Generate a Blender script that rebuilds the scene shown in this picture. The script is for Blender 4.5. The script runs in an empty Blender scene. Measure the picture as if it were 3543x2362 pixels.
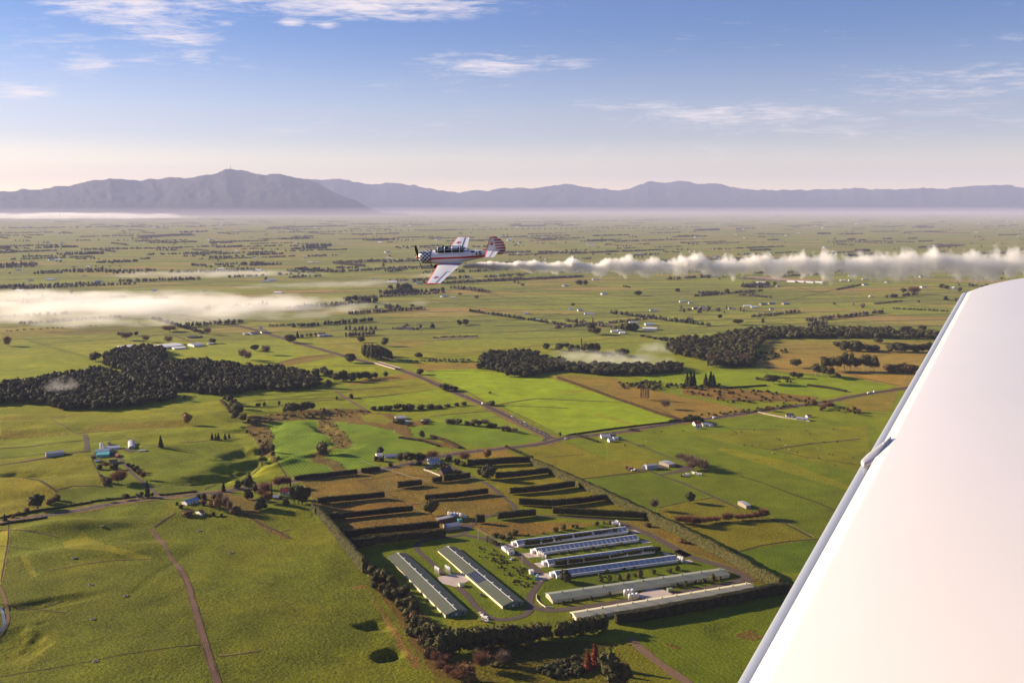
import bpy, math, random
import numpy as np
from mathutils import Vector, Matrix, Euler
random.seed(7); np.random.seed(7)
S = bpy.context.scene
R = math.radians
# ------------------------------------------------------------------ camera
CAMZ = 300.0
FPX = 3444.6; CX = 1771.5; CY = 1181.0
PITCH = math.atan((1181.0-705.0)/FPX)
cam_d = bpy.data.cameras.new('camera'); cam = bpy.data.objects.new('camera', cam_d)
S.collection.objects.link(cam)
cam.location = (0, 0, CAMZ); cam.rotation_euler = (math.pi/2-PITCH, 0, 0)
cam_d.sensor_width = 36; cam_d.lens = 35; cam_d.clip_start = 0.1; cam_d.clip_end = 200000
S.camera = cam
# ------------------------------------------------------------------ sky, sun, exposure
SUN_EL = R(18.0)
SUN_AZ = R(-70.0)          # clockwise from +Y; the sun stands to the left, a little beyond
sdir = Vector((math.sin(SUN_AZ)*math.cos(SUN_EL), math.cos(SUN_AZ)*math.cos(SUN_EL), math.sin(SUN_EL)))
world = bpy.data.worlds.new("World"); S.world = world; world.use_nodes = True
wn = world.node_tree.nodes; wl = world.node_tree.links; wn.clear()
def N(nodes, typ, **kw):
    n = nodes.new(typ)
    for k, v in kw.items(): setattr(n, k, v)
    return n
def setin(n, **kw):
    for k, v in kw.items(): n.inputs[k].default_value = v
def math_node(nodes, links, op, a, b=None, clamp=False):
    n = nodes.new('ShaderNodeMath'); n.operation = op; n.use_clamp = clamp
    for i, v in enumerate((a, b)):
        if v is None: continue
        if isinstance(v, (int, float)): n.inputs[i].default_value = v
        else: links.new(v, n.inputs[i])
    return n.outputs[0]
sky = N(wn, 'ShaderNodeTexSky', sky_type='NISHITA', sun_disc=False, sun_elevation=SUN_EL,
        sun_rotation=SUN_AZ, altitude=300, air_density=1.0, dust_density=0.45, ozone_density=2.0)
bg = N(wn, 'ShaderNodeBackground'); wo = N(wn, 'ShaderNodeOutputWorld')
wl.new(bg.outputs[0], wo.inputs[0]); bg.inputs[1].default_value = 0.05
def wm(op, a, b=None, clamp=False): return math_node(wn, wl, op, a, b, clamp)
tc = N(wn, 'ShaderNodeTexCoord'); sep = N(wn, 'ShaderNodeSeparateXYZ'); wl.new(tc.outputs['Generated'], sep.inputs[0])
dx, dy, dz = sep.outputs
az = wm('ARCTAN2', dx, dy); el = wm('ARCSINE', dz)
# cirrus: streaked noise on a high plane, gathered into banks (azimuth, elevation, half sizes in degrees, strength)
zc = wm('ADD', wm('MAXIMUM', dz, 0.0), 0.05)
px = wm('DIVIDE', dx, zc); py = wm('DIVIDE', dy, zc)
cmb = N(wn, 'ShaderNodeCombineXYZ'); wl.new(px, cmb.inputs[0]); wl.new(py, cmb.inputs[1])
def cn(scale, det, rough, sx, sy, dist=0.0, rot=0.0, off=(0, 0, 0)):
    mp = N(wn, 'ShaderNodeMapping'); mp.inputs['Scale'].default_value = (sx, sy, 1); mp.inputs['Rotation'].default_value = (0, 0, rot)
    mp.inputs['Location'].default_value = off
    wl.new(cmb.outputs[0], mp.inputs[0])
    t = N(wn, 'ShaderNodeTexNoise'); wl.new(mp.outputs[0], t.inputs['Vector'])
    t.inputs['Scale'].default_value = scale; t.inputs['Detail'].default_value = det
    t.inputs['Roughness'].default_value = rough; t.inputs['Distortion'].default_value = dist
    return t.outputs['Fac']
wisp = cn(1.5, 9, 0.66, 0.9, 1.5, 0.6, 0.25)
fine = cn(7.0, 10, 0.72, 0.8, 1.7, 0.5, 0.1, (3, 1, 0))
ae = N(wn, 'ShaderNodeCombineXYZ'); wl.new(az, ae.inputs[0]); wl.new(el, ae.inputs[1])
aem = N(wn, 'ShaderNodeMapping'); aem.inputs['Scale'].default_value = (1.0, 5.5, 1); aem.inputs['Rotation'].default_value = (0, 0, -0.10); wl.new(ae.outputs[0], aem.inputs[0])
aen = N(wn, 'ShaderNodeTexNoise'); wl.new(aem.outputs[0], aen.inputs['Vector']); aen.inputs['Scale'].default_value = 16.0
aen.inputs['Detail'].default_value = 8; aen.inputs['Roughness'].default_value = 0.68; aen.inputs['Distortion'].default_value = 0.7
streak = aen.outputs['Fac']
def sky_dir(x, y):
    u = (x-CX)/FPX; v = (CY-y)/FPX
    d = Vector((u, math.cos(PITCH)+v*math.sin(PITCH), -math.sin(PITCH)+v*math.cos(PITCH)))
    return math.atan2(d.x, d.y), math.asin(d.z/d.length)
banks = [(430, 10, 330, 60, 1.0), (400, 70, 120, 34, .95), (560, 115, 200, 60, .9), (680, 200, 60, 32, .8), (310, 220, 110, 42, .85),
         (770, 82, 60, 16, .7), (180, 168, 55, 18, .5), (60, 316, 130, 32, .85), (1240, 15, 470, 48, 1.15), (1010, 78, 55, 20, .85), (1120, 85, 60, 22, .8),
         (1690, 225, 270, 52, .8), (1950, 222, 160, 22, .65), (1350, 295, 120, 14, .5), (2150, 365, 260, 28, .6), (2560, 400, 420, 48, .8), (2950, 450, 420, 40, .45),
         (950, 450, 190, 22, .6), (1350, 470, 420, 26, .35), (3250, 310, 330, 60, .6), (3420, 270, 260, 62, .6), (3300, 165, 90, 24, .5), (3500, 125, 80, 18, .6),
         (3450, 10, 150, 18, .4), (2790, 98, 70, 22, .25), (840, 385, 60, 12, .3), (1960, 450, 140, 10, .3), (2950, 440, 800, 90, .50), (3250, 300, 520, 110, .50), (2300, 530, 1200, 60, .45), (1250, 430, 800, 60, .42), (450, 170, 520, 150, .48), (1700, 260, 420, 90, .42), (2500, 130, 500, 60, .34), (2560, 490, 500, 40, .35), (0, 400, 300, 60, .2), (2125, 146, 50, 14, .3)]
acc = None
for bx_, by_, wx_, wy_, st in banks:
    a0, e0 = sky_dir(bx_, by_); wa = wx_/FPX; we = wy_/FPX
    da = wm('DIVIDE', wm('SUBTRACT', az, a0), wa); de = wm('DIVIDE', wm('SUBTRACT', el, e0), we)
    r2 = wm('ADD', wm('MULTIPLY', da, da), wm('MULTIPLY', de, de))
    g = wm('MULTIPLY', wm('EXPONENT', wm('MULTIPLY', r2, -0.8)), st)
    acc = g if acc is None else wm('MAXIMUM', acc, g)
# outside the frame: scattered cirrus of the same kind
wide = wm('MULTIPLY', wm('SUBTRACT', cn(0.35, 3, 0.5, 1, 1), 0.48), 2.4, True)
absaz = wm('ABSOLUTE', az)
outf = wm('MULTIPLY', wm('SUBTRACT', wm('MAXIMUM', absaz, wm('ADD', el, 0.30)), 0.56), 4.0, True)
acc = wm('MAXIMUM', acc, wm('MULTIPLY', wide, outf))
tex = wm('ADD', wm('MULTIPLY', streak, 0.5), wm('MULTIPLY', fine, 0.5))
dens = wm('MULTIPLY', wm('SUBTRACT', wm('ADD', wm('MULTIPLY', acc, 0.85), wm('MULTIPLY', wm('SUBTRACT', tex, .5), 3.4)), 0.37), 1.45, True)
dens = wm('MULTIPLY', dens, wm('MINIMUM', wm('MULTIPLY', acc, 1.5), 1.0), True)
dens = wm('MULTIPLY', dens, 0.78)
mixc = N(wn, 'ShaderNodeMix', data_type='RGBA'); wl.new(dens, mixc.inputs[0]); 
tint = N(wn, 'ShaderNodeMix', data_type='RGBA', blend_type='MULTIPLY'); tint.inputs[0].default_value = 1.0
wl.new(sky.outputs[0], tint.inputs[6])
elr = N(wn, 'ShaderNodeValToRGB'); wl.new(wm('MULTIPLY', wm('MAXIMUM', el, 0.0), 2.0), elr.inputs[0])   # clear winter air: blue deepens with height
elr.color_ramp.interpolation = 'EASE'
elr.color_ramp.elements[0].position = 0.0; elr.color_ramp.elements[0].color = (2.62, 2.05, 1.66, 1)
elr.color_ramp.elements[1].position = 0.9; elr.color_ramp.elements[1].color = (.48, .63, 1.0, 1)
e_ = elr.color_ramp.elements.new(0.14); e_.color = (1.06, .93, 1.13, 1); e_ = elr.color_ramp.elements.new(0.07); e_.color = (1.48, 1.23, 1.22, 1)
e_ = elr.color_ramp.elements.new(0.36); e_.color = (.52, .665, 1.05, 1)
wl.new(elr.outputs[0], tint.inputs[7])
SKYTINT = tint
wl.new(tint.outputs[2], mixc.inputs[6]); mixc.inputs[7].default_value = (9.2, 8.0, 7.8, 1)
wl.new(mixc.outputs[2], bg.inputs[0])
sun_d = bpy.data.lights.new('sun', 'SUN'); sun_d.energy = 5.0; sun_d.angle = R(0.53); sun_d.color = (1.0, 0.80, 0.56)
sun = bpy.data.objects.new('sun', sun_d); S.collection.objects.link(sun)
sun.rotation_euler = (-sdir).to_track_quat('-Z', 'Y').to_euler(); sun.location = (-300, 80, 600)
S.view_settings.view_transform = 'Standard'; S.view_settings.look = 'None'
S.view_settings.gamma = 1; S.view_settings.exposure = 1.3; S.view_settings.use_curve_mapping = False
S.render.engine = 'CYCLES'
S.cycles.use_denoising = True; S.cycles.max_bounces = 10; S.cycles.diffuse_bounces = 2; S.cycles.glossy_bounces = 2
S.cycles.transmission_bounces = 4; S.cycles.volume_bounces = 5; S.cycles.transparent_max_bounces = 64
S.cycles.volume_step_rate = 1.0; S.cycles.volume_max_steps = 128
# ------------------------------------------------------------------ numeric noise and terrain
def _h(ix, iy, s):
    n = (ix.astype(np.int64)*374761393 + iy.astype(np.int64)*668265263 + s*1442695041) & 0x7fffffff
    n = (n ^ (n >> 13)) * 1274126177 & 0x7fffffff
    return ((n ^ (n >> 16)) & 0xffff)/65535.0
def vnoise(x, y, s=0):
    x = np.asarray(x, float); y = np.asarray(y, float)
    ix = np.floor(x); iy = np.floor(y); fx = x-ix; fy = y-iy
    fx = fx*fx*(3-2*fx); fy = fy*fy*(3-2*fy)
    a = _h(ix, iy, s); b = _h(ix+1, iy, s); c = _h(ix, iy+1, s); d = _h(ix+1, iy+1, s)
    return a+(b-a)*fx+(c-a)*fy+(a-b-c+d)*fx*fy
def fbm(x, y, o=4, s=0, g=0.5):
    t = 0; a = 1; n = 0
    for i in range(o):
        t = t+a*vnoise(x*2**i+i*17.3, y*2**i-i*9.1, s+i); n += a; a *= g
    return t/n
TILES = {'A': (1000, 1480, .3827), 'B': (1500, 1480, .3827), 'C': (1200, 1780, .3711), 'D': (1650, 1760, .3189), 'E': (2200, 1800, .3583),
         'F': (0, 1500, .5498), 'G': (0, 1100, .5527), 'H': (1200, 1050, .5102), 'I': (2100, 1000, .6135), 'J': (800, 1560, .1913),
         'K': (2100, 1380, .3827), 'L': (1500, 2100, .3401), 'M': (0, 1280, .3827), 'N': (780, 1340, .2551), 'O': (0, 680, .5102),
         'P': (1200, 680, .5102), 'Q': (2300, 680, .5285), 'V': (0, 0, 1.5064), 'S': (0, 0, 1.0)}
def sp(t, x, y):
    a, b, k = TILES[t]; return a+x*k, b+y*k
def flat(t, x, y, h=0.0):
    """bearing of a sighting in the survey picture -> place on the plane z = h"""
    x, y = sp(t, x, y)
    u = (x-CX)/FPX; v = (CY-y)/FPX
    d = (u, math.cos(PITCH)+v*math.sin(PITCH), -math.sin(PITCH)+v*math.cos(PITCH))
    k = (h-CAMZ)/d[2]
    return d[0]*k, d[1]*k
PITS = []   # (x, y, rx, ry, rot, depth)
def pit(t, x, y, rx, ry, rot, depth):
    X, Y = flat(t, x, y); PITS.append((X, Y, rx, ry, rot, depth))
pit('C', 385, 1290, 8, 12, -0.5, 8.0); pit('C', 240, 1035, 13, 12, -0.4, 3.8)
pit('M', 2225, 750, 22, 34, -0.9, 7.5)
pit('M', 2250, 850, 26, 40, -1.0, 8); pit('M', 2120, 910, 24, 34, -1.0, 8); pit('M', 1960, 965, 20, 42, -1.1, 6.5)
pit('M', 140, 945, 16, 34, -1.3, 3.5); pit('M', 380, 950, 16, 36, -1.4, 3)
pit('F', 20, 1350, 30, 22, -1.2, 4)
pit('F', 320, 1075, 10, 34, -1.1, 3.0)
pit('M', 420, 1430, 26, 60, -1.4, -3.4); pit('M', 620, 1470, 22, 50, -1.3, -3.0); pit('M', 850, 1420, 18, 60, -1.2, -2.4)
pit('F', 700, 740, 20, 80, -1.35, -2.6); pit('M', 1500, 1260, 40, 60, -1.3, -2.0)
pit('N', 350, 1080, 16, 70, -0.9, -5.5); pit('M', 120, 1060, 50, 90, -1.4, -4.5)
pit('M', 60, 470, 50, 60, -1.4, -3); pit('M', 350, 520, 40, 70, -1.4, -3.5); pit('M', 1800, 430, 40, 90, -1.3, -3.5)
pit('M', 1500, 560, 30, 90, -1.4, -3); pit('M', 60, 640, 30, 60, -1.4, 3)
pit('F', 985, 900, 5, 60, -0.1, .5)
pit('N', 440, 560, 26, 40, -0.6, 3.5); pit('N', 1330, 560, 14, 40, 0.5, 4.0); pit('N', 1560, 760, 18, 30, 0.7, 3.5); pit('N', 1250, 920, 12, 34, -1.0, 3.5)
pit('N', 1000, 340, 12, 110, -1.45, 3.0); pit('E', 1000, 1090, 22, 20, -.8, 1.2)
def H(x, y):
    x = np.asarray(x, float); y = np.asarray(y, float)
    r = np.sqrt(x*x+y*y)
    edge = np.clip((1850-r)/500, 0, 1)
    left = np.clip((60-x)/260, 0, 1)*np.clip((y-150)/300, 0, 1)
    z = (fbm(x/120, y/120, 3, 3)-0.5)*8*left*edge + (fbm(x/32, y/32, 2, 9)-0.5)*1.7*left*edge
    for X, Y, rx, ry, rot, dep in PITS:
        c, s_ = math.cos(rot), math.sin(rot)
        a = (x-X)*c+(y-Y)*s_; b = -(x-X)*s_+(y-Y)*c
        if dep > 3: wv = (fbm(x/14, y/14, 2, 41)-.5)*.9*rx; a = a+wv; b = b-wv*1.3
        q = (a/rx)**2+(b/ry)**2
        m = q < 9
        if not np.any(m): continue
        z = z-dep*np.exp(-np.minimum(q, 30)**2.0*1.3)
    return z
def G(t, x, y):
    h = 0.0
    for _ in range(7):
        X, Y = flat(t, x, y, h); h = float(H(X, Y))
    return Vector((X, Y, h))
def proj(P):
    d = Vector(P)-Vector((0, 0, CAMZ))
    f = d.y*math.cos(PITCH)-d.z*math.sin(PITCH); u = d.y*math.sin(PITCH)+d.z*math.cos(PITCH)
    return CX+FPX*d.x/f, CY-FPX*u/f
def height(t, x, y, ytop):
    """true height of something whose foot and top are sighted at y and ytop"""
    P = G(t, x, y); yt = sp(t, x, ytop)[1]
    a, b = 0.0, 80.0
    for _ in range(30):
        m = (a+b)/2
        if proj((P.x, P.y, P.z+m))[1] > yt: a = m
        else: b = m
    return a
# ------------------------------------------------------------------ materials
def mat(name, col, rough=0.8, spec=0.3, metal=0.0, noise=0.0, nscale=1.0, bump=0.0, bscale=2.0, trans=0.0, objrand=0.0, coat=0.0):
    m = bpy.data.materials.new(name); m.use_nodes = True; n = m.node_tree.nodes; l = m.node_tree.links
    b = n['Principled BSDF']; b.inputs['Base Color'].default_value = (*col, 1); b.inputs['Roughness'].default_value = rough
    b.inputs['Specular IOR Level'].default_value = spec; b.inputs['Metallic'].default_value = metal
    if coat: b.inputs['Coat Weight'].default_value = coat
    if noise or objrand:
        g = n.new('ShaderNodeNewGeometry'); t = n.new('ShaderNodeTexNoise'); l.new(g.outputs['Position'], t.inputs['Vector'])
        t.inputs['Scale'].default_value = nscale; t.inputs['Detail'].default_value = 5; t.inputs['Roughness'].default_value = 0.6
        v = math_node(n, l, 'ADD', math_node(n, l, 'MULTIPLY', math_node(n, l, 'SUBTRACT', t.outputs['Fac'], 0.5), noise*2.6), 1.0)
        if objrand:
            oi = n.new('ShaderNodeObjectInfo')
            v = math_node(n, l, 'MULTIPLY', v, math_node(n, l, 'ADD', math_node(n, l, 'MULTIPLY', oi.outputs['Random'], objrand), 1-objrand/2))
        mx = n.new('ShaderNodeMix'); mx.data_type = 'RGBA'; mx.blend_type = 'MULTIPLY'; mx.inputs[0].default_value = 1
        mx.inputs[6].default_value = (*col, 1)
        cr = n.new('ShaderNodeCombineColor')
        for i in range(3): l.new(v, cr.inputs[i])
        l.new(cr.outputs[0], mx.inputs[7]); l.new(mx.outputs[2], b.inputs['Base Color'])
    if bump:
        g2 = n.new('ShaderNodeNewGeometry'); t2 = n.new('ShaderNodeTexNoise'); l.new(g2.outputs['Position'], t2.inputs['Vector'])
        t2.inputs['Scale'].default_value = bscale; t2.inputs['Detail'].default_value = 4
        bm_ = n.new('ShaderNodeBump'); bm_.inputs['Strength'].default_value = bump; l.new(t2.outputs['Fac'], bm_.inputs['Height']); l.new(bm_.outputs[0], b.inputs['Normal'])
    return m
def leafmat(name, c1, c2, tr=0.0):
    m = bpy.data.materials.new(name); m.use_nodes = True; n = m.node_tree.nodes; l = m.node_tree.links
    b = n['Principled BSDF']; b.inputs['Roughness'].default_value = 0.75; b.inputs['Specular IOR Level'].default_value = 0.15
    g = n.new('ShaderNodeNewGeometry'); t = n.new('ShaderNodeTexNoise'); l.new(g.outputs['Position'], t.inputs['Vector'])
    t.inputs['Scale'].default_value = 0.28; t.inputs['Detail'].default_value = 4
    oi = n.new('ShaderNodeObjectInfo')
    f = math_node(n, l, 'ADD', math_node(n, l, 'MULTIPLY', math_node(n, l, 'SUBTRACT', t.outputs['Fac'], 0.5), 2.2),
                  math_node(n, l, 'ADD', math_node(n, l, 'MULTIPLY', oi.outputs['Random'], 0.6), 0.2), True)
    f = math_node(n, l, 'ADD', math_node(n, l, 'MULTIPLY', f, .62), math_node(n, l, 'MULTIPLY', math_node(n, l, 'POWER', g.outputs['Random Per Island'], 2.0), .62), True)
    mx = n.new('ShaderNodeMix'); mx.data_type = 'RGBA'; mx.inputs[6].default_value = (*c1, 1); mx.inputs[7].default_value = (*c2, 1)
    l.new(f, mx.inputs[0]); l.new(mx.outputs[2], b.inputs['Base Color'])
    if tr:
        tn = n.new('ShaderNodeBsdfTranslucent'); l.new(mx.outputs[2], tn.inputs[0]); ms = n.new('ShaderNodeMixShader'); ms.inputs[0].default_value = tr
        l.new(b.outputs[0], ms.inputs[1]); l.new(tn.outputs[0], ms.inputs[2]); l.new(ms.outputs[0], n['Material Output'].inputs[0])
    return m
# ------------------------------------------------------------------ mesh builder and scene tree helpers
COL = S.collection
class MB:
    def __init__(s): s.v = []; s.f = []; s.m = []; s.mats = []
    def mi(s, m):
        if m not in s.mats: s.mats.append(m)
        return s.mats.index(m)
    def face(s, pts, m):
        k = len(s.v); s.v.extend([tuple(p) for p in pts]); s.f.append(tuple(range(k, k+len(pts)))); s.m.append(s.mi(m))
    def hexa(s, p, m, skip=()):
        """p: 8 corners, bottom ring then top ring"""
        k = len(s.v); s.v.extend([tuple(q) for q in p]); i = s.mi(m)
        for j, f in enumerate(((0, 3, 2, 1), (4, 5, 6, 7), (0, 1, 5, 4), (1, 2, 6, 5), (2, 3, 7, 6), (3, 0, 4, 7))):
            if j in skip: continue
            s.f.append(tuple(k+a for a in f)); s.m.append(i)
    def box(s, c, d, m, rz=0.0, ax=None):
        cx, cy, cz = c; hx, hy, hz = d[0]/2, d[1]/2, d[2]/2
        pts = []
        for z in (-hz, hz):
            for x, y in ((-hx, -hy), (hx, -hy), (hx, hy), (-hx, hy)):
                q = Vector((x, y, z))
                if ax is not None: q = ax @ q
                elif rz: q = Vector((x*math.cos(rz)-y*math.sin(rz), x*math.sin(rz)+y*math.cos(rz), z))
                pts.append((cx+q.x, cy+q.y, cz+q.z))
        s.hexa(pts, m)
    def tube(s, a, b, r0, r1, m, n=8, caps=True):
        a = Vector(a); b = Vector(b); d = (b-a).normalized(); u = d.orthogonal().normalized(); w = d.cross(u)
        k = len(s.v); i = s.mi(m)
        for P, r in ((a, r0), (b, r1)):
            for j in range(n):
                t = 2*math.pi*j/n; s.v.append(tuple(P+u*(r*math.cos(t))+w*(r*math.sin(t))))
        for j in range(n):
            s.f.append((k+j, k+(j+1) % n, k+n+(j+1) % n, k+n+j)); s.m.append(i)
        if caps: s.f.append(tuple(k+j for j in reversed(range(n)))); s.m.append(i); s.f.append(tuple(k+n+j for j in range(n))); s.m.append(i)
    def rings(s, rs, m, cap=True, closed=True):
        """loft of equal-length rings"""
        k = len(s.v); n = len(rs[0]); i = s.mi(m)
        for r in rs: s.v.extend([tuple(p) for p in r])
        for a in range(len(rs)-1):
            for j in range(n if closed else n-1):
                s.f.append((k+a*n+j, k+a*n+(j+1) % n, k+(a+1)*n+(j+1) % n, k+(a+1)*n+j)); s.m.append(i)
        if cap:
            s.f.append(tuple(k+j for j in reversed(range(n)))); s.m.append(i)
            s.f.append(tuple(k+(len(rs)-1)*n+j for j in range(n))); s.m.append(i)
    def mesh(s, name, smooth=False):
        me = bpy.data.meshes.new(name); me.from_pydata(s.v, [], s.f)
        for m in s.mats: me.materials.append(m)
        me.polygons.foreach_set('material_index', s.m)
        if smooth: me.polygons.foreach_set('use_smooth', [True]*len(s.f))
        me.update(); return me
def np_mesh(name, V, F, m, smooth=False):
    """V (n,3) F (k,4 or 3) arrays"""
    me = bpy.data.meshes.new(name); V = np.asarray(V, np.float32); F = np.asarray(F, np.int32); k = F.shape[1]
    me.vertices.add(len(V)); me.vertices.foreach_set('co', V.ravel())
    me.loops.add(F.size); me.loops.foreach_set('vertex_index', F.ravel())
    me.polygons.add(len(F)); me.polygons.foreach_set('loop_start', np.arange(len(F), dtype=np.int32)*k)
    try: me.polygons.foreach_set('loop_total', np.full(len(F), k, np.int32))
    except Exception: pass
    me.polygons.foreach_set('use_smooth', np.full(len(F), smooth)); 
    if m: me.materials.append(m)
    me.update(calc_edges=True); me.validate(); return me
def link(name, me, parent=None, loc=None, rz=0.0, sc=None, mw=None):
    o = bpy.data.objects.new(name, me); COL.objects.link(o)
    if parent is not None: o.parent = parent
    if mw is not None: o.matrix_local = mw
    else:
        if loc is not None: o.location = loc
        if rz: o.rotation_euler = (0, 0, rz)
        if sc is not None: o.scale = sc if hasattr(sc, '__len__') else (sc, sc, sc)
    return o
def tag(o, label, cat, group=None):
    o['label'] = label; o['category'] = cat
    if group: o['group'] = group
    return o
def empty(name, loc, rz=0.0):
    o = bpy.data.objects.new(name, None); COL.objects.link(o); o.location = loc; o.rotation_euler = (0, 0, rz); o.empty_display_size = 1; return o
def struct(o, kind='structure'): o['kind'] = kind; return o
# ------------------------------------------------------------------ ground sheet
def ratio_rows(segs):
    out = []
    for a, b, r in segs:
        n = max(2, int(math.log(b/a)/math.log(r))); out.append(np.exp(np.linspace(math.log(a), math.log(b), n, endpoint=False)))
    out.append(np.array([segs[-1][1]])); return np.concatenate(out)
rows = ratio_rows([(90, 560, 1.03), (560, 1900, 1.0022), (1900, 7000, 1.006), (7000, 90000, 1.03)])
cols = np.concatenate([np.linspace(-3.0, -0.66, 12, endpoint=False), np.arange(-0.66, 0.66, 0.0023), np.linspace(0.66, 3.0, 12)])
nr, nc = len(rows), len(cols)
YY = np.repeat(rows, nc).reshape(nr, nc); XX = YY*cols[None, :]
ZZ = H(XX.ravel(), YY.ravel()).reshape(nr, nc)
gx = XX.ravel(); gy = YY.ravel()
# field colours (albedo) -----------------------------------------------------
GREEN = (.105, .125, .030); GREEN2 = (.080, .115, .030); BRIGHT = (.135, .185, .028); OLIVE = (.120, .118, .034); YEL = (.19, .165, .032)
BROWN = (.135, .085, .040); TAWNY = (.190, .125, .055); RUSH = (.100, .070, .038); PALE = (.16, .17, .055); DRY = (.165, .145, .060); STRAW = (.30, .26, .13)
base = np.empty((len(gx), 3)); base[:] = GREEN
tuft = np.full(len(gx), 0.35); stripe = np.zeros(len(gx)); wild = np.zeros(len(gx))
n1 = fbm(gx/260, gy/260, 3, 21)
base += (n1[:, None]-0.5)*np.array([.05, .03, .006])
nearmask = (gy < 2150)
def world_poly(t, pts): return [flat(t, *p) for p in pts]
def inside(poly, x, y):
    c = np.zeros(len(x), bool); n = len(poly)
    for i in range(n):
        x1, y1 = poly[i]; x2, y2 = poly[(i+1) % n]
        if y1 == y2: continue
        k = ((y1 > y) != (y2 > y)) & (x < (x2-x1)*(y-y1)/(y2-y1)+x1); c ^= k
    return c
def paint(t, pts, col, tu=0.35, st=0.0, wl_=0.0, a=1.0):
    P = world_poly(t, pts); xs = [p[0] for p in P]; ys = [p[1] for p in P]
    idx = np.nonzero((gy > min(ys)-12) & (gy < max(ys)+12) & (gx > min(xs)-12) & (gx < max(xs)+12))[0]
    if len(idx) == 0: return
    w = 4.0 if max(ys) < 1500 else 9.0
    jx = (fbm(gx[idx]/9, gy[idx]/9, 2, 5)-0.5)*w; jy = (fbm(gx[idx]/9, gy[idx]/9, 2, 6)-0.5)*w
    k = idx[inside(P, gx[idx]+jx, gy[idx]+jy)]
    if col[0]/col[1] > 1.35: col = (col[0]*.88, col[1]*1.06, col[2]*.95)
    v = 1+(fbm(gx[k]/45, gy[k]/45, 3, int(abs(P[0][0])) % 97)[:, None]-0.5)*0.35
    base[k] = base[k]*(1-a)+np.array(col)*v*a; tuft[k] = tu; stripe[k] = st; wild[k] = wl_
# ---- broad regions, then paddocks
paint('V', [(-400, 1180), (420, 1150), (560, 1190), (700, 1170), (850, 1330), (1010, 1568), (1050, 1700), (-600, 1700)], (.098, .112, .022), .8)
paint('V', [(-60, 1180), (380, 1165), (300, 1230), (-60, 1300)], (.105, .125, .028), .7)
paint('M', [(0, 980), (300, 1010), (520, 1120), (420, 1230), (80, 1350), (-200, 1380), (-200, 960)], (.16, .15, .028), .6)
paint('M', [(0, 800), (800, 760), (950, 1040), (520, 1110), (300, 1000), (0, 960)], (.13, .135, .03), .6)
paint('M', [(0, 330), (440, 310), (1000, 390), (2000, 290), (2080, 480), (1500, 520), (700, 560), (0, 560)], (.115, .125, .032), .6)
paint('M', [(950, 480), (1640, 460), (1660, 500), (1200, 545), (700, 580), (800, 520)], BROWN, 1.0, 0, 1, .55)
paint('M', [(440, 440), (700, 385), (760, 395), (500, 450)], BROWN, 1.0, 0, 1, .6)
paint('M', [(0, 430), (300, 430), (290, 465), (0, 500)], BROWN, 1.0, 0, 1, .4)
paint('M', [(0, 560), (620, 570), (620, 600), (300, 600), (0, 610)], BROWN, 1.0, 0, 1, .5)
paint('M', [(1100, 730), (2100, 620), (2330, 800), (1900, 1000), (1860, 1080), (1420, 1140), (1380, 980), (1200, 850)], (.092, .115, .027), .6)
paint('M', [(1100, 560), (2000, 530), (2200, 620), (1500, 690), (1250, 680)], (.108, .122, .03), .6)
# ploughed green fields beside the stream
paint('N', [(530, 480), (1200, 435), (1260, 480), (1240, 540), (1330, 600), (1400, 680), (1500, 760), (1400, 830), (1230, 860), (1140, 920), (1150, 990), (1250, 1020), (1380, 1050), (1460, 1120), (900, 1220), (700, 1020), (640, 830), (640, 700), (610, 560)], (.085, .135, .038), .25, 1.0)
paint('N', [(1480, 480), (1700, 480), (2000, 540), (2352, 590), (2900, 700), (2900, 780), (2500, 880), (2000, 900), (1980, 980), (2060, 1040), (1640, 1100), (1560, 1010), (1330, 940), (1350, 890), (1620, 800), (1750, 760), (1650, 640)], (.085, .135, .038), .25, 1.0)
paint('H', [(400, 840), (600, 815), (900, 830), (1200, 880), (1340, 920), (1350, 940), (1000, 980), (500, 900)], (.085, .130, .036), .25, .6)
paint('H', [(0, 820), (250, 850), (420, 910), (560, 950), (560, 980), (0, 960)], (.085, .13, .036), .25, .8)
paint('H', [(580, 765), (980, 735), (1100, 790), (1340, 900), (1200, 880), (900, 840), (620, 800)], (.10, .135, .034), .4)
paint('N', [(0, 1200), (480, 1060), (690, 1020), (830, 1200), (500, 1270), (0, 1340)], (.125, .15, .022), .5)
# stream banks
for P in ([(260, 480), (540, 470), (620, 560), (660, 680), (600, 780), (700, 960), (690, 1010), (560, 900), (470, 880), (400, 720), (300, 600)],
          [(1250, 430), (1450, 460), (1470, 520), (1640, 640), (1740, 760), (1600, 800), (1400, 860), (1300, 930), (1420, 960), (1560, 1010), (1640, 1100), (1480, 1130), (1380, 1040), (1180, 1000), (1140, 930), (1260, 860), (1400, 830), (1500, 770), (1400, 670), (1240, 540)],
          [(250, 470), (290, 390), (700, 330), (1250, 290), (1850, 290), (1980, 330), (1850, 420), (1960, 500), (2352, 540), (2352, 600), (1700, 490), (1200, 420), (540, 470)]):
    paint('N', P, (.105, .075, .040), 1.0, 0, 1)
paint('H', [(0, 730), (300, 745), (420, 800), (560, 790), (560, 830), (420, 840), (440, 900), (800, 975), (700, 980), (400, 915), (300, 850), (0, 815)], (.105, .078, .040), 1.0, 0, 1)
paint('H', [(80, 750), (230, 750), (310, 800), (250, 830), (100, 800)], (.115, .115, .035), .5)
paint('H', [(440, 450), (620, 450), (1090, 460), (1100, 500), (1400, 510), (1600, 580), (1850, 640), (1880, 670), (1050, 680), (940, 660), (780, 590)], BRIGHT, .25)
paint('H', [(1120, 690), (1250, 650), (1870, 670), (2220, 790), (2000, 820), (1480, 895), (1380, 860), (1050, 700)], BRIGHT, .25)
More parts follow.
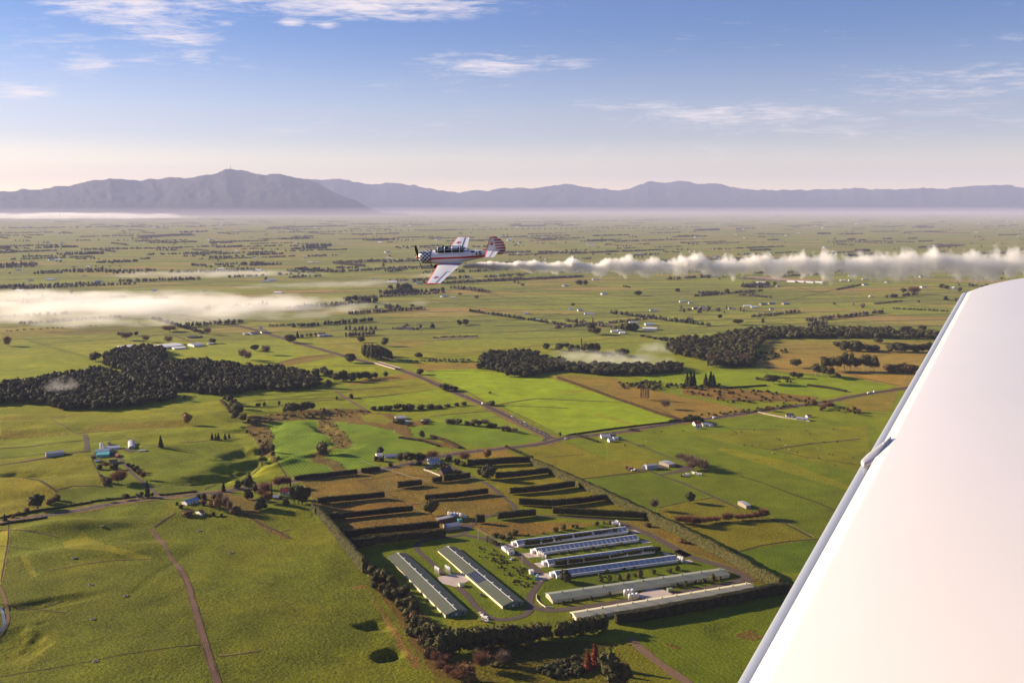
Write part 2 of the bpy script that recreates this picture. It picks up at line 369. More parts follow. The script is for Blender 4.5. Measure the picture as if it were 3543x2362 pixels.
paint('H', [(1400, 600), (1620, 580), (1640, 600), (1500, 610)], TAWNY, .5, 0, 0, .5)
paint('H', [(1700, 740), (2000, 830), (1960, 835), (1650, 750)], TAWNY, .5, 0, 0, .5)
paint('H', [(100, 650), (620, 580), (820, 655), (640, 690), (150, 710)], (.13, .165, .03), .3)
paint('H', [(0, 590), (500, 500), (610, 575), (60, 645), (0, 640)], (.125, .13, .038), .4)
paint('H', [(170, 500), (480, 470), (520, 500), (0, 560), (0, 545)], (.14, .11, .04), .8, 0, .6)
paint('H', [(440, 410), (900, 400), (900, 450), (530, 460)], (.15, .12, .045), .8, 0, .6)
paint('H', [(1420, 480), (1800, 500), (1950, 560), (2000, 640), (2352, 640), (2352, 780), (2240, 790), (1880, 660), (1650, 580), (1400, 510)], (.16, .115, .045), .9, 0, .7)
paint('H', [(1990, 490), (2280, 470), (2290, 540), (2060, 540)], (.12, .165, .028), .3)
# right-hand rough orange land and green strips
paint('I', [(0, 500), (260, 570), (600, 640), (830, 690), (420, 745), (0, 600)], (.15, .115, .043), .9, 0, .6)
paint('I', [(820, 285), (1820, 290), (1800, 380), (1700, 560), (1300, 480), (1000, 470), (830, 430), (900, 340)], (.19, .125, .060), .9, 0, .8)
paint('I', [(200, 500), (600, 460), (1000, 480), (1300, 500), (1640, 550), (1360, 590), (1220, 610), (900, 575), (700, 545), (430, 545)], (.11, .15, .028), .3)
paint('I', [(430, 545), (700, 560), (1200, 610), (1150, 640), (640, 625), (420, 590)], (.15, .085, .045), 1, 0, 1)
paint('I', [(1310, 480), (1700, 470), (1660, 550), (1560, 520)], (.21, .125, .05), .8, 0, .6)
paint('I', [(1330, 630), (1640, 575), (1600, 690), (1380, 680)], (.135, .12, .035), .6)
# large green paddocks right of the farm
paint('K', [(0, 310), (700, 225), (1360, 140), (1620, 190), (2352, 200), (2700, 500), (2352, 1568), (1500, 1568), (0, 840)], (.088, .115, .026), .45, .5)
paint('K', [(700, 300), (2352, 240), (2400, 700), (1500, 470), (1100, 400)], (.105, .115, .03), .6)
paint('K', [(0, 320), (520, 540), (330, 650), (0, 680)], (.11, .118, .032), .6)
paint('K', [(1000, 420), (1600, 560), (2240, 800), (2200, 830), (1500, 620), (1000, 460)], (.16, .15, .03), .5, .4, 0, .6)
paint('K', [(1150, 1380), (1860, 1260), (1450, 1080), (740, 1170)], (.125, .115, .030), .7)
paint('K', [(440, 990), (960, 890), (1300, 1000), (1450, 1080), (740, 1170), (520, 1080)], (.12, .112, .034), .8)
paint('K', [(1160, 1390), (1900, 1265), (2100, 1270), (1900, 1568), (1500, 1568)], (.068, .105, .022), .35, .6)
paint('B', [(780, 190), (1200, 130), (1600, 300), (2080, 290), (1880, 400), (1330, 455), (1060, 350), (880, 240)], (.125, .115, .034), .7)
paint('B', [(1340, 470), (1940, 400), (2352, 560), (2300, 670), (2000, 740), (1650, 590)], (.082, .112, .026), .35, .5)
# farm interior
paint('A', [(60, 430), (1150, 330), (1400, 430), (1800, 500), (2000, 640), (2000, 760), (1700, 840), (1600, 900), (1350, 980), (560, 1090), (250, 760), (130, 500)], (.135, .108, .036), 1.0, 0, .7)
paint('A', [(640, 460), (1050, 360), (1250, 400), (1340, 450), (900, 560)], (.165, .11, .05), 1.0, 0, .9)
paint('A', [(190, 520), (620, 480), (780, 540), (280, 600)], (.17, .11, .042), 1.0, 0, .9)
paint('A', [(420, 720), (1000, 660), (1200, 700), (560, 880)], (.18, .10, .045), 1.0, 0, .9)
paint('A', [(560, 880), (1330, 800), (1300, 850), (520, 920)], (.17, .10, .042), 1.0, 0, .9)
paint('B', [(250, 850), (900, 850), (1650, 860), (1600, 900), (720, 990), (500, 980)], (.185, .11, .045), 1.0, 0, .9)
paint('B', [(500, 340), (900, 300), (1400, 560), (1900, 760), (1100, 740), (700, 700), (560, 500), (360, 400)], (.13, .118, .030), .7, 0, .3)
paint('B', [(650, 190), (760, 260), (340, 280), (250, 250)], (.19, .12, .045), .8)
paint('B', [(1650, 850), (1900, 830), (2352, 1050), (2352, 1098), (2100, 1010), (1800, 900)], (.15, .11, .045), .9, 0, .7)
paint('C', [(260, 340), (640, 290), (1000, 210), (1250, 230), (1500, 400), (1760, 480), (1740, 780), (1700, 900), (1300, 1000), (1000, 1050), (850, 1010), (600, 700), (350, 500)], (.095, .125, .022), .6)
paint('C', [(880, 980), (1250, 960), (1350, 1010), (1000, 1060)], (.15, .15, .04), .6)
paint('D', [(420, 320), (1500, 130), (1640, 250), (2000, 420), (2352, 560), (2352, 800), (700, 1060), (640, 900), (780, 760), (600, 600)], (.08, .11, .022), .7)
paint('E', [(0, 100), (500, 330), (900, 470), (1250, 640), (1000, 650), (0, 720)], (.085, .115, .022), .6)
paint('E', [(180, 130), (260, 90), (900, 400), (1280, 630), (1100, 600), (900, 450), (500, 300)], (.14, .11, .042), .9, 0, .6)
# lower right
paint('E', [(0, 1150), (60, 1040), (700, 900), (1480, 760), (1500, 800), (1000, 1568), (520, 1568)], (.090, .118, .020), .45, .5)
paint('E', [(950, 1070), (1100, 1040), (1250, 1110), (1150, 1140), (980, 1120)], (.12, .075, .035), .8, 0, .6)
paint('E', [(260, 1180), (430, 1220), (400, 1250), (280, 1210)], (.14, .08, .035), .8, 0, .6)
paint('E', [(-200, 1150), (0, 1180), (520, 1568), (200, 1700), (-300, 1700)], (.115, .118, .026), .6)
paint('L', [(0, 620), (300, 500), (900, 600), (1300, 560), (1900, 480), (2000, 600), (1900, 770), (0, 770)], (.10, .092, .030), .9, 0, .5)
paint('L', [(300, 380), (1540, 340), (1850, 380), (1500, 560), (900, 600), (500, 520)], (.060, .055, .025), .9, 0, .5)  # darkened ground colour stands for the shadow of the tree row
paint('C', [(0, 690), (200, 700), (420, 1000), (560, 1200), (700, 1400), (760, 1450), (620, 1420), (460, 1180), (250, 800), (180, 660)], (.16, .095, .04), .9, 0, .6)
paint('C', [(170, 470), (350, 560), (560, 700), (650, 850), (850, 1040), (950, 1250), (1050, 1560), (800, 1480), (600, 1200), (420, 900), (250, 680)], (.105, .080, .030), 1, 0, .8)
paint('J', [(180, 1170), (300, 1180), (900, 1420), (1150, 1568), (950, 1568), (600, 1400), (300, 1230)], (.125, .080, .040), 1, 0, .8)
paint('J', [(1500, 1280), (1700, 1300), (2000, 1500), (2000, 1700), (1300, 1700), (1000, 1500), (1200, 1350)], (.14, .14, .028), .7, 0, 0, .5)
paint('F', [(0, 640), (55, 625), (20, 900), (0, 960), (-200, 960), (-200, 640)], (.22, .21, .07), .3)
paint('F', [(390, 700), (520, 640), (660, 720), (950, 770), (950, 795), (640, 760), (420, 760)], (.19, .18, .05), .5, 0, 0, .8)
paint('F', [(130, 780), (160, 770), (240, 900), (200, 920)], (.19, .18, .05), .5, 0, 0, .6)
paint('F', [(1090, 370), (1260, 440), (1640, 540), (1640, 430), (1420, 380)], (.11, .095, .035), .9, 0, .5)
# middle distance (left)
paint('G', [(0, 90), (900, 35), (980, 60), (860, 85), (0, 130)], (.12, .085, .055), .9, 0, .8)
paint('G', [(1700, 290), (1900, 235), (2090, 225), (2100, 240), (1800, 300)], (.14, .095, .055), .8, 0, .7)
paint('G', [(1150, 170), (2000, 130), (2080, 220), (1880, 235), (1700, 290), (1100, 255), (1040, 210)], (.135, .16, .045), .3)
paint('G', [(320, 165), (1060, 105), (1150, 160), (700, 210), (560, 235)], (.15, .165, .045), .3)
paint('G', [(0, 140), (140, 135), (560, 270), (760, 350), (500, 370), (0, 400)], (.125, .145, .042), .35)
paint('G', [(1900, 130), (2352, 110), (2352, 230), (2200, 230)], (.15, .135, .05), .5)
paint('G', [(1810, 300), (2150, 240), (2352, 290), (2352, 330), (1880, 330)], (.14, .165, .04), .3)
paint('V', [(990, 850), (1020, 848), (1180, 846), (1010, 855)], BRIGHT, .3)
paint('H', [(880, 95), (1200, 75), (1275, 95), (1010, 115)], (.21, .225, .035), .2)
paint('H', [(1640, 135), (1960, 125), (1950, 160), (1700, 175)], (.22, .15, .06), .3)
paint('H', [(1050, 185), (1290, 172), (1300, 190), (1100, 200)], (.23, .16, .08), .3)
paint('H', [(560, 235), (680, 215), (880, 215), (900, 235), (640, 250)], (.10, .07, .045), .8, 0, .6)
paint('H', [(230, 280), (420, 240), (600, 260), (430, 305)], (.15, .13, .055), .6, 0, .4)
paint('I', [(1200, 30), (1400, 5), (1900, 20), (1640, 50), (1400, 45)], (.18, .10, .07), .6, 0, .6)
paint('Q', [(1050, 640), (1180, 600), (1550, 640), (1380, 665), (1200, 655)], (.20, .12, .08), .6, 0, .6)
paint('Q', [(360, 690), (650, 660), (760, 690), (440, 715)], (.17, .18, .03), .3)
paint('P', [(120, 640), (540, 620), (560, 640), (250, 680), (100, 670)], (.20, .16, .07), .4)
paint('P', [(1960, 600), (2352, 590), (2352, 610)], (.19, .2, .04), .3)

ground_me = bpy.data.meshes.new('ground')
V = np.stack([gx, gy, ZZ.ravel()], 1)
ii = np.arange((nr-1)*(nc-1)); r_ = ii//(nc-1); c_ = ii % (nc-1); a_ = r_*nc+c_
Fq = np.stack([a_, a_+1, a_+nc+1, a_+nc], 1)
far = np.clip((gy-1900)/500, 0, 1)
me = np_mesh('ground', V, Fq, None, True)
ca = me.color_attributes.new('field', 'FLOAT_COLOR', 'POINT')
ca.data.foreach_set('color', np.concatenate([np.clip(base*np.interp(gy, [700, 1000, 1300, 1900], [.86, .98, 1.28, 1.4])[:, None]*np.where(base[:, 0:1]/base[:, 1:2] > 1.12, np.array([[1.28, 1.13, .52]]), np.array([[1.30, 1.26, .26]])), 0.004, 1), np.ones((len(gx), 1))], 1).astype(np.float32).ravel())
for nm, arr in (('tuft', tuft), ('stripe', stripe), ('wild', wild), ('far', far)):
    at = me.attributes.new(nm, 'FLOAT', 'POINT'); at.data.foreach_set('value', arr.astype(np.float32))
gm = bpy.data.materials.new('pasture'); gm.use_nodes = True; n = gm.node_tree.nodes; l = gm.node_tree.links
b = n['Principled BSDF']; b.inputs['Roughness'].default_value = 0.9; b.inputs['Specular IOR Level'].default_value = 0.08
def gmn(op, a, c=None, cl=False): return math_node(n, l, op, a, c, cl)
def attr(nm):
    a = n.new('ShaderNodeAttribute'); a.attribute_name = nm; return a
geo = n.new('ShaderNodeNewGeometry')
def gnoise(scale, det=3, rough=.55, vec=None, sc=(1, 1, 1), rot=0.0):
    mp = n.new('ShaderNodeMapping'); mp.inputs['Scale'].default_value = sc; mp.inputs['Rotation'].default_value = (0, 0, rot); l.new(geo.outputs['Position'], mp.inputs[0])
    t = n.new('ShaderNodeTexNoise'); l.new(mp.outputs[0], t.inputs['Vector']); t.inputs['Scale'].default_value = scale
    t.inputs['Detail'].default_value = det; t.inputs['Roughness'].default_value = rough; return t.outputs['Fac']
fa, tu, st_, wi, fr = attr('field'), attr('tuft'), attr('stripe'), attr('wild'), attr('far')
nA = gnoise(.5, 4, .6); nB = gnoise(.045, 5, .62); nC = gnoise(.22, 4, .7)
# far paddocks: rotated grid with a tint of their own per cell
def cells(rot, w, h, seed):
    mp = n.new('ShaderNodeMapping'); mp.inputs['Rotation'].default_value = (0, 0, rot); mp.inputs['Scale'].default_value = (1/w, 1/h, 1); mp.inputs['Location'].default_value = (seed, seed*1.7, 0)
    l.new(geo.outputs['Position'], mp.inputs[0])
    nz = n.new('ShaderNodeTexNoise'); l.new(mp.outputs[0], nz.inputs['Vector']); nz.inputs['Scale'].default_value = .35
    s_ = n.new('ShaderNodeSeparateXYZ'); l.new(mp.outputs[0], s_.inputs[0])
    row = gmn('FLOOR', s_.outputs[1]); sh = gmn('MULTIPLY', gmn('SINE', gmn('MULTIPLY', row, 12.989)), 5.7)
    xx = gmn('ADD', s_.outputs[0], sh)
    cb = n.new('ShaderNodeCombineXYZ'); l.new(gmn('FLOOR', xx), cb.inputs[0]); l.new(row, cb.inputs[1])
    wn_ = n.new('ShaderNodeTexWhiteNoise'); l.new(cb.outputs[0], wn_.inputs['Vector'])
    ex = gmn('ABSOLUTE', gmn('SUBTRACT', gmn('FRACT', xx), .5)); ey = gmn('ABSOLUTE', gmn('SUBTRACT', gmn('FRACT', s_.outputs[1]), .5))
    line = gmn('MAXIMUM', gmn('GREATER_THAN', ex, .5-5.0/w), gmn('GREATER_THAN', ey, .5-5.0/h))
    return wn_.outputs['Color'], wn_.outputs['Value'], line
cc, cv, ln = cells(R(-38), 330, 95, 3.3); cc2, cv2, ln2 = cells(R(-38), 900, 420, 1.3)
ramp = n.new('ShaderNodeValToRGB'); l.new(cv, ramp.inputs[0]); cr = ramp.color_ramp; cr.interpolation = 'CONSTANT'
cr.elements[0].position = 0; cr.elements[0].color = (.105, .125, .042, 1); cr.elements[1].position = .22; cr.elements[1].color = (.12, .15, .042, 1)
HAZE_GAIN = (1.85, 1.62, 1.15)  # lifts the far paddock colours in place of distance haze
for p_, c3 in ((.42, (.095, .12, .04, 1)), (.60, (.135, .155, .045, 1)), (.74, (.15, .145, .06, 1)), (.86, (.10, .115, .045, 1)), (.93, (.17, .135, .07, 1))):
    e = cr.elements.new(p_); e.color = c3
for e in cr.elements: e.color = (e.color[0]*HAZE_GAIN[0], e.color[1]*HAZE_GAIN[1], e.color[2]*HAZE_GAIN[2], 1)
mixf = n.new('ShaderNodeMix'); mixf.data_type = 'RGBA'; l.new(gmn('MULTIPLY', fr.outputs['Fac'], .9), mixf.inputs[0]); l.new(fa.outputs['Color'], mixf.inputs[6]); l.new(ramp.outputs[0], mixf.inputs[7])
lmask = gmn('MULTIPLY', gmn('MULTIPLY', ln, fr.outputs['Fac']), gmn('GREATER_THAN', gnoise(.004, 1), .42))
mixl = n.new('ShaderNodeMix'); mixl.data_type = 'RGBA'; l.new(gmn('MULTIPLY', lmask, .75), mixl.inputs[0]); l.new(mixf.outputs[2], mixl.inputs[6]); mixl.inputs[7].default_value = (.045, .045, .03, 1)
# wild growth pulls the colour about; grass is mottled
def gain(col, fac, amt, cen=.5):
    v = gmn('ADD', gmn('MULTIPLY', gmn('SUBTRACT', fac, cen), amt), 1.0)
    cb = n.new('ShaderNodeCombineColor'); [l.new(v, cb.inputs[i]) for i in range(3)]
    m_ = n.new('ShaderNodeMix'); m_.data_type = 'RGBA'; m_.blend_type = 'MULTIPLY'; m_.inputs[0].default_value = 1; l.new(col, m_.inputs[6]); l.new(cb.outputs[0], m_.inputs[7]); return m_.outputs[2]
c1 = gain(mixl.outputs[2], nB, .9); 
mw_ = n.new('ShaderNodeMix'); mw_.data_type = 'RGBA'; l.new(gmn('MULTIPLY', wi.outputs['Fac'], gmn('MULTIPLY', gmn('SUBTRACT', nC, .47), 2.6, True)), mw_.inputs[0])
l.new(c1, mw_.inputs[6]); mw_.inputs[7].default_value = (.15, .088, .036, 1)
hu = n.new('ShaderNodeMix'); hu.data_type = 'RGBA'; l.new(gmn('MULTIPLY', gmn('SUBTRACT', gnoise(.016, 4, .6), .46), 3.0, True), hu.inputs[0])
hu.blend_type = 'MULTIPLY'; l.new(mw_.outputs[2], hu.inputs[6]); hu.inputs[7].default_value = (1.28, 1.1, .8, 1)
t_amt = gmn('ADD', gmn('MULTIPLY', tu.outputs['Fac'], 2.4), .45)
v = gmn('ADD', gmn('MULTIPLY', gmn('SUBTRACT', nA, .5), t_amt), 1.0)
# drill lines along the crop rows
mps = n.new('ShaderNodeMapping'); mps.inputs['Rotation'].default_value = (0, 0, R(64)); l.new(geo.outputs['Position'], mps.inputs[0])
ws = n.new('ShaderNodeTexWave'); l.new(mps.outputs[0], ws.inputs['Vector']); ws.bands_direction = 'Y'; ws.inputs['Scale'].default_value = .075; ws.inputs['Distortion'].default_value = 3.0
ws.inputs['Detail'].default_value = 2; ws.inputs['Detail Scale'].default_value = .05
v = gmn('MULTIPLY', v, gmn('ADD', gmn('MULTIPLY', gmn('MULTIPLY', gmn('SUBTRACT', ws.outputs['Fac'], .5), st_.outputs['Fac']), .30), 1.0))
cbv = n.new('ShaderNodeCombineColor'); [l.new(v, cbv.inputs[i]) for i in range(3)]
fin = n.new('ShaderNodeMix'); fin.data_type = 'RGBA'; fin.blend_type = 'MULTIPLY'; fin.inputs[0].default_value = 1; l.new(hu.outputs[2], fin.inputs[6]); l.new(cbv.outputs[0], fin.inputs[7])
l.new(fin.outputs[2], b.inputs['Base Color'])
bmp = n.new('ShaderNodeBump'); bmp.inputs['Distance'].default_value = 1.0
tn_ = gnoise(.42, 3, .6, sc=(1, 1.7, 1)); 
tn2 = gnoise(1.1, 2, .6)
l.new(gmn('MULTIPLY', gmn('ADD', tn_, gmn('MULTIPLY', tn2, .35)), gmn('MULTIPLY', gmn('ADD', tu.outputs['Fac'], .1), 1.3)), bmp.inputs['Height']); bmp.inputs['Strength'].default_value = 1.0
l.new(bmp.outputs[0], b.inputs['Normal'])
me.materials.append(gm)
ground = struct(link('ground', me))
# ------------------------------------------------------------------ hills on the horizon
hillm = mat('hill_bush', (.030, .035, .030), .95, .05, noise=.5, nscale=.0022)
def interp(pts, x):
    return np.interp(x, [p[0] for p in pts], [p[1] for p in pts])
def ridge(name, crest, dist, depth, x0, x1, nx=420, ny=70, seed=1, rug=1.0):
    """crest: sighted skyline (survey x, y); the massif stands at dist and is depth metres through"""
    xs = np.linspace(x0, x1, nx); dy_ = np.linspace(-1, 1, ny)
    sky_y = interp(crest, xs)
    Xc = (xs-CX)/FPX*dist*1.0; v = (CY-sky_y)/FPX
    top = CAMZ+(-math.sin(PITCH)+v*math.cos(PITCH))/(math.cos(PITCH)+v*math.sin(PITCH))*dist
    top = top+((fbm(Xc/700, Xc*0+seed, 3, 50)-.5)*150+(fbm(Xc/190, Xc*0+seed, 3, 60)-.5)*70)*np.clip(top/500, 0, 1)
    Vv = []
    for j, d in enumerate(dy_):
        Y = dist+d*depth*0.5+(fbm(Xc/2600, Xc*0+seed, 3, seed)-.5)*depth*.35*(1-abs(d))
        f = (1-abs(d))**0.92
        rid = 1-np.abs(fbm(Xc/900+seed, (Y-dist)/2400, 4, seed+4)*2-1)
        fine_ = (1-np.abs(fbm(Xc/300+seed, (Y-dist)/700, 3, seed+8)*2-1))
        k = 4*abs(d)*(1-abs(d))
        z = top*f*(1-k*rug*(.34*(1-rid)+.16*(1-fine_)))
        z = z-6*(abs(d) > .98)
        Vv.append(np.stack([Xc*(Y/dist), Y, z], 1))
    Vv = np.concatenate(Vv)
    i = np.arange((ny-1)*(nx-1)); a = i//(nx-1)*nx+i % (nx-1)
    F = np.stack([a, a+1, a+nx+1, a+nx], 1)
    return struct(link(name, np_mesh(name, Vv, F, hillm, True)))
c1_ = [(-900, 700), (-300, 672), (0, 664), (130, 655), (250, 640), (340, 625), (450, 617), (540, 620), (600, 617), (690, 612), (740, 600), (790, 585), (830, 590),
       (870, 595), (920, 606), (975, 604), (1010, 609), (1080, 618), (1120, 640), (1160, 662), (1190, 682), (1240, 700), (1290, 722), (1330, 738), (1500, 741), (1700, 742)]
c2_ = [(200, 690), (800, 640), (1000, 622), (1080, 616), (1120, 620), (1160, 616), (1240, 630), (1300, 634), (1370, 632), (1440, 642), (1520, 655), (1590, 662), (1640, 655), (1690, 661),
       (1750, 650), (1830, 653), (1900, 645), (1950, 635), (2010, 645), (2090, 655), (2140, 658), (2190, 640), (2240, 625), (2290, 628), (2370, 626), (2400, 634), (2450, 632), (2500, 642),
       (2560, 653), (2650, 657), (2800, 656), (2950, 652), (3100, 652), (3250, 650), (3350, 645), (3430, 639), (3500, 645), (3600, 652), (4000, 645), (4600, 652)]
ridge('mountain_range', c2_, 41000, 9000, -400, 4600, 620, 70, 11, .8)
ridge('mountain', c1_, 30500, 9000, -900, 1700, 460, 90, 3, 1.0)
mast_m = mat('mast_paint', (.75, .75, .76), .5)
mb = MB()
mx_ = (812-CX)/FPX*30500; mz0 = 1.03*(CAMZ+(-math.sin(PITCH)+(CY-590)/FPX*math.cos(PITCH))/(math.cos(PITCH)+(CY-590)/FPX*math.sin(PITCH))*30500)
mt = empty('transmission_mast', (mx_, 30500, mz0-60))
tag(mt, 'thin pale transmission mast on the highest summit of the left mountain', 'mast')
mb.tube((0, 0, 0), (0, 0, 210), 11, 4, mast_m, 6); link('mast_tower', mb.mesh('mast_tower'), mt)
mb = MB()
for z_ in (60, 95):
    mb = MB(); mb.tube((-1, 0, z_), (-1, 0, z_+5), 26, 26, mast_m, 8); link('platform', mb.mesh('platform'), mt)
# ------------------------------------------------------------------ the air
def volmat(name, build):
    m = bpy.data.materials.new(name); m.use_nodes = True; n = m.node_tree.nodes; l = m.node_tree.links; n.clear()
    o = n.new('ShaderNodeOutputMaterial'); v = n.new('ShaderNodeVolumePrincipled'); l.new(v.outputs[0], o.inputs['Volume']); build(n, l, v); return m
def hz(n, l, v):
    v.inputs['Density'].default_value = 2.3e-5; v.inputs['Color'].default_value = (.54, .60, .95, 1); v.inputs['Anisotropy'].default_value = 0.0
hm = volmat('haze_air', hz)
def gh(n, l, v):
    v.inputs['Density'].default_value = 1.35e-5; v.inputs['Color'].default_value = (.72, .68, .80, 1)
ghm = volmat('ground_haze', gh)
for k_, (zt, y0_) in enumerate(((35, 5000), (60, 6500), (90, 8500), (125, 10500), (165, 12500), (210, 14500))):
    mb = MB(); mb.box((0, (y0_+33000+k_*300)/2, (zt+1)/2+1+k_*.3), (64000+k_*400, 33000+k_*300-y0_, zt-1), ghm); struct(link('ground_mist', mb.mesh('ground_mist')), 'stuff')
mb = MB(); mb.box((0, 22400, 740), (150000, 48800, 1560), hm); struct(link('haze', mb.mesh('haze')), 'stuff')
# ------------------------------------------------------------------ roads, tracks, drains (draped sheets)
asphalt = mat('asphalt', (.060, .050, .048), .85, .2, noise=.25, nscale=.15)
gravel = mat('gravel', (.095, .070, .058), .9, .15, noise=.35, nscale=.25)
earth = mat('bare_earth', (.165, .105, .062), .95, .1, noise=.45, nscale=.5)
verge_m = mat('dry_verge', (.20, .125, .045), .95, .1, noise=.8, nscale=.12, bump=.6, bscale=.5)
drain_m = mat('drain_weed', (.065, .048, .022), .95, .1, noise=.7, nscale=.3)
drain_far = mat('ditch_edge', (.07, .062, .035), .95, .1, noise=.6, nscale=.05)
dry_m = mat('dry_margin', (.24, .17, .065), .95, .1, noise=.6, nscale=.25)
concrete = mat('concrete', (.47, .38, .33), .85, .2, noise=.25, nscale=.12)
line_m = mat('road_paint', (.7, .68, .62), .7)
water_m = mat('pond_water', (.16, .17, .17), .08, .6, noise=.2, nscale=.05)
def resample(P, step):
    out = []; P = [Vector((p[0], p[1])) for p in P]
    for i in range(len(P)-1):
        d = (P[i+1]-P[i]).length; n = max(1, int(d/step))
        for k in range(n): out.append(P[i].lerp(P[i+1], k/n))
    out.append(P[-1]); return out
def smooth(P, it=2):
    P = [Vector((p[0], p[1])) for p in P]
    for _ in range(it):
        Q = [P[0]]
        for i in range(len(P)-1):
            Q.append(P[i].lerp(P[i+1], .25)); Q.append(P[i].lerp(P[i+1], .75))
        Q.append(P[-1]); P = Q
    return P
def normals(P):
    out = []
    for i in range(len(P)):
        d = P[min(i+1, len(P)-1)]-P[max(i-1, 0)]; d = d.normalized() if d.length > 1e-9 else Vector((1, 0)); out.append(Vector((-d.y, d.x)))
    return out
def ribbon_arrays(P, w, lift, wob=0.0, across=3, seed=0):
    P = resample(P, 4.0 if P[0][1] < 1500 else 12.0); Nn = normals(P); V = []
    for i, (p, q) in enumerate(zip(P, Nn)):
        ww = w*(1+wob*(float(vnoise(i*.35, seed+.5, 3))-.5)*2)
        off = wob*w*(float(vnoise(i*.22, seed+9.5, 8))-.5)
        for j in range(across):
            a = (j/(across-1)-.5)*ww+off
            x, y = p.x+q.x*a, p.y+q.y*a
            V.append((x, y, lift))
    V = np.array(V); V[:, 2] += H(V[:, 0], V[:, 1])
    if lift < .6 and P[0][1] < 2200: V[:, 2] += 0.06
    F = []
    for i in range(len(P)-1):
        for j in range(across-1):
            a = i*across+j; F.append((a, a+1, a+across+1, a+across))
    return V, np.array(F)
def ribbons(name, lst, m, lift=0.1, wob=0.0):
    """lst: (points, width) joined sheets of one network"""
    VV, FF, k = [], [], 0
    for n_, (P, w) in enumerate(lst):
        V, F = ribbon_arrays(P, w, lift+n_*.002, wob, 3, n_); VV.append(V); FF.append(F+k); k += len(V)
    return struct(link(name, np_mesh(name, np.concatenate(VV), np.concatenate(FF), m)))
def fl(t, pts): return [flat(t, *p) for p in pts]
def chain(*segs):
    out = []
    for t, pts in segs: out += fl(t, pts)
    return out
road_a = chain(('F', [(-300, 610), (0, 572), (200, 535), (400, 502), (620, 462), (800, 432), (1000, 407), (1150, 395), (1270, 382), (1450, 362)]), ('J', [(60, 680), (300, 660)]),
               ('S', [(960, 1668), (1090, 1650), (1180, 1636), (1300, 1622), (1400, 1606)]),
               ('A', [(1380, 262), (1600, 222), (1900, 192), (2200, 160), (2352, 132)]), ('B', [(1180, 88), (1400, 72), (1900, 12)]), ('H', [(1880, 862), (2300, 802)]),
               ('I', [(430, 748), (640, 722), (850, 690), (1060, 660), (1250, 635), (1420, 598), (1640, 566), (1900, 520)]))
road_b = chain(('G', [(900, -60), (1300, 12), (1500, 48), (1640, 88), (1780, 130), (1900, 168), (2080, 215), (2200, 252), (2352, 292)]), ('H', [(190, 400), (345, 445), (480, 490), (620, 552), (760, 612), (900, 672), (1000, 722), (1120, 780), (1250, 845), (1330, 885), (1400, 915)]))
ribbons('road_verge', [(smooth(road_a), 19), (smooth(road_b), 19)], verge_m, .10, .35)
road = ribbons('road', [(smooth(road_a), 9.5), (smooth(road_b), 8.5), (smooth(chain(('H', [(1270, 850), (1350, 880), (1370, 905), (1330, 935)]))), 6)], asphalt, .16)
# painted centre dashes near the junction
mb = MB()
Pn = resample(smooth(chain(('H', [(1120, 780), (1250, 845), (1380, 905)]))), 9)
def dash(mb, p, q, w, z=.24):
    p = Vector(p[:2]); q = Vector(q[:2]); d = (q-p).normalized(); nn = Vector((-d.y, d.x))*w/2
    mb.face([(*(p-nn), z+float(H(*p))+.04), (*(q-nn), z+float(H(*q))+.04), (*(q+nn), z+float(H(*q))+.04), (*(p+nn), z+float(H(*p))+.04)], line_m)
for i in range(0, len(Pn)-1, 1): dash(mb, Pn[i], Pn[i].lerp(Pn[i+1], .5), .45)
Pn = resample(smooth(chain(('F', [(200, 535), (400, 502), (620, 462), (800, 432), (1000, 407)]))), 9)
for i in range(0, len(Pn)-1, 1): dash(mb, Pn[i], Pn[i].lerp(Pn[i+1], .35), .22)
Pn = resample(smooth(chain(('B', [(1240, 83), (1400, 72), (1900, 12)]))), 9)
for i in range(0, len(Pn)-1, 1): dash(mb, Pn[i], Pn[i].lerp(Pn[i+1], .4), .35)
struct(link('road_marking', mb.mesh('road_marking')))
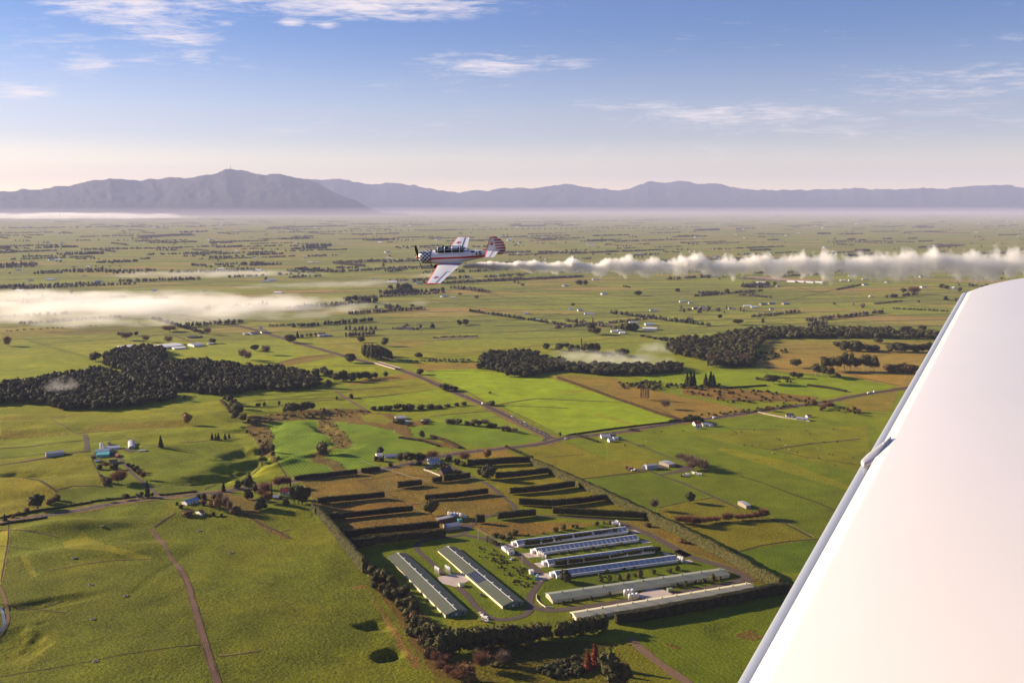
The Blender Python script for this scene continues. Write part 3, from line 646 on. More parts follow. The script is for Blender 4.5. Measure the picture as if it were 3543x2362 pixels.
# farm drives
drives = [(chain(('B', [(60, 300), (120, 330), (240, 385), (350, 440), (480, 495), (560, 560), (640, 635), (720, 690), (742, 735), (690, 760), (560, 785), (470, 808)]), ('B', [(400, 850)]), ('C', [(1330, -10), (1240, 60)])), 4.2),
          (chain(('C', [(1240, 40), (1160, 110), (1080, 190), (1010, 200), (760, 245), (690, 262), (640, 300), (650, 340), (720, 400), (820, 480), (900, 560)])), 4.6),
          (chain(('C', [(1080, 190), (1180, 205), (1290, 225), (1380, 280), (1500, 330), (1600, 380), (1690, 450), (1790, 540), (1850, 600)])), 5.5),
          (chain(('D', [(430, 480), (520, 560), (620, 640), (700, 700), (700, 780), (640, 850), (590, 920), (565, 990), (590, 1060)])), 6),
          (chain(('D', [(590, 1060), (560, 1130), (450, 1175), (280, 1200), (150, 1180), (60, 1120), (0, 1050)]), ('C', [(1220, 870), (1130, 760), (1030, 670)])), 5.5),
          (chain(('D', [(590, 1040), (700, 1090), (850, 1100), (1200, 1060), (1700, 985), (2200, 905)]), ('E', [(420, 690), (700, 650), (950, 600), (1060, 560), (1100, 580)])), 6.5),
          (chain(('D', [(1560, 150), (1700, 215), (1900, 290), (2100, 400), (2352, 545)]), ('E', [(350, 270), (520, 345), (700, 405), (860, 445), (960, 490), (1050, 545), (1110, 590)])), 8),
          (chain(('B', [(860, 790), (1100, 800), (1400, 820), (1640, 838), (1760, 870)])), 3.5),
          (chain(('B', [(1600, 80), (1750, 120), (1900, 170), (2100, 255), (2250, 300), (2352, 330)])), 3),
          (chain(('K', [(380, 645), (500, 700), (640, 740), (760, 790), (960, 880), (1100, 945), (1200, 990)])), 3.0),
          (chain(('M', [(1380, 1080), (1440, 1150)]), ), 5), (chain(('M', [(770, 590), (785, 650), (790, 735)])), 6),
          (chain(('M', [(1050, 760), (1130, 860), (1190, 930), (1290, 1010), (1380, 1080), (1430, 1140)])), 4),
          (chain(('G', [(1080, 105), (1200, 150), (1280, 170)])), 5)]
ribbons('farm_track', [(smooth(p), w) for p, w in drives], gravel, .11, .12)
ribbons('dirt_track', [(smooth(chain(('F', [(935, 605), (1000, 665), (1060, 745), (1115, 820), (1160, 900), (1195, 1000), (1230, 1120), (1290, 1330), (1370, 1568), (1430, 1750)]))), 3.4),
                       (smooth(chain(('F', [(965, 600), (1000, 655), (1045, 700)]))), 2.2),
                       (smooth(chain(('M', [(460, 465), (620, 550), (740, 600)]))), 2.5),
                       (smooth(chain(('E', [(-60, 1130), (60, 1240), (260, 1400), (500, 1568), (700, 1720)]))), 7),
                       (smooth(chain(('I', [(560, 330), (900, 470)]))), 2), (smooth(chain(('N', [(1490, 60), (1600, 130), (1750, 220), (1900, 300), (1950, 330)]))), 5),
                       (smooth(chain(('F', [(0, 975), (25, 1030), (45, 1100), (55, 1190), (30, 1240), (-40, 1290)]))), 2.2)], earth, .12, .25)
# wheel ruts in the grey-brown track
rut_m = mat('track_rut', (.15, .085, .065), .95, .1, noise=.4, nscale=.4)
rt = smooth(chain(('F', [(1115, 820), (1160, 900), (1195, 1000), (1230, 1120), (1290, 1330), (1370, 1568)]))); nn_ = normals(rt)
ribbons('track_rut', [([p+q*s_ for p, q in zip(rt, nn_)], .5) for s_ in (-.8, .8)]+[([p+q*s_ for p, q in zip(rt, nn_)], .6) for s_ in (-2.2, 2.2)], rut_m, .16, .3)
D = []
def dr(t, pts, w=1.6): D.append((fl(t, pts), w))
# drains, fence lines with rank growth
dr('M', [(0, 715), (410, 682)], 3); dr('M', [(430, 680), (750, 645)], 3); dr('M', [(0, 855), (820, 740)], 4.5); dr('M', [(0, 795), (420, 765), (800, 738)], 1.4); dr('M', [(700, 575), (1640, 505)], 2.2); dr('M', [(820, 660), (1100, 622)], 1.6)
dr('M', [(1620, 662), (2000, 622)], 3); dr('M', [(1290, 690), (1780, 725)], 1.8); dr('M', [(1110, 600), (1250, 655)], 1.2); dr('M', [(0, 965), (200, 995), (360, 1030), (440, 1080), (520, 1120)], 3.2)
dr('M', [(520, 1105), (660, 1065), (860, 1050), (960, 1055)], 1.8); dr('M', [(0, 520), (290, 465)], 1.8); dr('M', [(0, 108), (480, 75)], 2); dr('M', [(820, 780), (960, 1050)], 1.2)
dr('M', [(1850, 1075), (2000, 1000), (2160, 930), (2340, 850)], 2.0); dr('M', [(800, 1245), (1300, 1160)], 3); dr('M', [(0, 1360), (500, 1240), (820, 1190), (1300, 1150)], 2.6); dr('M', [(1440, 1140), (1780, 1105)], 3)
dr('M', [(1390, 1420), (1590, 1315)], 1.8); dr('M', [(0, 1480), (420, 1520)], .6); dr('M', [(100, 1050), (120, 1060)], .6); dr('M', [(0, 1415), (500, 1310), (1000, 1220), (1450, 1195)], 1.6)
dr('F', [(0, 628), (370, 672)], .7); dr('F', [(0, 708), (260, 735)], .8); dr('F', [(300, 870), (720, 805), (960, 785)], .9); dr('F', [(0, 1510), (560, 1440), (1290, 1330)], .8); dr('F', [(1380, 1400), (1637, 1370)], .7)
dr('F', [(975, 590), (1100, 515)], 1.6); dr('F', [(60, 590), (55, 640), (30, 800), (5, 940)], .8); dr('F', [(40, 1095), (230, 1098), (400, 1050)], 1.0); dr('F', [(0, 1090), (410, 1140)], .8)
dr('J', [(0, 490), (480, 240), (560, 200), (540, 110), (500, 60), (540, 0)], 2.0); dr('J', [(820, 200), (940, 340), (1000, 440)], 1.2); dr('J', [(0, 800), (190, 800)], 1.2); dr('J', [(0, 1165), (270, 1165), (480, 1095)], 1.4)
dr('J', [(260, 1180), (560, 1330), (870, 1440), (1100, 1568)], 2.2); dr('J', [(870, 1440), (1050, 1410)], 1.0)
dr('A', [(640, 465), (1000, 410), (1330, 440)], .9); dr('A', [(610, 450), (700, 500), (900, 590), (1060, 690), (1230, 790)], 1.0); dr('A', [(880, 570), (1050, 550), (1220, 520)], 1.0); dr('A', [(1100, 690), (1220, 680)], 1.0)
dr('B', [(1330, 462), (1600, 430), (1940, 390)], 3.2); dr('B', [(1000, 265), (1365, 240)], 1.3); dr('B', [(1740, 200), (2060, 280)], .9); dr('B', [(480, 490), (570, 492)], 1.0)
dr('K', [(390, 650), (960, 880), (1200, 990)], 1.2); dr('K', [(470, 980), (700, 930), (960, 890)], 1.0); dr('K', [(1160, 1385), (1400, 1320), (1640, 1285), (1900, 1265), (2000, 1275)], 1.8); dr('K', [(740, 1165), (1100, 1110), (1440, 1090)], 1.0)
dr('K', [(1200, 695), (1400, 755), (1650, 850), (1900, 935), (2100, 1025)], 2.4); dr('K', [(1490, 458), (1880, 400), (2300, 360)], 2.2); dr('K', [(1250, 420), (1500, 460), (1800, 525), (2300, 600)], 1.4); dr('K', [(1160, 272), (1580, 278)], 1.4)
dr('K', [(1040, 240), (1120, 270), (1180, 315), (1060, 340)], 1.2); dr('K', [(1450, 1075), (1600, 1120), (1850, 1250)], 2.5); dr('K', [(980, 420), (1100, 450)], 1.0); dr('K', [(730, 345), (1000, 410)], .8)
dr('N', [(400, 200), (1000, 130), (1700, 60), (2352, -10)], 1.4); dr('N', [(1100, 190), (1300, 180), (1640, 160)], 2.2); dr('N', [(1760, 150), (2000, 135), (2352, 85)], 1.6); dr('N', [(300, 300), (780, 240)], 1.2); dr('N', [(560, 290), (900, 215), (1400, 110)], 1.0)
dr('H', [(560, 765), (1000, 728)], 2.6); dr('H', [(150, 640), (600, 580)], 1.6); dr('H', [(0, 592), (540, 545)], 1.6); dr('H', [(540, 460), (880, 452), (1100, 470)], 2.0); dr('H', [(1040, 685), (1150, 665), (1300, 645), (1500, 655), (1860, 668)], 2.6)
dr('H', [(1120, 695), (1300, 700), (1500, 710)], 3); dr('H', [(540, 480), (820, 600), (940, 670)], 1.6); dr('H', [(1480, 895), (1800, 850), (2220, 795)], 3.4); dr('H', [(1060, 705), (1400, 865)], 1.2)
dr('I', [(640, 625), (1150, 625)], 2); dr('I', [(270, 665), (430, 740)], 2); dr('I', [(1400, 600), (1660, 560)], 4); dr('I', [(1330, 470), (1520, 520), (1660, 545)], 2.5); dr('I', [(860, 440), (1000, 470), (1200, 490)], 2); dr('I', [(1450, 380), (1790, 350)], 3)
dr('I', [(1000, 340), (1290, 330)], 2); dr('I', [(1320, 690), (1580, 705)], 2)
dr('G', [(560, 250), (260, 165), (140, 125)], 2.2); dr('G', [(270, 163), (760, 128), (1060, 105)], 3.2); dr('G', [(0, 100), (900, 40)], 2); dr('G', [(1330, 85), (1540, 66)], 3); dr('G', [(0, 400), (330, 375)], 3); dr('G', [(1700, 290), (1880, 250), (2080, 228)], 4)
dr('G', [(1800, 305), (2352, 300)], 2.5); dr('G', [(1440, 500), (2352, 440)], 1.5); dr('G', [(1600, 520), (2200, 500)], 2); dr('G', [(1600, 50), (1900, 30), (2352, 28)], 4)
dr('H', [(0, 125), (500, 145), (750, 135), (1100, 120), (1500, 80), (2352, 45)], 4); dr('H', [(950, 210), (1480, 168), (1640, 185)], 3); dr('H', [(340, 310), (700, 345), (1100, 310), (1500, 260)], 2.4); dr('H', [(1120, 110), (1640, 60), (2352, -30)], 3)
dr('H', [(1600, 260), (1900, 225), (2200, 240)], 3); dr('H', [(560, 370), (1200, 320)], 2.4); dr('H', [(830, 20), (1400, 80)], 2.5)
dr('Q', [(600, 530), (1100, 650), (1500, 690), (1850, 750)], 5); dr('Q', [(760, 690), (1100, 610), (1250, 570)], 5); dr('Q', [(200, 860), (600, 820), (860, 815)], 4); dr('Q', [(640, 770), (850, 810)], 3); dr('Q', [(0, 690), (400, 735)], 4)
dr('Q', [(1500, 640), (1950, 690)], 4); dr('Q', [(1150, 670), (1950, 745)], 3); dr('Q', [(0, 540), (900, 500)], 5); dr('Q', [(680, 640), (1050, 650)], 3); dr('Q', [(1280, 770), (1850, 800)], 3)
dr('P', [(0, 630), (1000, 590), (2200, 545)], 7); dr('P', [(960, 640), (1220, 625)], 7); dr('P', [(1280, 618), (1560, 600), (1880, 612)], 5); dr('P', [(0, 545), (560, 505)], 8); dr('P', [(700, 690), (1200, 650)], 4); dr('P', [(500, 860), (1100, 830)], 4)
dr('P', [(1390, 575), (1540, 590)], 4); dr('P', [(1880, 522), (2050, 500)], 12); dr('P', [(430, 670), (900, 760), (1250, 800)], 4); dr('P', [(800, 620), (1400, 760)], 3); dr('P', [(1150, 640), (1900, 790)], 3); dr('P', [(1500, 640), (2352, 780)], 3)
dr('O', [(480, 640), (1000, 610), (1600, 575), (2352, 545)], 11); dr('O', [(590, 465), (1400, 430), (2352, 375)], 10); dr('O', [(30, 568), (620, 535)], 10); dr('O', [(1600, 690), (2352, 640)], 8); dr('O', [(1490, 488), (1690, 478)], 9); dr('O', [(140, 520), (430, 505)], 8)
dr('O', [(0, 650), (450, 655), (600, 700)], 7); dr('O', [(1240, 830), (1650, 890), (1800, 905)], 6); dr('O', [(1820, 885), (2352, 850)], 7); dr('O', [(1280, 890), (1640, 875)], 5); dr('O', [(950, 870), (1200, 905)], 5); dr('O', [(1620, 465), (2020, 430)], 10)
near_d = [d for d in D if max(p[1] for p in d[0]) < 1900]; far_d = [d for d in D if max(p[1] for p in d[0]) >= 1900]
ribbons('drain', near_d, drain_m, .07, .35); ribbons('far_drain', far_d, drain_far, .2, .2)
ribbons('dry_margin', [([Vector(p)+q*(w*.9+.6) for p, q in zip(P, normals([Vector(p) for p in P]))], max(.7, w*.55)) for P, w in near_d[::2]], dry_m, .06, .6)
# concrete yards
def slab(t, pts, m=concrete, z=.14, name='concrete_yard'):
    P = [G(t, *p) for p in pts]; mb = MB(); top = [(p.x, p.y, p.z+z+.05) for p in P]; mb.face(top, m)
    for i in range(len(P)):
        a, b_ = top[i], top[(i+1) % len(P)]; mb.face([(a[0], a[1], a[2]-.4), (b_[0], b_[1], b_[2]-.4), b_, a], m)
    return struct(link(name, mb.mesh(name)))
slab('C', [(850, 580), (1010, 545), (1130, 565), (1148, 612), (1065, 650), (1020, 672), (900, 642), (855, 610)], z=.16)
for q in ([(478, 485), (600, 472), (690, 520), (560, 530)], [(620, 590), (740, 573), (800, 612), (690, 638)], [(640, 715), (760, 695), (840, 740), (700, 785), (640, 760)], [(285, 390), (400, 368), (470, 412), (330, 440)],
          [(1690, 950), (1880, 865), (2020, 875), (2125, 925), (1960, 985), (1800, 970)], [(1650, 235), (1720, 230), (1780, 262), (1690, 262)], [(1760, 345), (1840, 335), (1900, 362), (1800, 372)], [(2010, 475), (2060, 470), (2110, 500), (2050, 505)], [(2230, 560), (2300, 550), (2352, 575), (2260, 590)]):
    slab('D', q, z=.17)
# low bund wall beside the drive
wall_m = mat('pale_block', (.55, .50, .42), .8)
mb = MB(); P = [G('D', *p) for p in ((645, 930), (650, 985), (690, 1030), (745, 1068), (820, 1072))]
for a, b_ in zip(P, P[1:]):
    d = (b_-a); mb.box(((a.x+b_.x)/2, (a.y+b_.y)/2, a.z+.45), (d.length+.3, .35, 1.0), wall_m, math.atan2(d.y, d.x))
tag(link('block_wall', mb.mesh('block_wall')), 'low pale block wall curving beside the drive by the corrugated green shed', 'wall')
mb = MB(); P = [G('A', *p) for p in ((1218, 380), (1290, 405), (1365, 435))]
for a, b_ in zip(P, P[1:]):
    d = (b_-a); mb.box(((a.x+b_.x)/2, (a.y+b_.y)/2, a.z+.7), (d.length+.2, .3, 1.5), wall_m, math.atan2(d.y, d.x))
tag(link('board_fence', mb.mesh('board_fence')), 'pale straight fence behind the brown-roofed house in the farm', 'fence')
mb = MB(); P = [G('I', *p) for p in ((850, 693), (900, 705), (1000, 725), (1100, 738), (1145, 745))]
for a, b_ in zip(P, P[1:]):
    d = (b_-a); mb.box(((a.x+b_.x)/2, (a.y+b_.y)/2, a.z+.5), (d.length+.1, 3.0, 1.0), concrete, math.atan2(d.y, d.x))
tag(link('drive_wall', mb.mesh('drive_wall')), 'long pale drive wall running from the road to the white house at right', 'wall')
# bridge on the side road
mb = MB(); a = G('H', 196, 402); b_ = G('H', 345, 446); d = b_-a; L = d.length; r = math.atan2(d.y, d.x); q = Vector((-math.sin(r), math.cos(r), 0)); c = (a+b_)/2
br = empty('road_bridge', (c.x, c.y, c.z), r); tag(br, 'long pale concrete road bridge left of the side road, beside dark pines', 'bridge')
mb.box((0, 0, .8), (L, 11, 1.3), asphalt); link('deck', mb.mesh('deck'), br)
for s_ in (-1, 1):
    mb = MB(); mb.box((0, s_*5.7, 1.4), (L, .5, 2.2), concrete); link('parapet', mb.mesh('parapet'), br)
for k in range(5):
    mb = MB(); mb.box((-L/2+L*(k+.5)/5, 0, -1.5), (1.2, 9, 4.2), concrete); link('pier', mb.mesh('pier'), br)
ribbons('pond', [(fl('H', [(620, 243), (700, 240), (790, 238), (860, 233)]), 14)], water_m, .35, .9)
ribbons('stream', [(fl('F', [(5, 1110), (22, 1160), (30, 1215), (5, 1250)]), 2.5)], water_m, .2, .3)
ribbons('yard', [(fl('K', [(180, 640), (330, 640), (600, 590), (700, 620)]), 14), (fl('K', [(470, 690), (640, 660), (760, 620)]), 9), (fl('B', [(80, 850), (230, 880), (330, 900)]), 12), (fl('M', [(1100, 720), (1220, 745)]), 8), (fl('M', [(840, 760), (1000, 760), (1060, 790)]), 10),
                 (fl('Q', [(480, 530), (650, 545), (900, 550)]), 60), (fl('Q', [(520, 745), (700, 755)]), 22)], gravel, .09, .5)
# ------------------------------------------------------------------ vegetation
bark = mat('bark', (.11, .085, .065), .9); pale_bark = mat('pale_bark', (.28, .24, .20), .9)
L_DARK = leafmat('leaf_evergreen', (.013, .016, .007), (.092, .084, .026))
L_PINE = leafmat('leaf_conifer', (.014, .020, .009), (.050, .052, .016))
L_OLIVE = leafmat('leaf_olive', (.030, .031, .009), (.095, .080, .020))
L_HEDGE = leafmat('leaf_hedge', (.018, .018, .006), (.072, .060, .016))
L_AUT = leafmat('leaf_autumn', (.16, .075, .025), (.26, .15, .04))
L_HEDGE_LIT = leafmat('leaf_hedge_lit', (.034, .036, .009), (.100, .090, .020)); L_RED = leafmat('leaf_rust', (.16, .034, .016), (.27, .075, .028), .2)  # lighter hedge leaf copy: the sunlit face is put into its colour
L_TWIG = leafmat('bare_twigs', (.13, .085, .06), (.21, .145, .10), .2)
L_TWIGR = leafmat('bare_red_twigs', (.15, .07, .045), (.22, .115, .06), .2)
L_BRN = leafmat('brown_scrub', (.075, .048, .022), (.17, .105, .045), .2)
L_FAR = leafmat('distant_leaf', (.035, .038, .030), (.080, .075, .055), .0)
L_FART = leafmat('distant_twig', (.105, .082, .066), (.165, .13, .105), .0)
L_GRN = leafmat('leaf_green', (.035, .055, .012), (.07, .095, .018))
rng = np.random.default_rng(5)
def leafquads(C, Nn, size, aniso=1.0):
    """one quad per centre C with normal about Nn"""
    n = len(C); Nn = Nn+rng.normal(0, .55, (n, 3)); Nn /= np.linalg.norm(Nn, axis=1)[:, None]+1e-9
    r = rng.normal(0, 1, (n, 3)); U = np.cross(Nn, r); U /= np.linalg.norm(U, axis=1)[:, None]+1e-9; W = np.cross(Nn, U)
    s = (size*(.6+.8*rng.random(n)))[:, None] if np.ndim(size) else (size*(.6+.8*rng.random(n)))[:, None]
    U = U*s*.5; W = W*s*.5*aniso
    V = np.stack([C-U-W, C+U-W*.6, C+U*.8+W, C-U*.7+W*.9], 1).reshape(-1, 3); F = np.arange(4*n).reshape(n, 4)
    return V, F
def ico(sub=1):
    import bmesh
    bm = bmesh.new(); bmesh.ops.create_icosphere(bm, subdivisions=sub, radius=1); V = np.array([v.co[:] for v in bm.verts]); F = np.array([[v.index for v in f.verts] for f in bm.faces]); bm.free(); return V, F
ICO2 = ico(2); ICO1 = ico(1)
def quadify(F):  # triangles to degenerate-free quads list is avoided; keep tri meshes apart
    return F
def join(parts):
    """parts of (V, F(k,4 or 3)) -> triangles"""
    VV, FF, k = [], [], 0
    for V, F in parts:
        if F.shape[1] == 4: F = np.concatenate([F[:, [0, 1, 2]], F[:, [0, 2, 3]]])
        VV.append(V); FF.append(F+k); k += len(V)
    return np.concatenate(VV), np.concatenate(FF)
def blob(c, r, seed, ic=ICO2, rough=.35):
    V, F = ic; d = 1+(fbm(V[:, 0]*1.7+seed, V[:, 1]*1.7+V[:, 2]*1.3+seed*.7, 3, 5)-.5)*rough*2
    return V*d[:, None]*np.array(r)+np.array(c), F
def crown_round(h, w, seed, lobes=7, leaves=420, ls=.9, low=.22, flat_=.0):
    """a crown of overlapping lobes with leafy clumps over them; h total height, w width"""
    rs = np.random.default_rng(seed); P = []; lc = []
    for i in range(lobes):
        a = rs.random()*6.28; rr = w*.5*(.25+.45*rs.random())*(0 if i == 0 else 1); z = h*(low+.18+(.78-low)*rs.random()*.75)
        if i == 0: z = h*(low+(1-low)*.5)
        k = w*.5*(.42+.28*rs.random()) if i else w*.42
        kz = min(k*(.8-.3*flat_), h*(1-low)*.45) if i else h*(1-low)*.44
        z = min(z, h-kz); c = (math.cos(a)*rr, math.sin(a)*rr, z); P.append(blob(c, (k*.88, k*.88, kz*.88), seed+i, ICO2, .3)); lc.append((c, (k, k, kz)))
    per = leaves//lobes; CC, NN = [], []
    for c, r in lc:
        d = rs.normal(0, 1, (per, 3)); d /= np.linalg.norm(d, axis=1)[:, None]; CC.append(np.array(c)+d*np.array(r)*(.90+.34*rs.random((per, 1)))); NN.append(d)
    V, F = leafquads(np.concatenate(CC), np.concatenate(NN), ls); V[:, 2] = np.maximum(V[:, 2], h*low*.5); P.append((V, F)); return join(P)
def crown_cone(h, w, seed, leaves=420, ls=.9, low=.05, power=1.0):
    rs = np.random.default_rng(seed); n = leaves; t = rs.random(n)**.8; z = h*(low+(1-low)*t)
    rad = w*.5*(1-t)**power*(.75+.35*np.sin(z*2.2+seed)*.5+.25*rs.random(n)); a = rs.random(n)*6.28
    C = np.stack([np.cos(a)*rad, np.sin(a)*rad, z], 1); Nn = np.stack([np.cos(a), np.sin(a), np.full(n, .25)], 1)
    V, F = leafquads(C, Nn, ls); zz = np.linspace(h*low, h, 9); ring = []
    for k, q in enumerate(zz):
        tt = (q/h-low)/(1-low); rr = w*.42*(max(0, 1-tt))**power*(.9+.2*((k*7) % 3-1)*.5)
        ang = np.linspace(0, 6.28, 10, endpoint=False); ring.append(np.stack([np.cos(ang)*rr, np.sin(ang)*rr, np.full(10, q)], 1))
    R_ = np.concatenate(ring); FF = [(i*10+j, i*10+(j+1) % 10, (i+1)*10+(j+1) % 10, (i+1)*10+j) for i in range(8) for j in range(10)]
    return join([(V, F), (R_, np.array(FF))])
def crown_twigs(h, w, seed, n=240, fast=False, low=.25, th=.10):
    """winter crown: thin twig slivers fanning from limbs"""
    rs = np.random.default_rng(seed); V = []; 
    for i in range(n):
        a = rs.random()*6.28; e = rs.random()**.6
        if fast: b0 = np.array([math.cos(a)*w*.12*rs.random(), math.sin(a)*w*.12*rs.random(), h*(low+.6*rs.random())]); b1 = b0+np.array([math.cos(a)*w*.25*rs.random(), math.sin(a)*w*.25*rs.random(), h*.3*rs.random()+.5])
        else:
            b0 = np.array([math.cos(a)*w*.28*rs.random(), math.sin(a)*w*.28*rs.random(), h*(low+.35*rs.random())]); el_ = .15+1.25*rs.random(); L = h*.22+h*.28*rs.random()
            b1 = b0+np.array([math.cos(a)*math.cos(el_)*L*w/h, math.sin(a)*math.cos(el_)*L*w/h, math.sin(el_)*L])
            b1[2] = min(b1[2], h*(1-.12*rs.random()))
        d = b1-b0; s = np.cross(d, rs.normal(0, 1, 3)); s = s/(np.linalg.norm(s)+1e-6)*th*(1+rs.random()); m = (b0+b1)/2+rs.normal(0, .25, 3)
        V += [b0-s, b0+s, m+s*.9, m-s*.9, m-s*.9, m+s*.9, b1+s*.4, b1-s*.4]
    V = np.array(V); F = np.arange(len(V)).reshape(-1, 4); return join([(V, F)])
def trunk(h, r, seed, limbs=4, m=bark, lean=0.0):
    rs = random.Random(seed); mb = MB(); top = Vector((lean+rs.uniform(-.3, .3), rs.uniform(-.3, .3), h*.45)); mb.tube((0, 0, -.5), top, r, r*.7, m, 6, False)
    for i in range(limbs):
        a = 6.28*i/limbs+rs.random(); e = top+Vector((math.cos(a)*h*.2, math.sin(a)*h*.2, h*.3)); mb.tube(top, e, r*.5, r*.2, m, 5, False)
    mb.tube(top, (0, 0, h*.8), r*.6, r*.2, m, 5, False); return mb.mesh('trunk')
KIND = {}
def kind(key, crowns, trunks): KIND[key] = (crowns, trunks)
def cm(name, VF, m): return np_mesh(name, VF[0], VF[1], m)
kind('evergreen', [cm('crown', crown_round(10, 10, s, 8, 700, .75, .12), L_DARK) for s in range(5)], [trunk(10, .35, s) for s in range(2)])
kind('tall_evergreen', [cm('crown', crown_round(14, 8.5, 20+s, 8, 760, .8, .10), L_DARK) for s in range(4)], [trunk(14, .4, s) for s in range(2)])
kind('gum', [cm('crown', crown_round(12, 9, 40+s, 9, 620, .8, .28), L_OLIVE) for s in range(3)], [trunk(12, .35, s, 5, pale_bark) for s in range(2)])
kind('conifer', [cm('crown', crown_cone(12, 6, 60+s, 620, .8), L_PINE) for s in range(3)], [trunk(12, .3, s, 0) for s in range(2)])
kind('cypress', [cm('crown', crown_round(12, 7, 80+s, 7, 640, .8, .03), L_OLIVE) for s in range(3)], [trunk(12, .35, s, 2) for s in range(2)])
kind('rust', [cm('crown', crown_cone(12, 7, 90+s, 700, .8, .02, .75), L_RED) for s in range(2)], [trunk(12, .3, s, 0) for s in range(1)])
kind('bare', [cm('crown', crown_twigs(11, 11, 100+s, 300), L_TWIG) for s in range(3)], [trunk(11, .28, s, 6, pale_bark) for s in range(2)])
kind('bare_red', [cm('crown', crown_twigs(11, 11, 120+s, 420, th=.12), L_TWIGR) for s in range(3)], [trunk(11, .28, s, 6) for s in range(2)])
kind('autumn', [cm('crown', crown_round(10, 9, 140+s, 7, 480, .7, .15), L_AUT) for s in range(2)], [trunk(10, .28, s, 5) for s in range(1)])
kind('poplar', [cm('crown', crown_twigs(16, 4.5, 160+s, 420, True, .08, .2), L_TWIG) for s in range(3)], [trunk(16, .22, s, 2, pale_bark) for s in range(1)])
kind('shrub', [cm('crown', crown_round(4, 5, 180+s, 5, 230, .6, .0), L_HEDGE_LIT) for s in range(4)], [trunk(4, .12, s, 3) for s in range(1)])
kind('dark_shrub', [cm('crown', crown_round(4, 5, 190+s, 5, 230, .6, .0), L_DARK) for s in range(4)], [trunk(4, .12, s, 3) for s in range(1)])
kind('brown_shrub', [cm('crown', crown_round(4, 5, 200+s, 5, 260, .6, .0), L_BRN) for s in range(4)], [trunk(4, .12, s, 3) for s in range(1)])
BASEH = dict(evergreen=10, tall_evergreen=14, gum=12, conifer=12, cypress=12, rust=12, bare=11, bare_red=11, autumn=10, poplar=16, shrub=4, dark_shrub=4, brown_shrub=4)
BASEW = dict(evergreen=10, tall_evergreen=8.5, gum=9, conifer=6, cypress=7, rust=7, bare=11, bare_red=11, autumn=9, poplar=4.5, shrub=5, dark_shrub=5, brown_shrub=5)
NAMES = dict(evergreen='evergreen_tree', tall_evergreen='evergreen_tree', gum='gum_tree', conifer='conifer_tree', cypress='cypress_tree', rust='rust_red_tree', bare='bare_tree', bare_red='bare_tree', autumn='autumn_tree', poplar='poplar_tree', shrub='shrub', dark_shrub='shrub', brown_shrub='shrub')
TR = random.Random(11)
def plant(key, P, h, label, group=None, w=None, cat=None, whole=None):
    """one tree or shrub of height h standing at P"""
    cr, tk = KIND[key]; s = h/BASEH[key]; sw = (w/BASEW[key]) if w else s; rz = TR.random()*6.28
    small = whole if whole is not None else False
    e = empty(NAMES[key], (P[0], P[1], P[2] if len(P) > 2 else float(H(P[0], P[1]))), rz); e.scale = (sw, sw, s)
    link('crown', TR.choice(cr), e); link('trunk', TR.choice(tk), e)
    tag(e, label, cat or ('shrub' if 'shrub' in key else 'tree'), group); return e
def sighted(key, t, x, y, ytop, label, group=None, w=None):
    P = G(t, x, y); h = max(1.2, height(t, x, y, ytop)); ww = None
    if w: ww = w*TILES[t][2]/FPX*P.y*1.02
    return plant(key, P, h, label, group, ww)
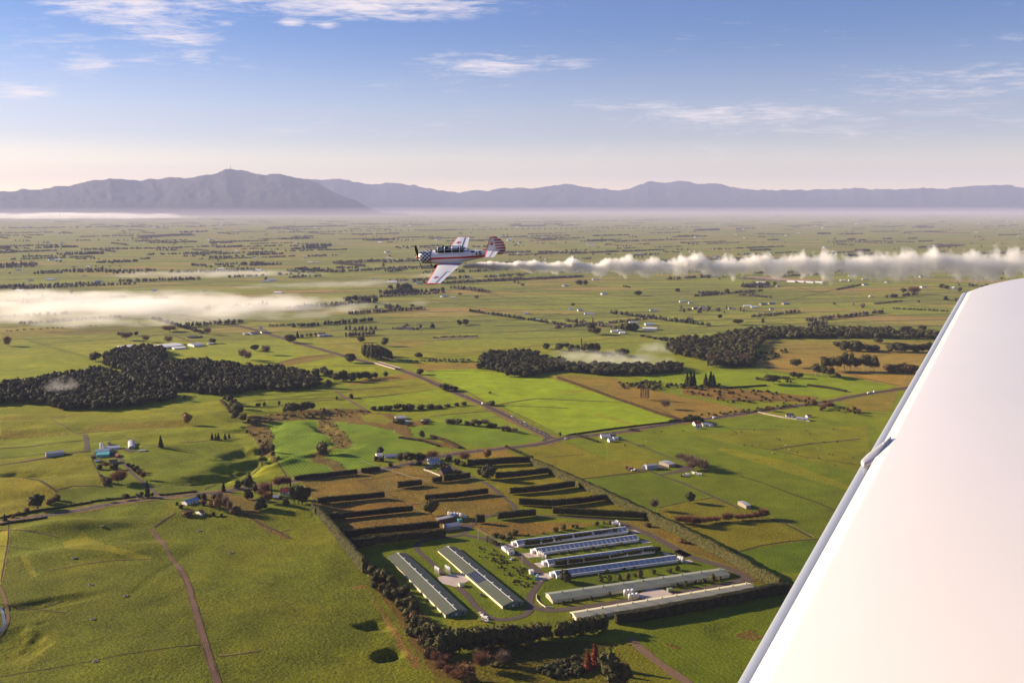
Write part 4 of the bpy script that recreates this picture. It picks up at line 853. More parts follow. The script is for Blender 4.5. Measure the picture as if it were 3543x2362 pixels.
# ---- hedges: clipped walls of foliage on rows of stems
def hedge(pts, h, w, label, group, m=L_HEDGE, gap=0.9, seed=0, rough=.35, stems=True, toph=None):
    P = resample(pts, .9); Nn = normals(P); n = len(P); k = 17; rs = np.random.default_rng(seed+1)
    prof = []
    for j in range(k):
        t = j/(k-1)
        if t < .38: prof.append((-w/2*(1-.12*math.sin(t*8)), gap+(h-gap)*t/.38))
        elif t < .62: prof.append((-w/2+w*(t-.38)/.24, h+.12*math.sin((t-.38)/.24*3.14)))
        else: prof.append((w/2, h-(h-gap)*(t-.62)/.38))
    prof = np.array(prof); hv = 1+(fbm(np.arange(n)*.12, np.zeros(n)+seed, 2, 31)-.5)*.2
    V = np.zeros((n, k, 3))
    for i in range(n):
        a = prof[:, 0]*(.35 if i in (0, n-1) else 1); zz = gap+(prof[:, 1]-gap)*hv[i]
        if toph: zz = zz*(toph[0]+(toph[1]-toph[0])*i/(n-1))/h
        V[i, :, 0] = P[i].x+Nn[i].x*a; V[i, :, 1] = P[i].y+Nn[i].y*a; V[i, :, 2] = zz
    V += rs.normal(0, rough*.5, V.shape)*np.array([1, 1, .5]); base_z = H(V[:, :, 0].ravel(), V[:, :, 1].ravel()).reshape(n, k); V[:, :, 2] += base_z
    Vf = V.reshape(-1, 3); i_ = np.arange(n-1)[:, None]*k+np.arange(k-1)[None, :]; i_ = i_.ravel(); F = np.stack([i_, i_+k, i_+k+1, i_+1], 1)
    F2 = np.stack([np.arange(n-1)*k+k-1, np.arange(n-1)*k, (np.arange(n-1)+1)*k, (np.arange(n-1)+1)*k+k-1], 1)
    ends = [[e*k+a, e*k+a+1, e*k+k-2-a, e*k+k-1-a] for e in (0, n-1) for a in range(k//2-1)]
    q = rs.integers(0, len(F), int(n*14)); C = Vf[F[q]].mean(1)+rs.normal(0, .22, (len(q), 3)); ctr = np.array([[P[a//k].x, P[a//k].y, 0] for a in F[q][:, 0]]); dd = C-ctr; dd[:, 2] = np.where(C[:, 2]-base_z.ravel()[F[q][:, 0]] > h*.9, 2.0, .1)
    LV, LF = leafquads(C, dd/(np.linalg.norm(dd, axis=1)[:, None]+1e-6), .75)
    VV, FF = join([(Vf, np.concatenate([F, F2, np.array(ends)])), (LV, LF)])
    c = P[n//2]; z0 = float(H(c.x, c.y)); VV = VV-np.array([c.x, c.y, z0])
    e = empty('hedge', (c.x, c.y, z0)); tag(e, label, 'hedge', group); link('foliage', np_mesh('foliage', VV, FF, m), e)
    if stems and gap > .3:
        mb = MB(); Q = resample(pts, 2.1)
        for p in Q: 
            zz = float(H(p.x, p.y))-z0; mb.tube((p.x-c.x, p.y-c.y, zz-.2), (p.x-c.x+TR.uniform(-.2, .2), p.y-c.y, zz+gap+.9), .13, .1, bark, 5, False)
        struct(link('stems', mb.mesh('stems'), e), 'stuff')
    return e
HG = 'clipped shelter hedges inside the farm'
def hd(t, pts, tops, w, label, gap=1.3, seed=0, m=L_HEDGE, group=HG, inset=True):
    P = [G(t, *p) for p in pts]; hs = [height(t, p[0], p[1], q) for p, q in zip((pts[0], pts[-1]), tops)]
    h = sum(hs)/2
    Q = [Vector((p.x, p.y)) for p in P]
    if inset:
        nn = normals(Q); Q = [q+(k if k.y > 0 else -k)*(w/2) for q, k in zip(Q, nn)]
    return hedge(Q, h, w, label, group, m, gap, seed, .32, True, hs)
hd('A', [(50, 475), (330, 452), (620, 425)], (440, 375), 3, 'dark hedge along the back-left edge of the farm, longest one below the green ploughed fields', .8, 1)
hd('A', [(660, 410), (830, 380)], (370, 345), 3, 'short dark hedge continuing the back farm edge towards the white bungalow', .6, 2)
hd('A', [(262, 690), (500, 668), (868, 637)], (637, 580), 3.4, 'dark hedge ending at the left farm edge, first below the tall round cypress grove', 1.2, 3)
hd('A', [(370, 838), (700, 806), (1125, 762)], (778, 706), 3.6, 'dark hedge second down the left side of the farm, above brown rough grass', 1.3, 4)
hd('A', [(510, 1000), (900, 955), (1365, 912)], (932, 846), 3.8, 'dark hedge third down the left side, its right end behind the pale-roofed barn', 1.0, 5)
hd('A', [(570, 1100), (950, 1040), (1420, 990)], (1018, 922), 4, 'tall dark hedge nearest to the long green sheds on the left side', .9, 6)
hd('A', [(985, 550), (1205, 523)], (492, 468), 3.4, 'short dark block of hedge standing alone in the middle of the brown rough paddock', 1.2, 7)
hd('A', [(1297, 500), (1388, 490)], (458, 442), 3.4, 'stubby dark hedge block left of the longer hedge under the brown-roofed house', .8, 8)
hd('A', [(1408, 492), (1645, 458)], (430, 404), 3.4, 'dark hedge just below the brown-roofed house, left of the farm drive', 1.0, 9)
hd('A', [(1230, 662), (1500, 640), (1805, 602)], (612, 548), 3.4, 'long dark hedge in mid farm ending left of the curving drive', 1.2, 10)
hd('B', [(305, 352), (600, 338), (905, 322)], (292, 258), 3.6, 'dark hedge furthest up the right side of the farm below the orange tree', 1.4, 11)
hd('B', [(565, 468), (800, 448), (1050, 415)], (405, 362), 3.6, 'dark hedge second down the right side, joined to a big bushy tree', 1.4, 12)
hd('B', [(692, 605), (1000, 580), (1285, 540)], (548, 480), 3.6, 'dark hedge third down the right side of the farm, slanting up to the boundary', 1.3, 13)
hd('B', [(768, 703), (1090, 716), (1350, 690), (1575, 655)], (640, 602), 3.6, 'dark sagging hedge fourth down the right side, beside the bend of the drive', 1.2, 14)
hd('B', [(1072, 786), (1480, 810), (1915, 830)], (716, 766), 3.8, 'long dark hedge lowest on the right side, just above the white sheds', 1.5, 15)
hd('B', [(584, 838), (932, 800)], (770, 738), 3.8, 'short dark clipped hedge with stems showing, left of the longest lower hedge', 1.4, 16)
hd('B', [(386, 868), (466, 864)], (797, 795), 3.8, 'small square hedge block right of the pale-roofed barn', 1.4, 17)
hd('D', [(95, 352), (150, 378), (205, 402)], (290, 335), 2.2, 'small green hedge screen beside the white hut above the sheds', .3, 18)
BG = 'tall boundary hedges round the farm'
hd('S', [(1837, 1606), (1959, 1664), (2040, 1700), (2112, 1735), (2180, 1768), (2246, 1800), (2379, 1866), (2505, 1932), (2594, 1984), (2700, 2042)], (1580, 2000), 3.3, 'very long green boundary hedge down the right side of the farm', .2, 20, L_HEDGE_LIT, BG, False)
hd('S', [(1100, 1778), (1118, 1800), (1150, 1840), (1191, 1897), (1230, 1945), (1262, 1982)], (1750, 1930), 3.4, 'green boundary hedge down the left side of the farm, lit on its outer face', .2, 21, L_HEDGE_LIT, BG, False)
hd('A', [(213, 722), (232, 750), (250, 778)], (675, 720), 4.0, 'short green hedge piece at the top left corner of the farm beyond a gap', .2, 22, L_HEDGE_LIT, BG, False)
hd('E', [(-190, 1010), (0, 985), (250, 945), (500, 895), (900, 822), (1200, 760), (1490, 700)], (905, 600), 5.5, 'very long dark hedge across the front of the cream shed to the right corner', .8, 23, L_HEDGE, BG)
# low field hedges
LH = 'low field hedges'
def lowh(t, pts, h, w, label, m=L_BRN, seed=0): hedge([Vector(flat(t, *p)) for p in pts], h, w, label, LH, m, .0, seed, .5, False)
lowh('H', [(1430, 505), (1600, 565), (1800, 640), (1950, 690), (2120, 750), (2290, 800)], 2.6, 4, 'brown straggling hedge between the bright green paddocks and the tawny rough land', L_BRN, 30)
lowh('H', [(2300, 795), (2100, 815), (1800, 850), (1500, 893)], 1.3, 2, 'low dark roadside hedge under the bright green paddock', L_DARK, 31)
lowh('G', [(1380, 520), (1420, 560), (1440, 600)], 1.5, 3, 'short low hedge below the wood at its right end', L_BRN, 32)
lowh('N', [(2352, 680), (2700, 740), (2900, 800)], 1.8, 3, 'low hedge right of the lone dark tree in the ploughed fields', L_DARK, 33)
lowh('S', [(1490, 1512), (1540, 1528), (1590, 1552)], 3, 4, 'low clumpy hedge beside the stream above the roadside', L_BRN, 34)
lowh('M', [(820, 1195), (1000, 1170), (1290, 1150)], 1.3, 2.2, 'low dark hedge along the near road under the small palms', L_DARK, 35)
lowh('M', [(0, 1345), (250, 1300), (420, 1262), (640, 1225), (820, 1200)], 1.4, 2.4, 'low dark hedge along the near road at the left edge', L_DARK, 36)
lowh('M', [(1440, 1135), (1600, 1118), (1780, 1100)], 1.3, 2.2, 'low dark hedge across the road from the long white bungalow', L_DARK, 37)
lowh('F', [(0, 600), (150, 580), (300, 553)], 1.6, 3, 'low dark hedge on the near side of the road at the left edge', L_DARK, 38)
lowh('K', [(560, 205), (660, 195)], 2.2, 4, 'low dark hedge by the road junction with the rough land', L_DARK, 39)
lowh('I', [(660, 560), (900, 545)], 2, 3.5, 'low hedge in the green strip by the right-hand grove', L_DARK, 40)
lowh('I', [(1130, 545), (1250, 560), (1350, 580)], 3, 5, 'low dark hedge in the green paddock beneath the right-hand conifers', L_DARK, 41)
lowh('M', [(910, 960), (950, 1045)], 2.2, 3, 'brown hedge at the left edge of the cottage garden', L_BRN, 42)
lowh('H', [(1560, 895), (1640, 920), (1700, 940)], 2.0, 3, 'low hedge left of the white farmhouse by the junction', L_DARK, 43)
# ------------------------------------------------------------------ single trees, groups
LB_NAME = 'bush belt along the lower left boundary'
def merge_mesh(name, sources, places, m):
    """many copies of low crowns as one mesh: places (x, y, z, sx, sz, rz, k)"""
    VV, FF, k = [], [], 0
    for x, y, z, sx, sz, rz, i in places:
        V, F = sources[i]; c, s = math.cos(rz), math.sin(rz)
        W = np.stack([(V[:, 0]*c-V[:, 1]*s)*sx+x, (V[:, 0]*s+V[:, 1]*c)*sx+y, V[:, 2]*sz+z], 1); VV.append(W); FF.append(F+k); k += len(V)
    return np_mesh(name, np.concatenate(VV), np.concatenate(FF), m)
def many(key, t, lst, label, group, w=None):
    lst = sorted(lst, key=lambda q: q[0]); ords = ['leftmost']+[o_+' from the left' for o_ in ('second', 'third', 'fourth', 'fifth', 'sixth', 'seventh', 'eighth', 'ninth', 'tenth', 'eleventh', 'twelfth', 'thirteenth', 'fourteenth', 'fifteenth', 'sixteenth', 'seventeenth')]; base_l = label
    for i_, q in enumerate(lst):
        o_ = 'rightmost' if i_ == len(lst)-1 else ords[i_]; label = base_l+', '+o_
        while len(label.split()) > 16: label = ' '.join(base_l.split()[1:])+', '+o_; base_l = ' '.join(base_l.split()[1:])
        sighted(q[4] if len(q) > 4 else key, t, q[0], q[1], q[2], label, group, q[3] if len(q) > 3 else w)
sighted('evergreen', 'N', 1310, 885, 735, 'lone dark round tree on the stream bank between the ploughed green fields', w=150)
sighted('evergreen', 'A', 828, 240, 168, 'dark round tree behind the white bungalow', w=66)
sighted('evergreen', 'H', 508, 912, 860, 'dark upright tree on the stream hedge at left of the ploughed field', w=42)
sighted('evergreen', 'M', 335, 1255, 1125, 'large dark round tree beside the near road at far left', w=145)
sighted('conifer', 'M', 45, 1365, 1300, 'small dark conifer beside the near road at the left edge', w=50)
sighted('conifer', 'M', 1455, 700, 592, 'slim dark conifer standing alone in the paddock right of the round barn', w=55)
sighted('conifer', 'M', 1335, 1150, 1000, 'tall dark conifer where the farm lane meets the road', w=60)
sighted('autumn', 'M', 1690, 500, 382, 'lone rusty brown tree in the left paddock below the wood', w=95)
sighted('evergreen', 'K', 755, 940, 840, 'lone dark tree in the paddock beyond the right farm boundary', w=92)
sighted('bare', 'K', 428, 1005, 880, 'leafless pale tree just outside the right farm boundary', w=90)
sighted('bare', 'K', 530, 90, -10, 'leafless pale tree in the tawny rough land by the road', w=90)
sighted('autumn', 'B', 490, 272, 185, 'orange autumn tree above the topmost right farm hedge', w=85)
sighted('bare_red', 'B', 285, 300, 210, 'reddish leafless tree by the road left of the orange autumn tree', w=110)
sighted('evergreen', 'A', 1290, 790, 640, 'tall dark bushy tree below the long mid-farm hedge', w=125)
sighted('evergreen', 'B', 490, 470, 325, 'big bushy tree growing at the left end of a farm hedge', w=135)
sighted('dark_shrub', 'B', 420, 420, 365, 'small bushy tree left of the big one by the farm drive', w=50)
sighted('rust', 'L', 1640, 600, 362, 'bright rust-red conifer at the bottom of the picture', w=130)
sighted('rust', 'L', 1570, 640, 440, 'smaller rust-red conifer just left of the bright one', w=110)
sighted('cypress', 'L', 1790, 770, 420, 'big olive green bushy tree right of the rust-red conifers', w=260)
sighted('cypress', 'L', 1940, 790, 560, 'lower olive green bushy tree at the right of the bottom group', w=170)
sighted('bare_red', 'L', 490, 640, 430, 'rounded russet leafless tree at the bottom, left of the pale spreading one', w=190)
sighted('bare', 'L', 700, 590, 425, 'pale spreading leafless tree at the bottom in front of the dark row', w=180)
sighted('bare_red', 'L', 310, 760, 545, 'russet leafless tree at the bottom left of the rounded one', w=210)
sighted('autumn', 'C', 1100, 1540, 1370, 'brown-leaved tree at the foot of the bottom group', w=190)
sighted('evergreen', 'V', 1302, 1340, 1309, 'dark tree in front of the lowest white shed at its left end', w=22)
sighted('tall_evergreen', 'H', 765, 150, 107, 'small upright dark tree, left one of a pair in the green plain', w=32)
sighted('evergreen', 'H', 808, 142, 105, 'rounder dark tree, right one of a pair in the green plain', w=50)
sighted('evergreen', 'H', 483, 368, 332, 'small dark spreading tree alone right of the pine block', w=58)
sighted('evergreen', 'H', 26, 400, 342, 'dark round tree left of the road bridge', w=56)
sighted('evergreen', 'H', 97, 262, 227, 'small dark round tree above the pine block', w=42)
sighted('evergreen', 'H', 255, 288, 232, 'dark round-topped tree at the back of the pine block', w=50)
sighted('evergreen', 'H', 1356, 308, 268, 'dark tree leftmost of the line behind the drifting smoke', w=52)
sighted('evergreen', 'H', 1438, 318, 270, 'dark tree second in the line behind the drifting smoke', w=60)
sighted('evergreen', 'H', 1345, 365, 344, 'flat small tree below the line behind the drifting smoke', w=48)
sighted('evergreen', 'G', 597, 268, 212, 'twin-topped olive tree at the left corner of the wood', w=76)
sighted('bare_red', 'G', 1060, 85, 42, 'round brown leafless thicket tree above the long white shed', w=95)
sighted('evergreen', 'G', 1332, 158, 126, 'small dark tree right of the long white sheds', w=38)
sighted('evergreen', 'G', 1597, 206, 166, 'dark round tree between two leafless trees in the left plain', w=48)
sighted('bare', 'G', 1665, 230, 160, 'leafless tree right of the dark round one in the left plain', w=60)
sighted('bare', 'G', 1520, 260, 180, 'leafless tree, left of the twin pair in the left plain', w=60)
sighted('bare', 'G', 1552, 272, 195, 'leafless tree, right of the twin pair in the left plain', w=55)
sighted('bare', 'G', 1300, 105, 50, 'leafless tree standing alone above the white sheds', w=52)
sighted('bare', 'G', 1057, 162, 100, 'leafless tree directly behind the long white shed', w=58)
sighted('bare', 'G', 915, 150, 98, 'leafless tree left of the one behind the long white shed', w=50)
sighted('bare', 'G', 790, 138, 78, 'leafless tree with dark bushes at its left in the left plain', w=70)
sighted('evergreen', 'G', 853, 108, 84, 'small dark tree right of the leafless thicket in the left plain', w=30)
sighted('autumn', 'G', 52, 175, 112, 'yellow autumn tree at the far left under the mist', w=48)
sighted('evergreen', 'G', 2190, 280, 224, 'dark round tree beside the side road left of the pine block', w=64)
sighted('evergreen', 'G', 2260, 152, 118, 'small dark tree right of the leafless row in the left plain', w=42)
sighted('evergreen', 'G', 1815, 155, 105, 'dark broad tree left of the roadside homestead', w=62)
sighted('conifer', 'G', 1862, 125, 84, 'narrow dark conifer behind the roadside homestead', w=30)
sighted('gum', 'G', 2485 if False else 1148, 518, 480, 'small dark tree on the shaded lower edge of the wood', w=28)
sighted('evergreen', 'O', 435, 408, 392, 'small far tree alone in the pale plain', w=20)
sighted('evergreen', 'P', 1575, 602, 565, 'dark far tree, left one of a pair under the smoke trail', w=52)
sighted('evergreen', 'P', 1620, 602, 567, 'dark far tree, right one of a pair under the smoke trail', w=38)
sighted('evergreen', 'P', 1973, 672, 638, 'round olive tree alone in the plain under the smoke trail', w=50)
sighted('evergreen', 'P', 2241, 645, 622, 'small dark round tree in the plain right of the olive one', w=28)
sighted('evergreen', 'P', 297, 628, 598, 'small dark tree left of the taller gums below the aircraft', w=32)
sighted('bare', 'P', 1193, 612, 583, 'small leafless tree in the plain below the smoke trail', w=30)
sighted('bare', 'P', 880, 700, 662, 'thin leafless tree alone in the green plain', w=34)
sighted('bare', 'P', 768, 672, 650, 'tiny leafless tree near the line hedge under the aircraft', w=28)
sighted('gum', 'P', 1532, 745, 722, 'small olive tree above the far farm cluster', w=28)
sighted('gum', 'Q', 482, 840, 800, 'round olive tree above the right-hand wood', w=62)
sighted('evergreen', 'Q', 82, 622, 600, 'dark small tree at left below the right part of the smoke', w=26)
sighted('gum', 'Q', 403, 645, 602, 'slender olive tree by the brown thicket row', w=34)
sighted('evergreen', 'Q', 1563, 632, 597, 'dark tree left of the reddish clump near the wing', w=34)
sighted('bare_red', 'Q', 1632, 640, 582, 'reddish leafless clump tree near the wing', w=80)
sighted('evergreen', 'Q', 1808, 600, 570, 'dark tree left of a pair near the wing tip', w=32)
sighted('evergreen', 'Q', 1840, 604, 578, 'dark tree right of a pair near the wing tip', w=38)
sighted('evergreen', 'Q', 1931, 622, 594, 'small dark tree closest to the wing tip', w=24)
# rows and groups
many('gum', 'P', [(350, 642, 588, 30), (378, 643, 590, 40), (405, 642, 586, 46), (432, 640, 594, 30)], 'feathery gum tree of the tight group below the aircraft', 'gum trees below the aircraft')
many('evergreen', 'P', [(10, 712, 675, 34), (55, 708, 668, 46), (105, 716, 672, 50), (140, 720, 680, 46), (192, 726, 680, 36)], 'dark tree of the row at the right end of the mist', 'trees right of the mist')
many('poplar', 'H', [(1995, 650, 560), (2008, 652, 552), (2022, 654, 550), (2035, 652, 556), (2046, 650, 566)], 'tall leafless poplar of the narrow clump in the tawny rough land', 'poplar clump in the rough land', 14)
many('poplar', 'I', [(570, 440, 375), (585, 438, 370), (600, 436, 368), (618, 440, 366), (670, 405, 345), (685, 408, 345), (698, 410, 346), (722, 420, 372), (735, 425, 372), (745, 430, 372), (758, 432, 360), (775, 436, 352), (790, 440, 356)], 'tall bare brown poplar along the foot of the right-hand wood', 'poplars below the right-hand wood', 20)
many('conifer', 'I', [(452, 545, 475, 40), (472, 548, 462, 42), (490, 548, 470, 40), (556, 545, 475, 36), (585, 545, 465, 46), (600, 548, 480, 40)], 'dark conifer standing in the scrub right of the narrow poplars', 'conifers in the scrub')
many('gum', 'I', [(1235, 465, 380, 60), (1270, 460, 385, 55), (1300, 462, 375, 50), (1340, 460, 355, 56), (1372, 465, 360, 40), (1410, 462, 385, 50), (1450, 460, 365, 56), (1480, 462, 380, 50), (1505, 465, 376, 46), (1180, 490, 420, 64), (1220, 495, 430, 56), (1255, 498, 440, 50), (1295, 508, 470, 40), (1060, 442, 392, 60)], 'open-crowned dark tree of the grove in the orange rough land', 'grove in the orange rough land')
many('brown_shrub', 'I', [(1620, 470, 425, 70), (1670, 472, 420, 80), (1720, 475, 425, 70), (1580, 455, 420, 50)], 'brown leafless bush at the right of the grove in the orange land', 'brown bushes by the wing')
many('evergreen', 'I', [(1530, 305, 275, 54), (1475, 345, 312, 60), (1510, 348, 315, 56), (1600, 352, 305, 60), (1640, 354, 302, 66), (1680, 354, 306, 60), (1730, 355, 310, 56), (1780, 355, 308, 60), (1820, 355, 300, 60), (1300, 330, 295, 46), (1345, 348, 290, 60), (1385, 350, 290, 66), (1425, 350, 294, 60), (1700, 225, 208, 40), (1778, 228, 202, 40), (1588, 232, 214, 20), (1688, 250, 209, 60)], 'dark rounded tree between the right-hand wood and the wing', 'trees between wood and wing')
many('evergreen', 'H', [(1490, 300, 266, 50), (1530, 322, 278, 52), (1555, 325, 280, 56), (1615, 325, 268, 60), (1650, 335, 268, 66), (1690, 330, 268, 60), (1870, 360, 302, 90), (1845, 350, 312, 50), (1790, 360, 335, 50), (1750, 360, 335, 46)], 'dark tree of the line just behind the drifting smoke', 'trees behind the drifting smoke')
many('poplar', 'H', [(1590, 290, 230, 14), (1668, 150, 90, 16)], 'narrow leafless poplar rising above dark trees in the middle plain', 'single poplars of the middle plain')
many('evergreen', 'H', [(1655, 205, 128, 60), (1690, 210, 160, 76), (1865, 180, 135, 50), (1900, 186, 130, 60), (1940, 186, 132, 60), (1965, 184, 140, 40)], 'dark tree sheltering the white farm buildings in the middle plain', 'shelter trees by the white farm')
many('dark_shrub', 'H', [(2010, 222, 210), (2050, 232, 218), (2090, 240, 225), (2130, 248, 226), (2165, 255, 226), (2200, 262, 228), (2240, 262, 230), (2270, 265, 232), (2300, 268, 236)], 'dark bush of the row leading to the right-hand wood', 'bush row to the right-hand wood', 40)
many('evergreen', 'G', [(2280, 235, 165, 40), (2310, 240, 165, 44), (2335, 250, 160, 44), (2360, 255, 165, 44)], 'dark pine at the far left corner of the block beside the bridge', 'pine block by the bridge')
many('tall_evergreen', 'H', [(125, 370, 282, 40), (150, 378, 278, 44), (178, 385, 276, 44), (205, 388, 280, 44), (232, 390, 282, 44), (258, 390, 288, 44), (282, 388, 300, 44), (296, 384, 320, 36), (165, 350, 276, 40), (200, 352, 275, 44), (240, 356, 280, 44)], 'dark pine of the square block beside the bridge', 'pine block by the bridge')
many('gum', 'N', [(830, 345, 215, 110), (890, 385, 205, 130), (960, 345, 205, 110), (1040, 340, 200, 110), (1100, 325, 192, 120), (1160, 310, 205, 100)], 'grey-green spreading tree of the group above the stream', 'group above the stream')
many('dark_shrub', 'N', [(425, 260, 210, 40), (460, 262, 212, 40), (528, 250, 192, 46), (730, 235, 180, 40), (1512, 165, 122, 34), (1338, 305, 275, 36), (1290, 300, 280, 26)], 'small dark bush in the strips left of the stream group', 'small bushes left of the road')
sighted('conifer', 'N', 1712, 150, 86, 'small dark conifer by the grassy lane above the stream group', w=60)
many('gum', 'M', [(2040, 290, 228, 60), (2075, 310, 225, 70), (2110, 350, 260, 80), (2140, 400, 290, 90), (2160, 440, 300, 90), (2190, 480, 390, 80), (2130, 460, 380, 70)], 'olive tree of the belt running down from the wood', 'tree belt below the wood')
many('gum', 'N', [(290, 640, 570, 40), (470, 770, 700, 50), (500, 850, 770, 60), (640, 900, 770, 60), (650, 950, 860, 60), (720, 990, 930, 40)], 'small dark tree along the left stream gully', 'small trees of the left gully')
many('conifer', 'M', [(1918, 630, 568, 38), (1950, 628, 572, 26), (1975, 628, 565, 36), (2035, 625, 572, 34), (2072, 615, 570, 30)], 'dark upright conifer of the short row in the left paddock', 'short conifer row')
many('gum', 'M', [(980, 1195, 1150, 50), (1135, 1175, 1118, 66), (1242, 1155, 1112, 32), (1282, 1150, 1095, 40)], 'small spreading tree beside the near road', 'small trees along the near road')
many('dark_shrub', 'M', [(1165, 870, 835, 40), (1195, 890, 850, 44), (1225, 918, 865, 60), (1258, 945, 900, 60), (1375, 1145, 1110, 30)], 'dark bush along the cottage lane', 'bushes along the cottage lane')
many('bare_red', 'M', [(1295, 990, 905, 60), (1070, 1030, 900, 150), (1100, 1010, 890, 110), (960, 880, 820, 70)], 'brown leafless tree in the cottage garden', 'leafless garden trees')
many('dark_shrub', 'M', [(1030, 900, 845, 70), (900, 900, 850, 60), (985, 1020, 970, 60), (850, 800, 770, 40)], 'dark bush in the cottage garden', 'garden bushes')
# bush belt beside the large tree at far left
many('brown_shrub', 'M', [(440, 1215, 1165, 60), (480, 1200, 1145, 70), (520, 1175, 1120, 70), (240, 1280, 1240, 60), (180, 1310, 1280, 60), (120, 1335, 1310, 40)], 'brown bush in the ditch below the large round tree', 'ditch bushes at far left')
# grove round the red-roofed house
GR = 'grove round the red-roofed house'
many('cypress', 'J', [(330, 690, 390, 170), (110, 690, 520, 120), (200, 620, 510, 110), (430, 760, 560, 110), (300, 880, 640, 170), (500, 1080, 830, 160), (560, 1040, 800, 160), (980, 990, 830, 130)], 'olive bushy tree left in the grove round the red-roofed house', GR)
many('bare_red', 'J', [(620, 800, 540, 230), (560, 820, 660, 190), (850, 660, 440, 200), (930, 640, 430, 190), (1020, 640, 440, 160), (650, 950, 700, 200)], 'russet leafless tree in the grove round the red-roofed house', GR)
many('tall_evergreen', 'J', [(1140, 950, 620, 150), (1220, 960, 590, 160), (1290, 965, 570, 150), (1370, 960, 600, 130), (1180, 880, 600, 150)], 'tall olive cypress of the right grove beside the first farm hedge', 'tall cypresses by the farm corner')
many('conifer', 'J', [(735, 800, 550, 36), (1070, 640, 480, 36)], 'thin dark conifer in the grove round the red-roofed house', GR)
many('bare', 'M', [(1990, 1240, 1060, 70), (2040, 1280, 1100, 80), (2080, 1300, 1150, 60)], 'bare reddish poplar of the slanting row near the tin-roofed cottage', 'slanting bare row')
many('autumn', 'M', [(1975, 1270, 1150, 90), (1915, 1240, 1180, 80)], 'golden autumn tree near the tin-roofed cottage', 'golden trees by the cottage')
many('dark_shrub', 'M', [(1602, 1218, 1188, 30), (1635, 1250, 1212, 44), (1790, 1160, 1120, 50), (1840, 1170, 1105, 60), (1840, 1220, 1175, 50), (1925, 1320, 1280, 36), (2000, 1320, 1295, 34), (1930, 1160, 1120, 60)], 'dark round bush around the two cottages by the near road', 'bushes round the cottages')
sighted('conifer', 'M', 2022, 1100, 1010, 'dark conifer above the road near the golden trees', w=50)
many('brown_shrub', 'M', [(1690, 1310, 1270, 120), (2140, 1300, 1230, 110)], 'sprawling brown bush beside the tin-roofed cottage', 'sprawling brown bushes')
# houses group at the top of the farm
many('bare_red', 'A', [(1300, 285, 195, 110), (1250, 290, 230, 70)], 'russet tree behind the white house at the top of the farm', 'russet trees at the farmhouse')
many('gum', 'A', [(1010, 320, 220, 70), (1060, 325, 215, 80), (1110, 325, 218, 80), (1160, 322, 222, 80), (1200, 318, 230, 70)], 'dense olive tree of the clump beside the white bungalow', 'clump beside the bungalow')
many('dark_shrub', 'A', [(790, 295, 250, 50), (835, 298, 255, 50), (920, 350, 310, 44), (1450, 295, 245, 60), (1520, 330, 270, 60), (1580, 345, 305, 50), (1180, 330, 300, 60), (1370, 350, 320, 40), (1400, 375, 335, 60), (1500, 410, 375, 50), (1540, 410, 385, 40)], 'dark garden bush near the houses at the top of the farm', 'garden bushes at the farm top')
many('bare', 'B', [(660, 190, 145, 40), (690, 205, 160, 40), (720, 220, 170, 44), (750, 235, 185, 40), (780, 245, 195, 40)], 'pale leafless bush of the row where the boundary hedge meets the road', 'leafless row at the hedge end')
sighted('dark_shrub', 'H', 1448, 897, 872, 'tiny dark tree at the road junction', w=16)
many('bare', 'H', [(870, 830, 770, 56), (940, 830, 772, 60), (1080, 862, 820, 60), (1140, 876, 836, 50)], 'tan leafless clump tree in the paddock left of the junction', 'tan trees left of the junction')
many('dark_shrub', 'H', [(690, 812, 780, 40), (720, 815, 780, 46), (760, 818, 785, 46), (820, 824, 795, 40), (850, 828, 800, 40), (900, 828, 795, 40), (975, 838, 806, 50), (1000, 842, 812, 40), (1060, 860, 830, 34), (1100, 866, 840, 40)], 'brown-green bush of the row left of the junction', 'bush row left of the junction')
many('dark_shrub', 'H', [(180, 722, 695, 50), (230, 722, 690, 50), (285, 722, 690, 60), (340, 720, 682, 60), (400, 720, 680, 60), (440, 720, 678, 60), (500, 716, 682, 60), (560, 712, 680, 60), (620, 708, 682, 60), (680, 700, 678, 50), (740, 695, 672, 40), (790, 690, 665, 40)], 'dark bush of the hedge row above the barns', 'bush row above the barns')
many('evergreen', 'H', [(665, 590, 540, 66), (705, 585, 555, 40), (735, 590, 560, 40), (265, 500, 460, 34), (30, 640, 612, 32), (500, 480, 442, 50), (970, 610, 596, 22), (975, 690, 660, 60)], 'dark tree beside the side road', 'trees along the side road')
many('dark_shrub', 'H', [(340, 810, 775, 60), (370, 815, 790, 50), (530, 815, 790, 50), (415, 830, 812, 30)], 'dark bush beside the small barns above the stream', 'bushes by the small barns')
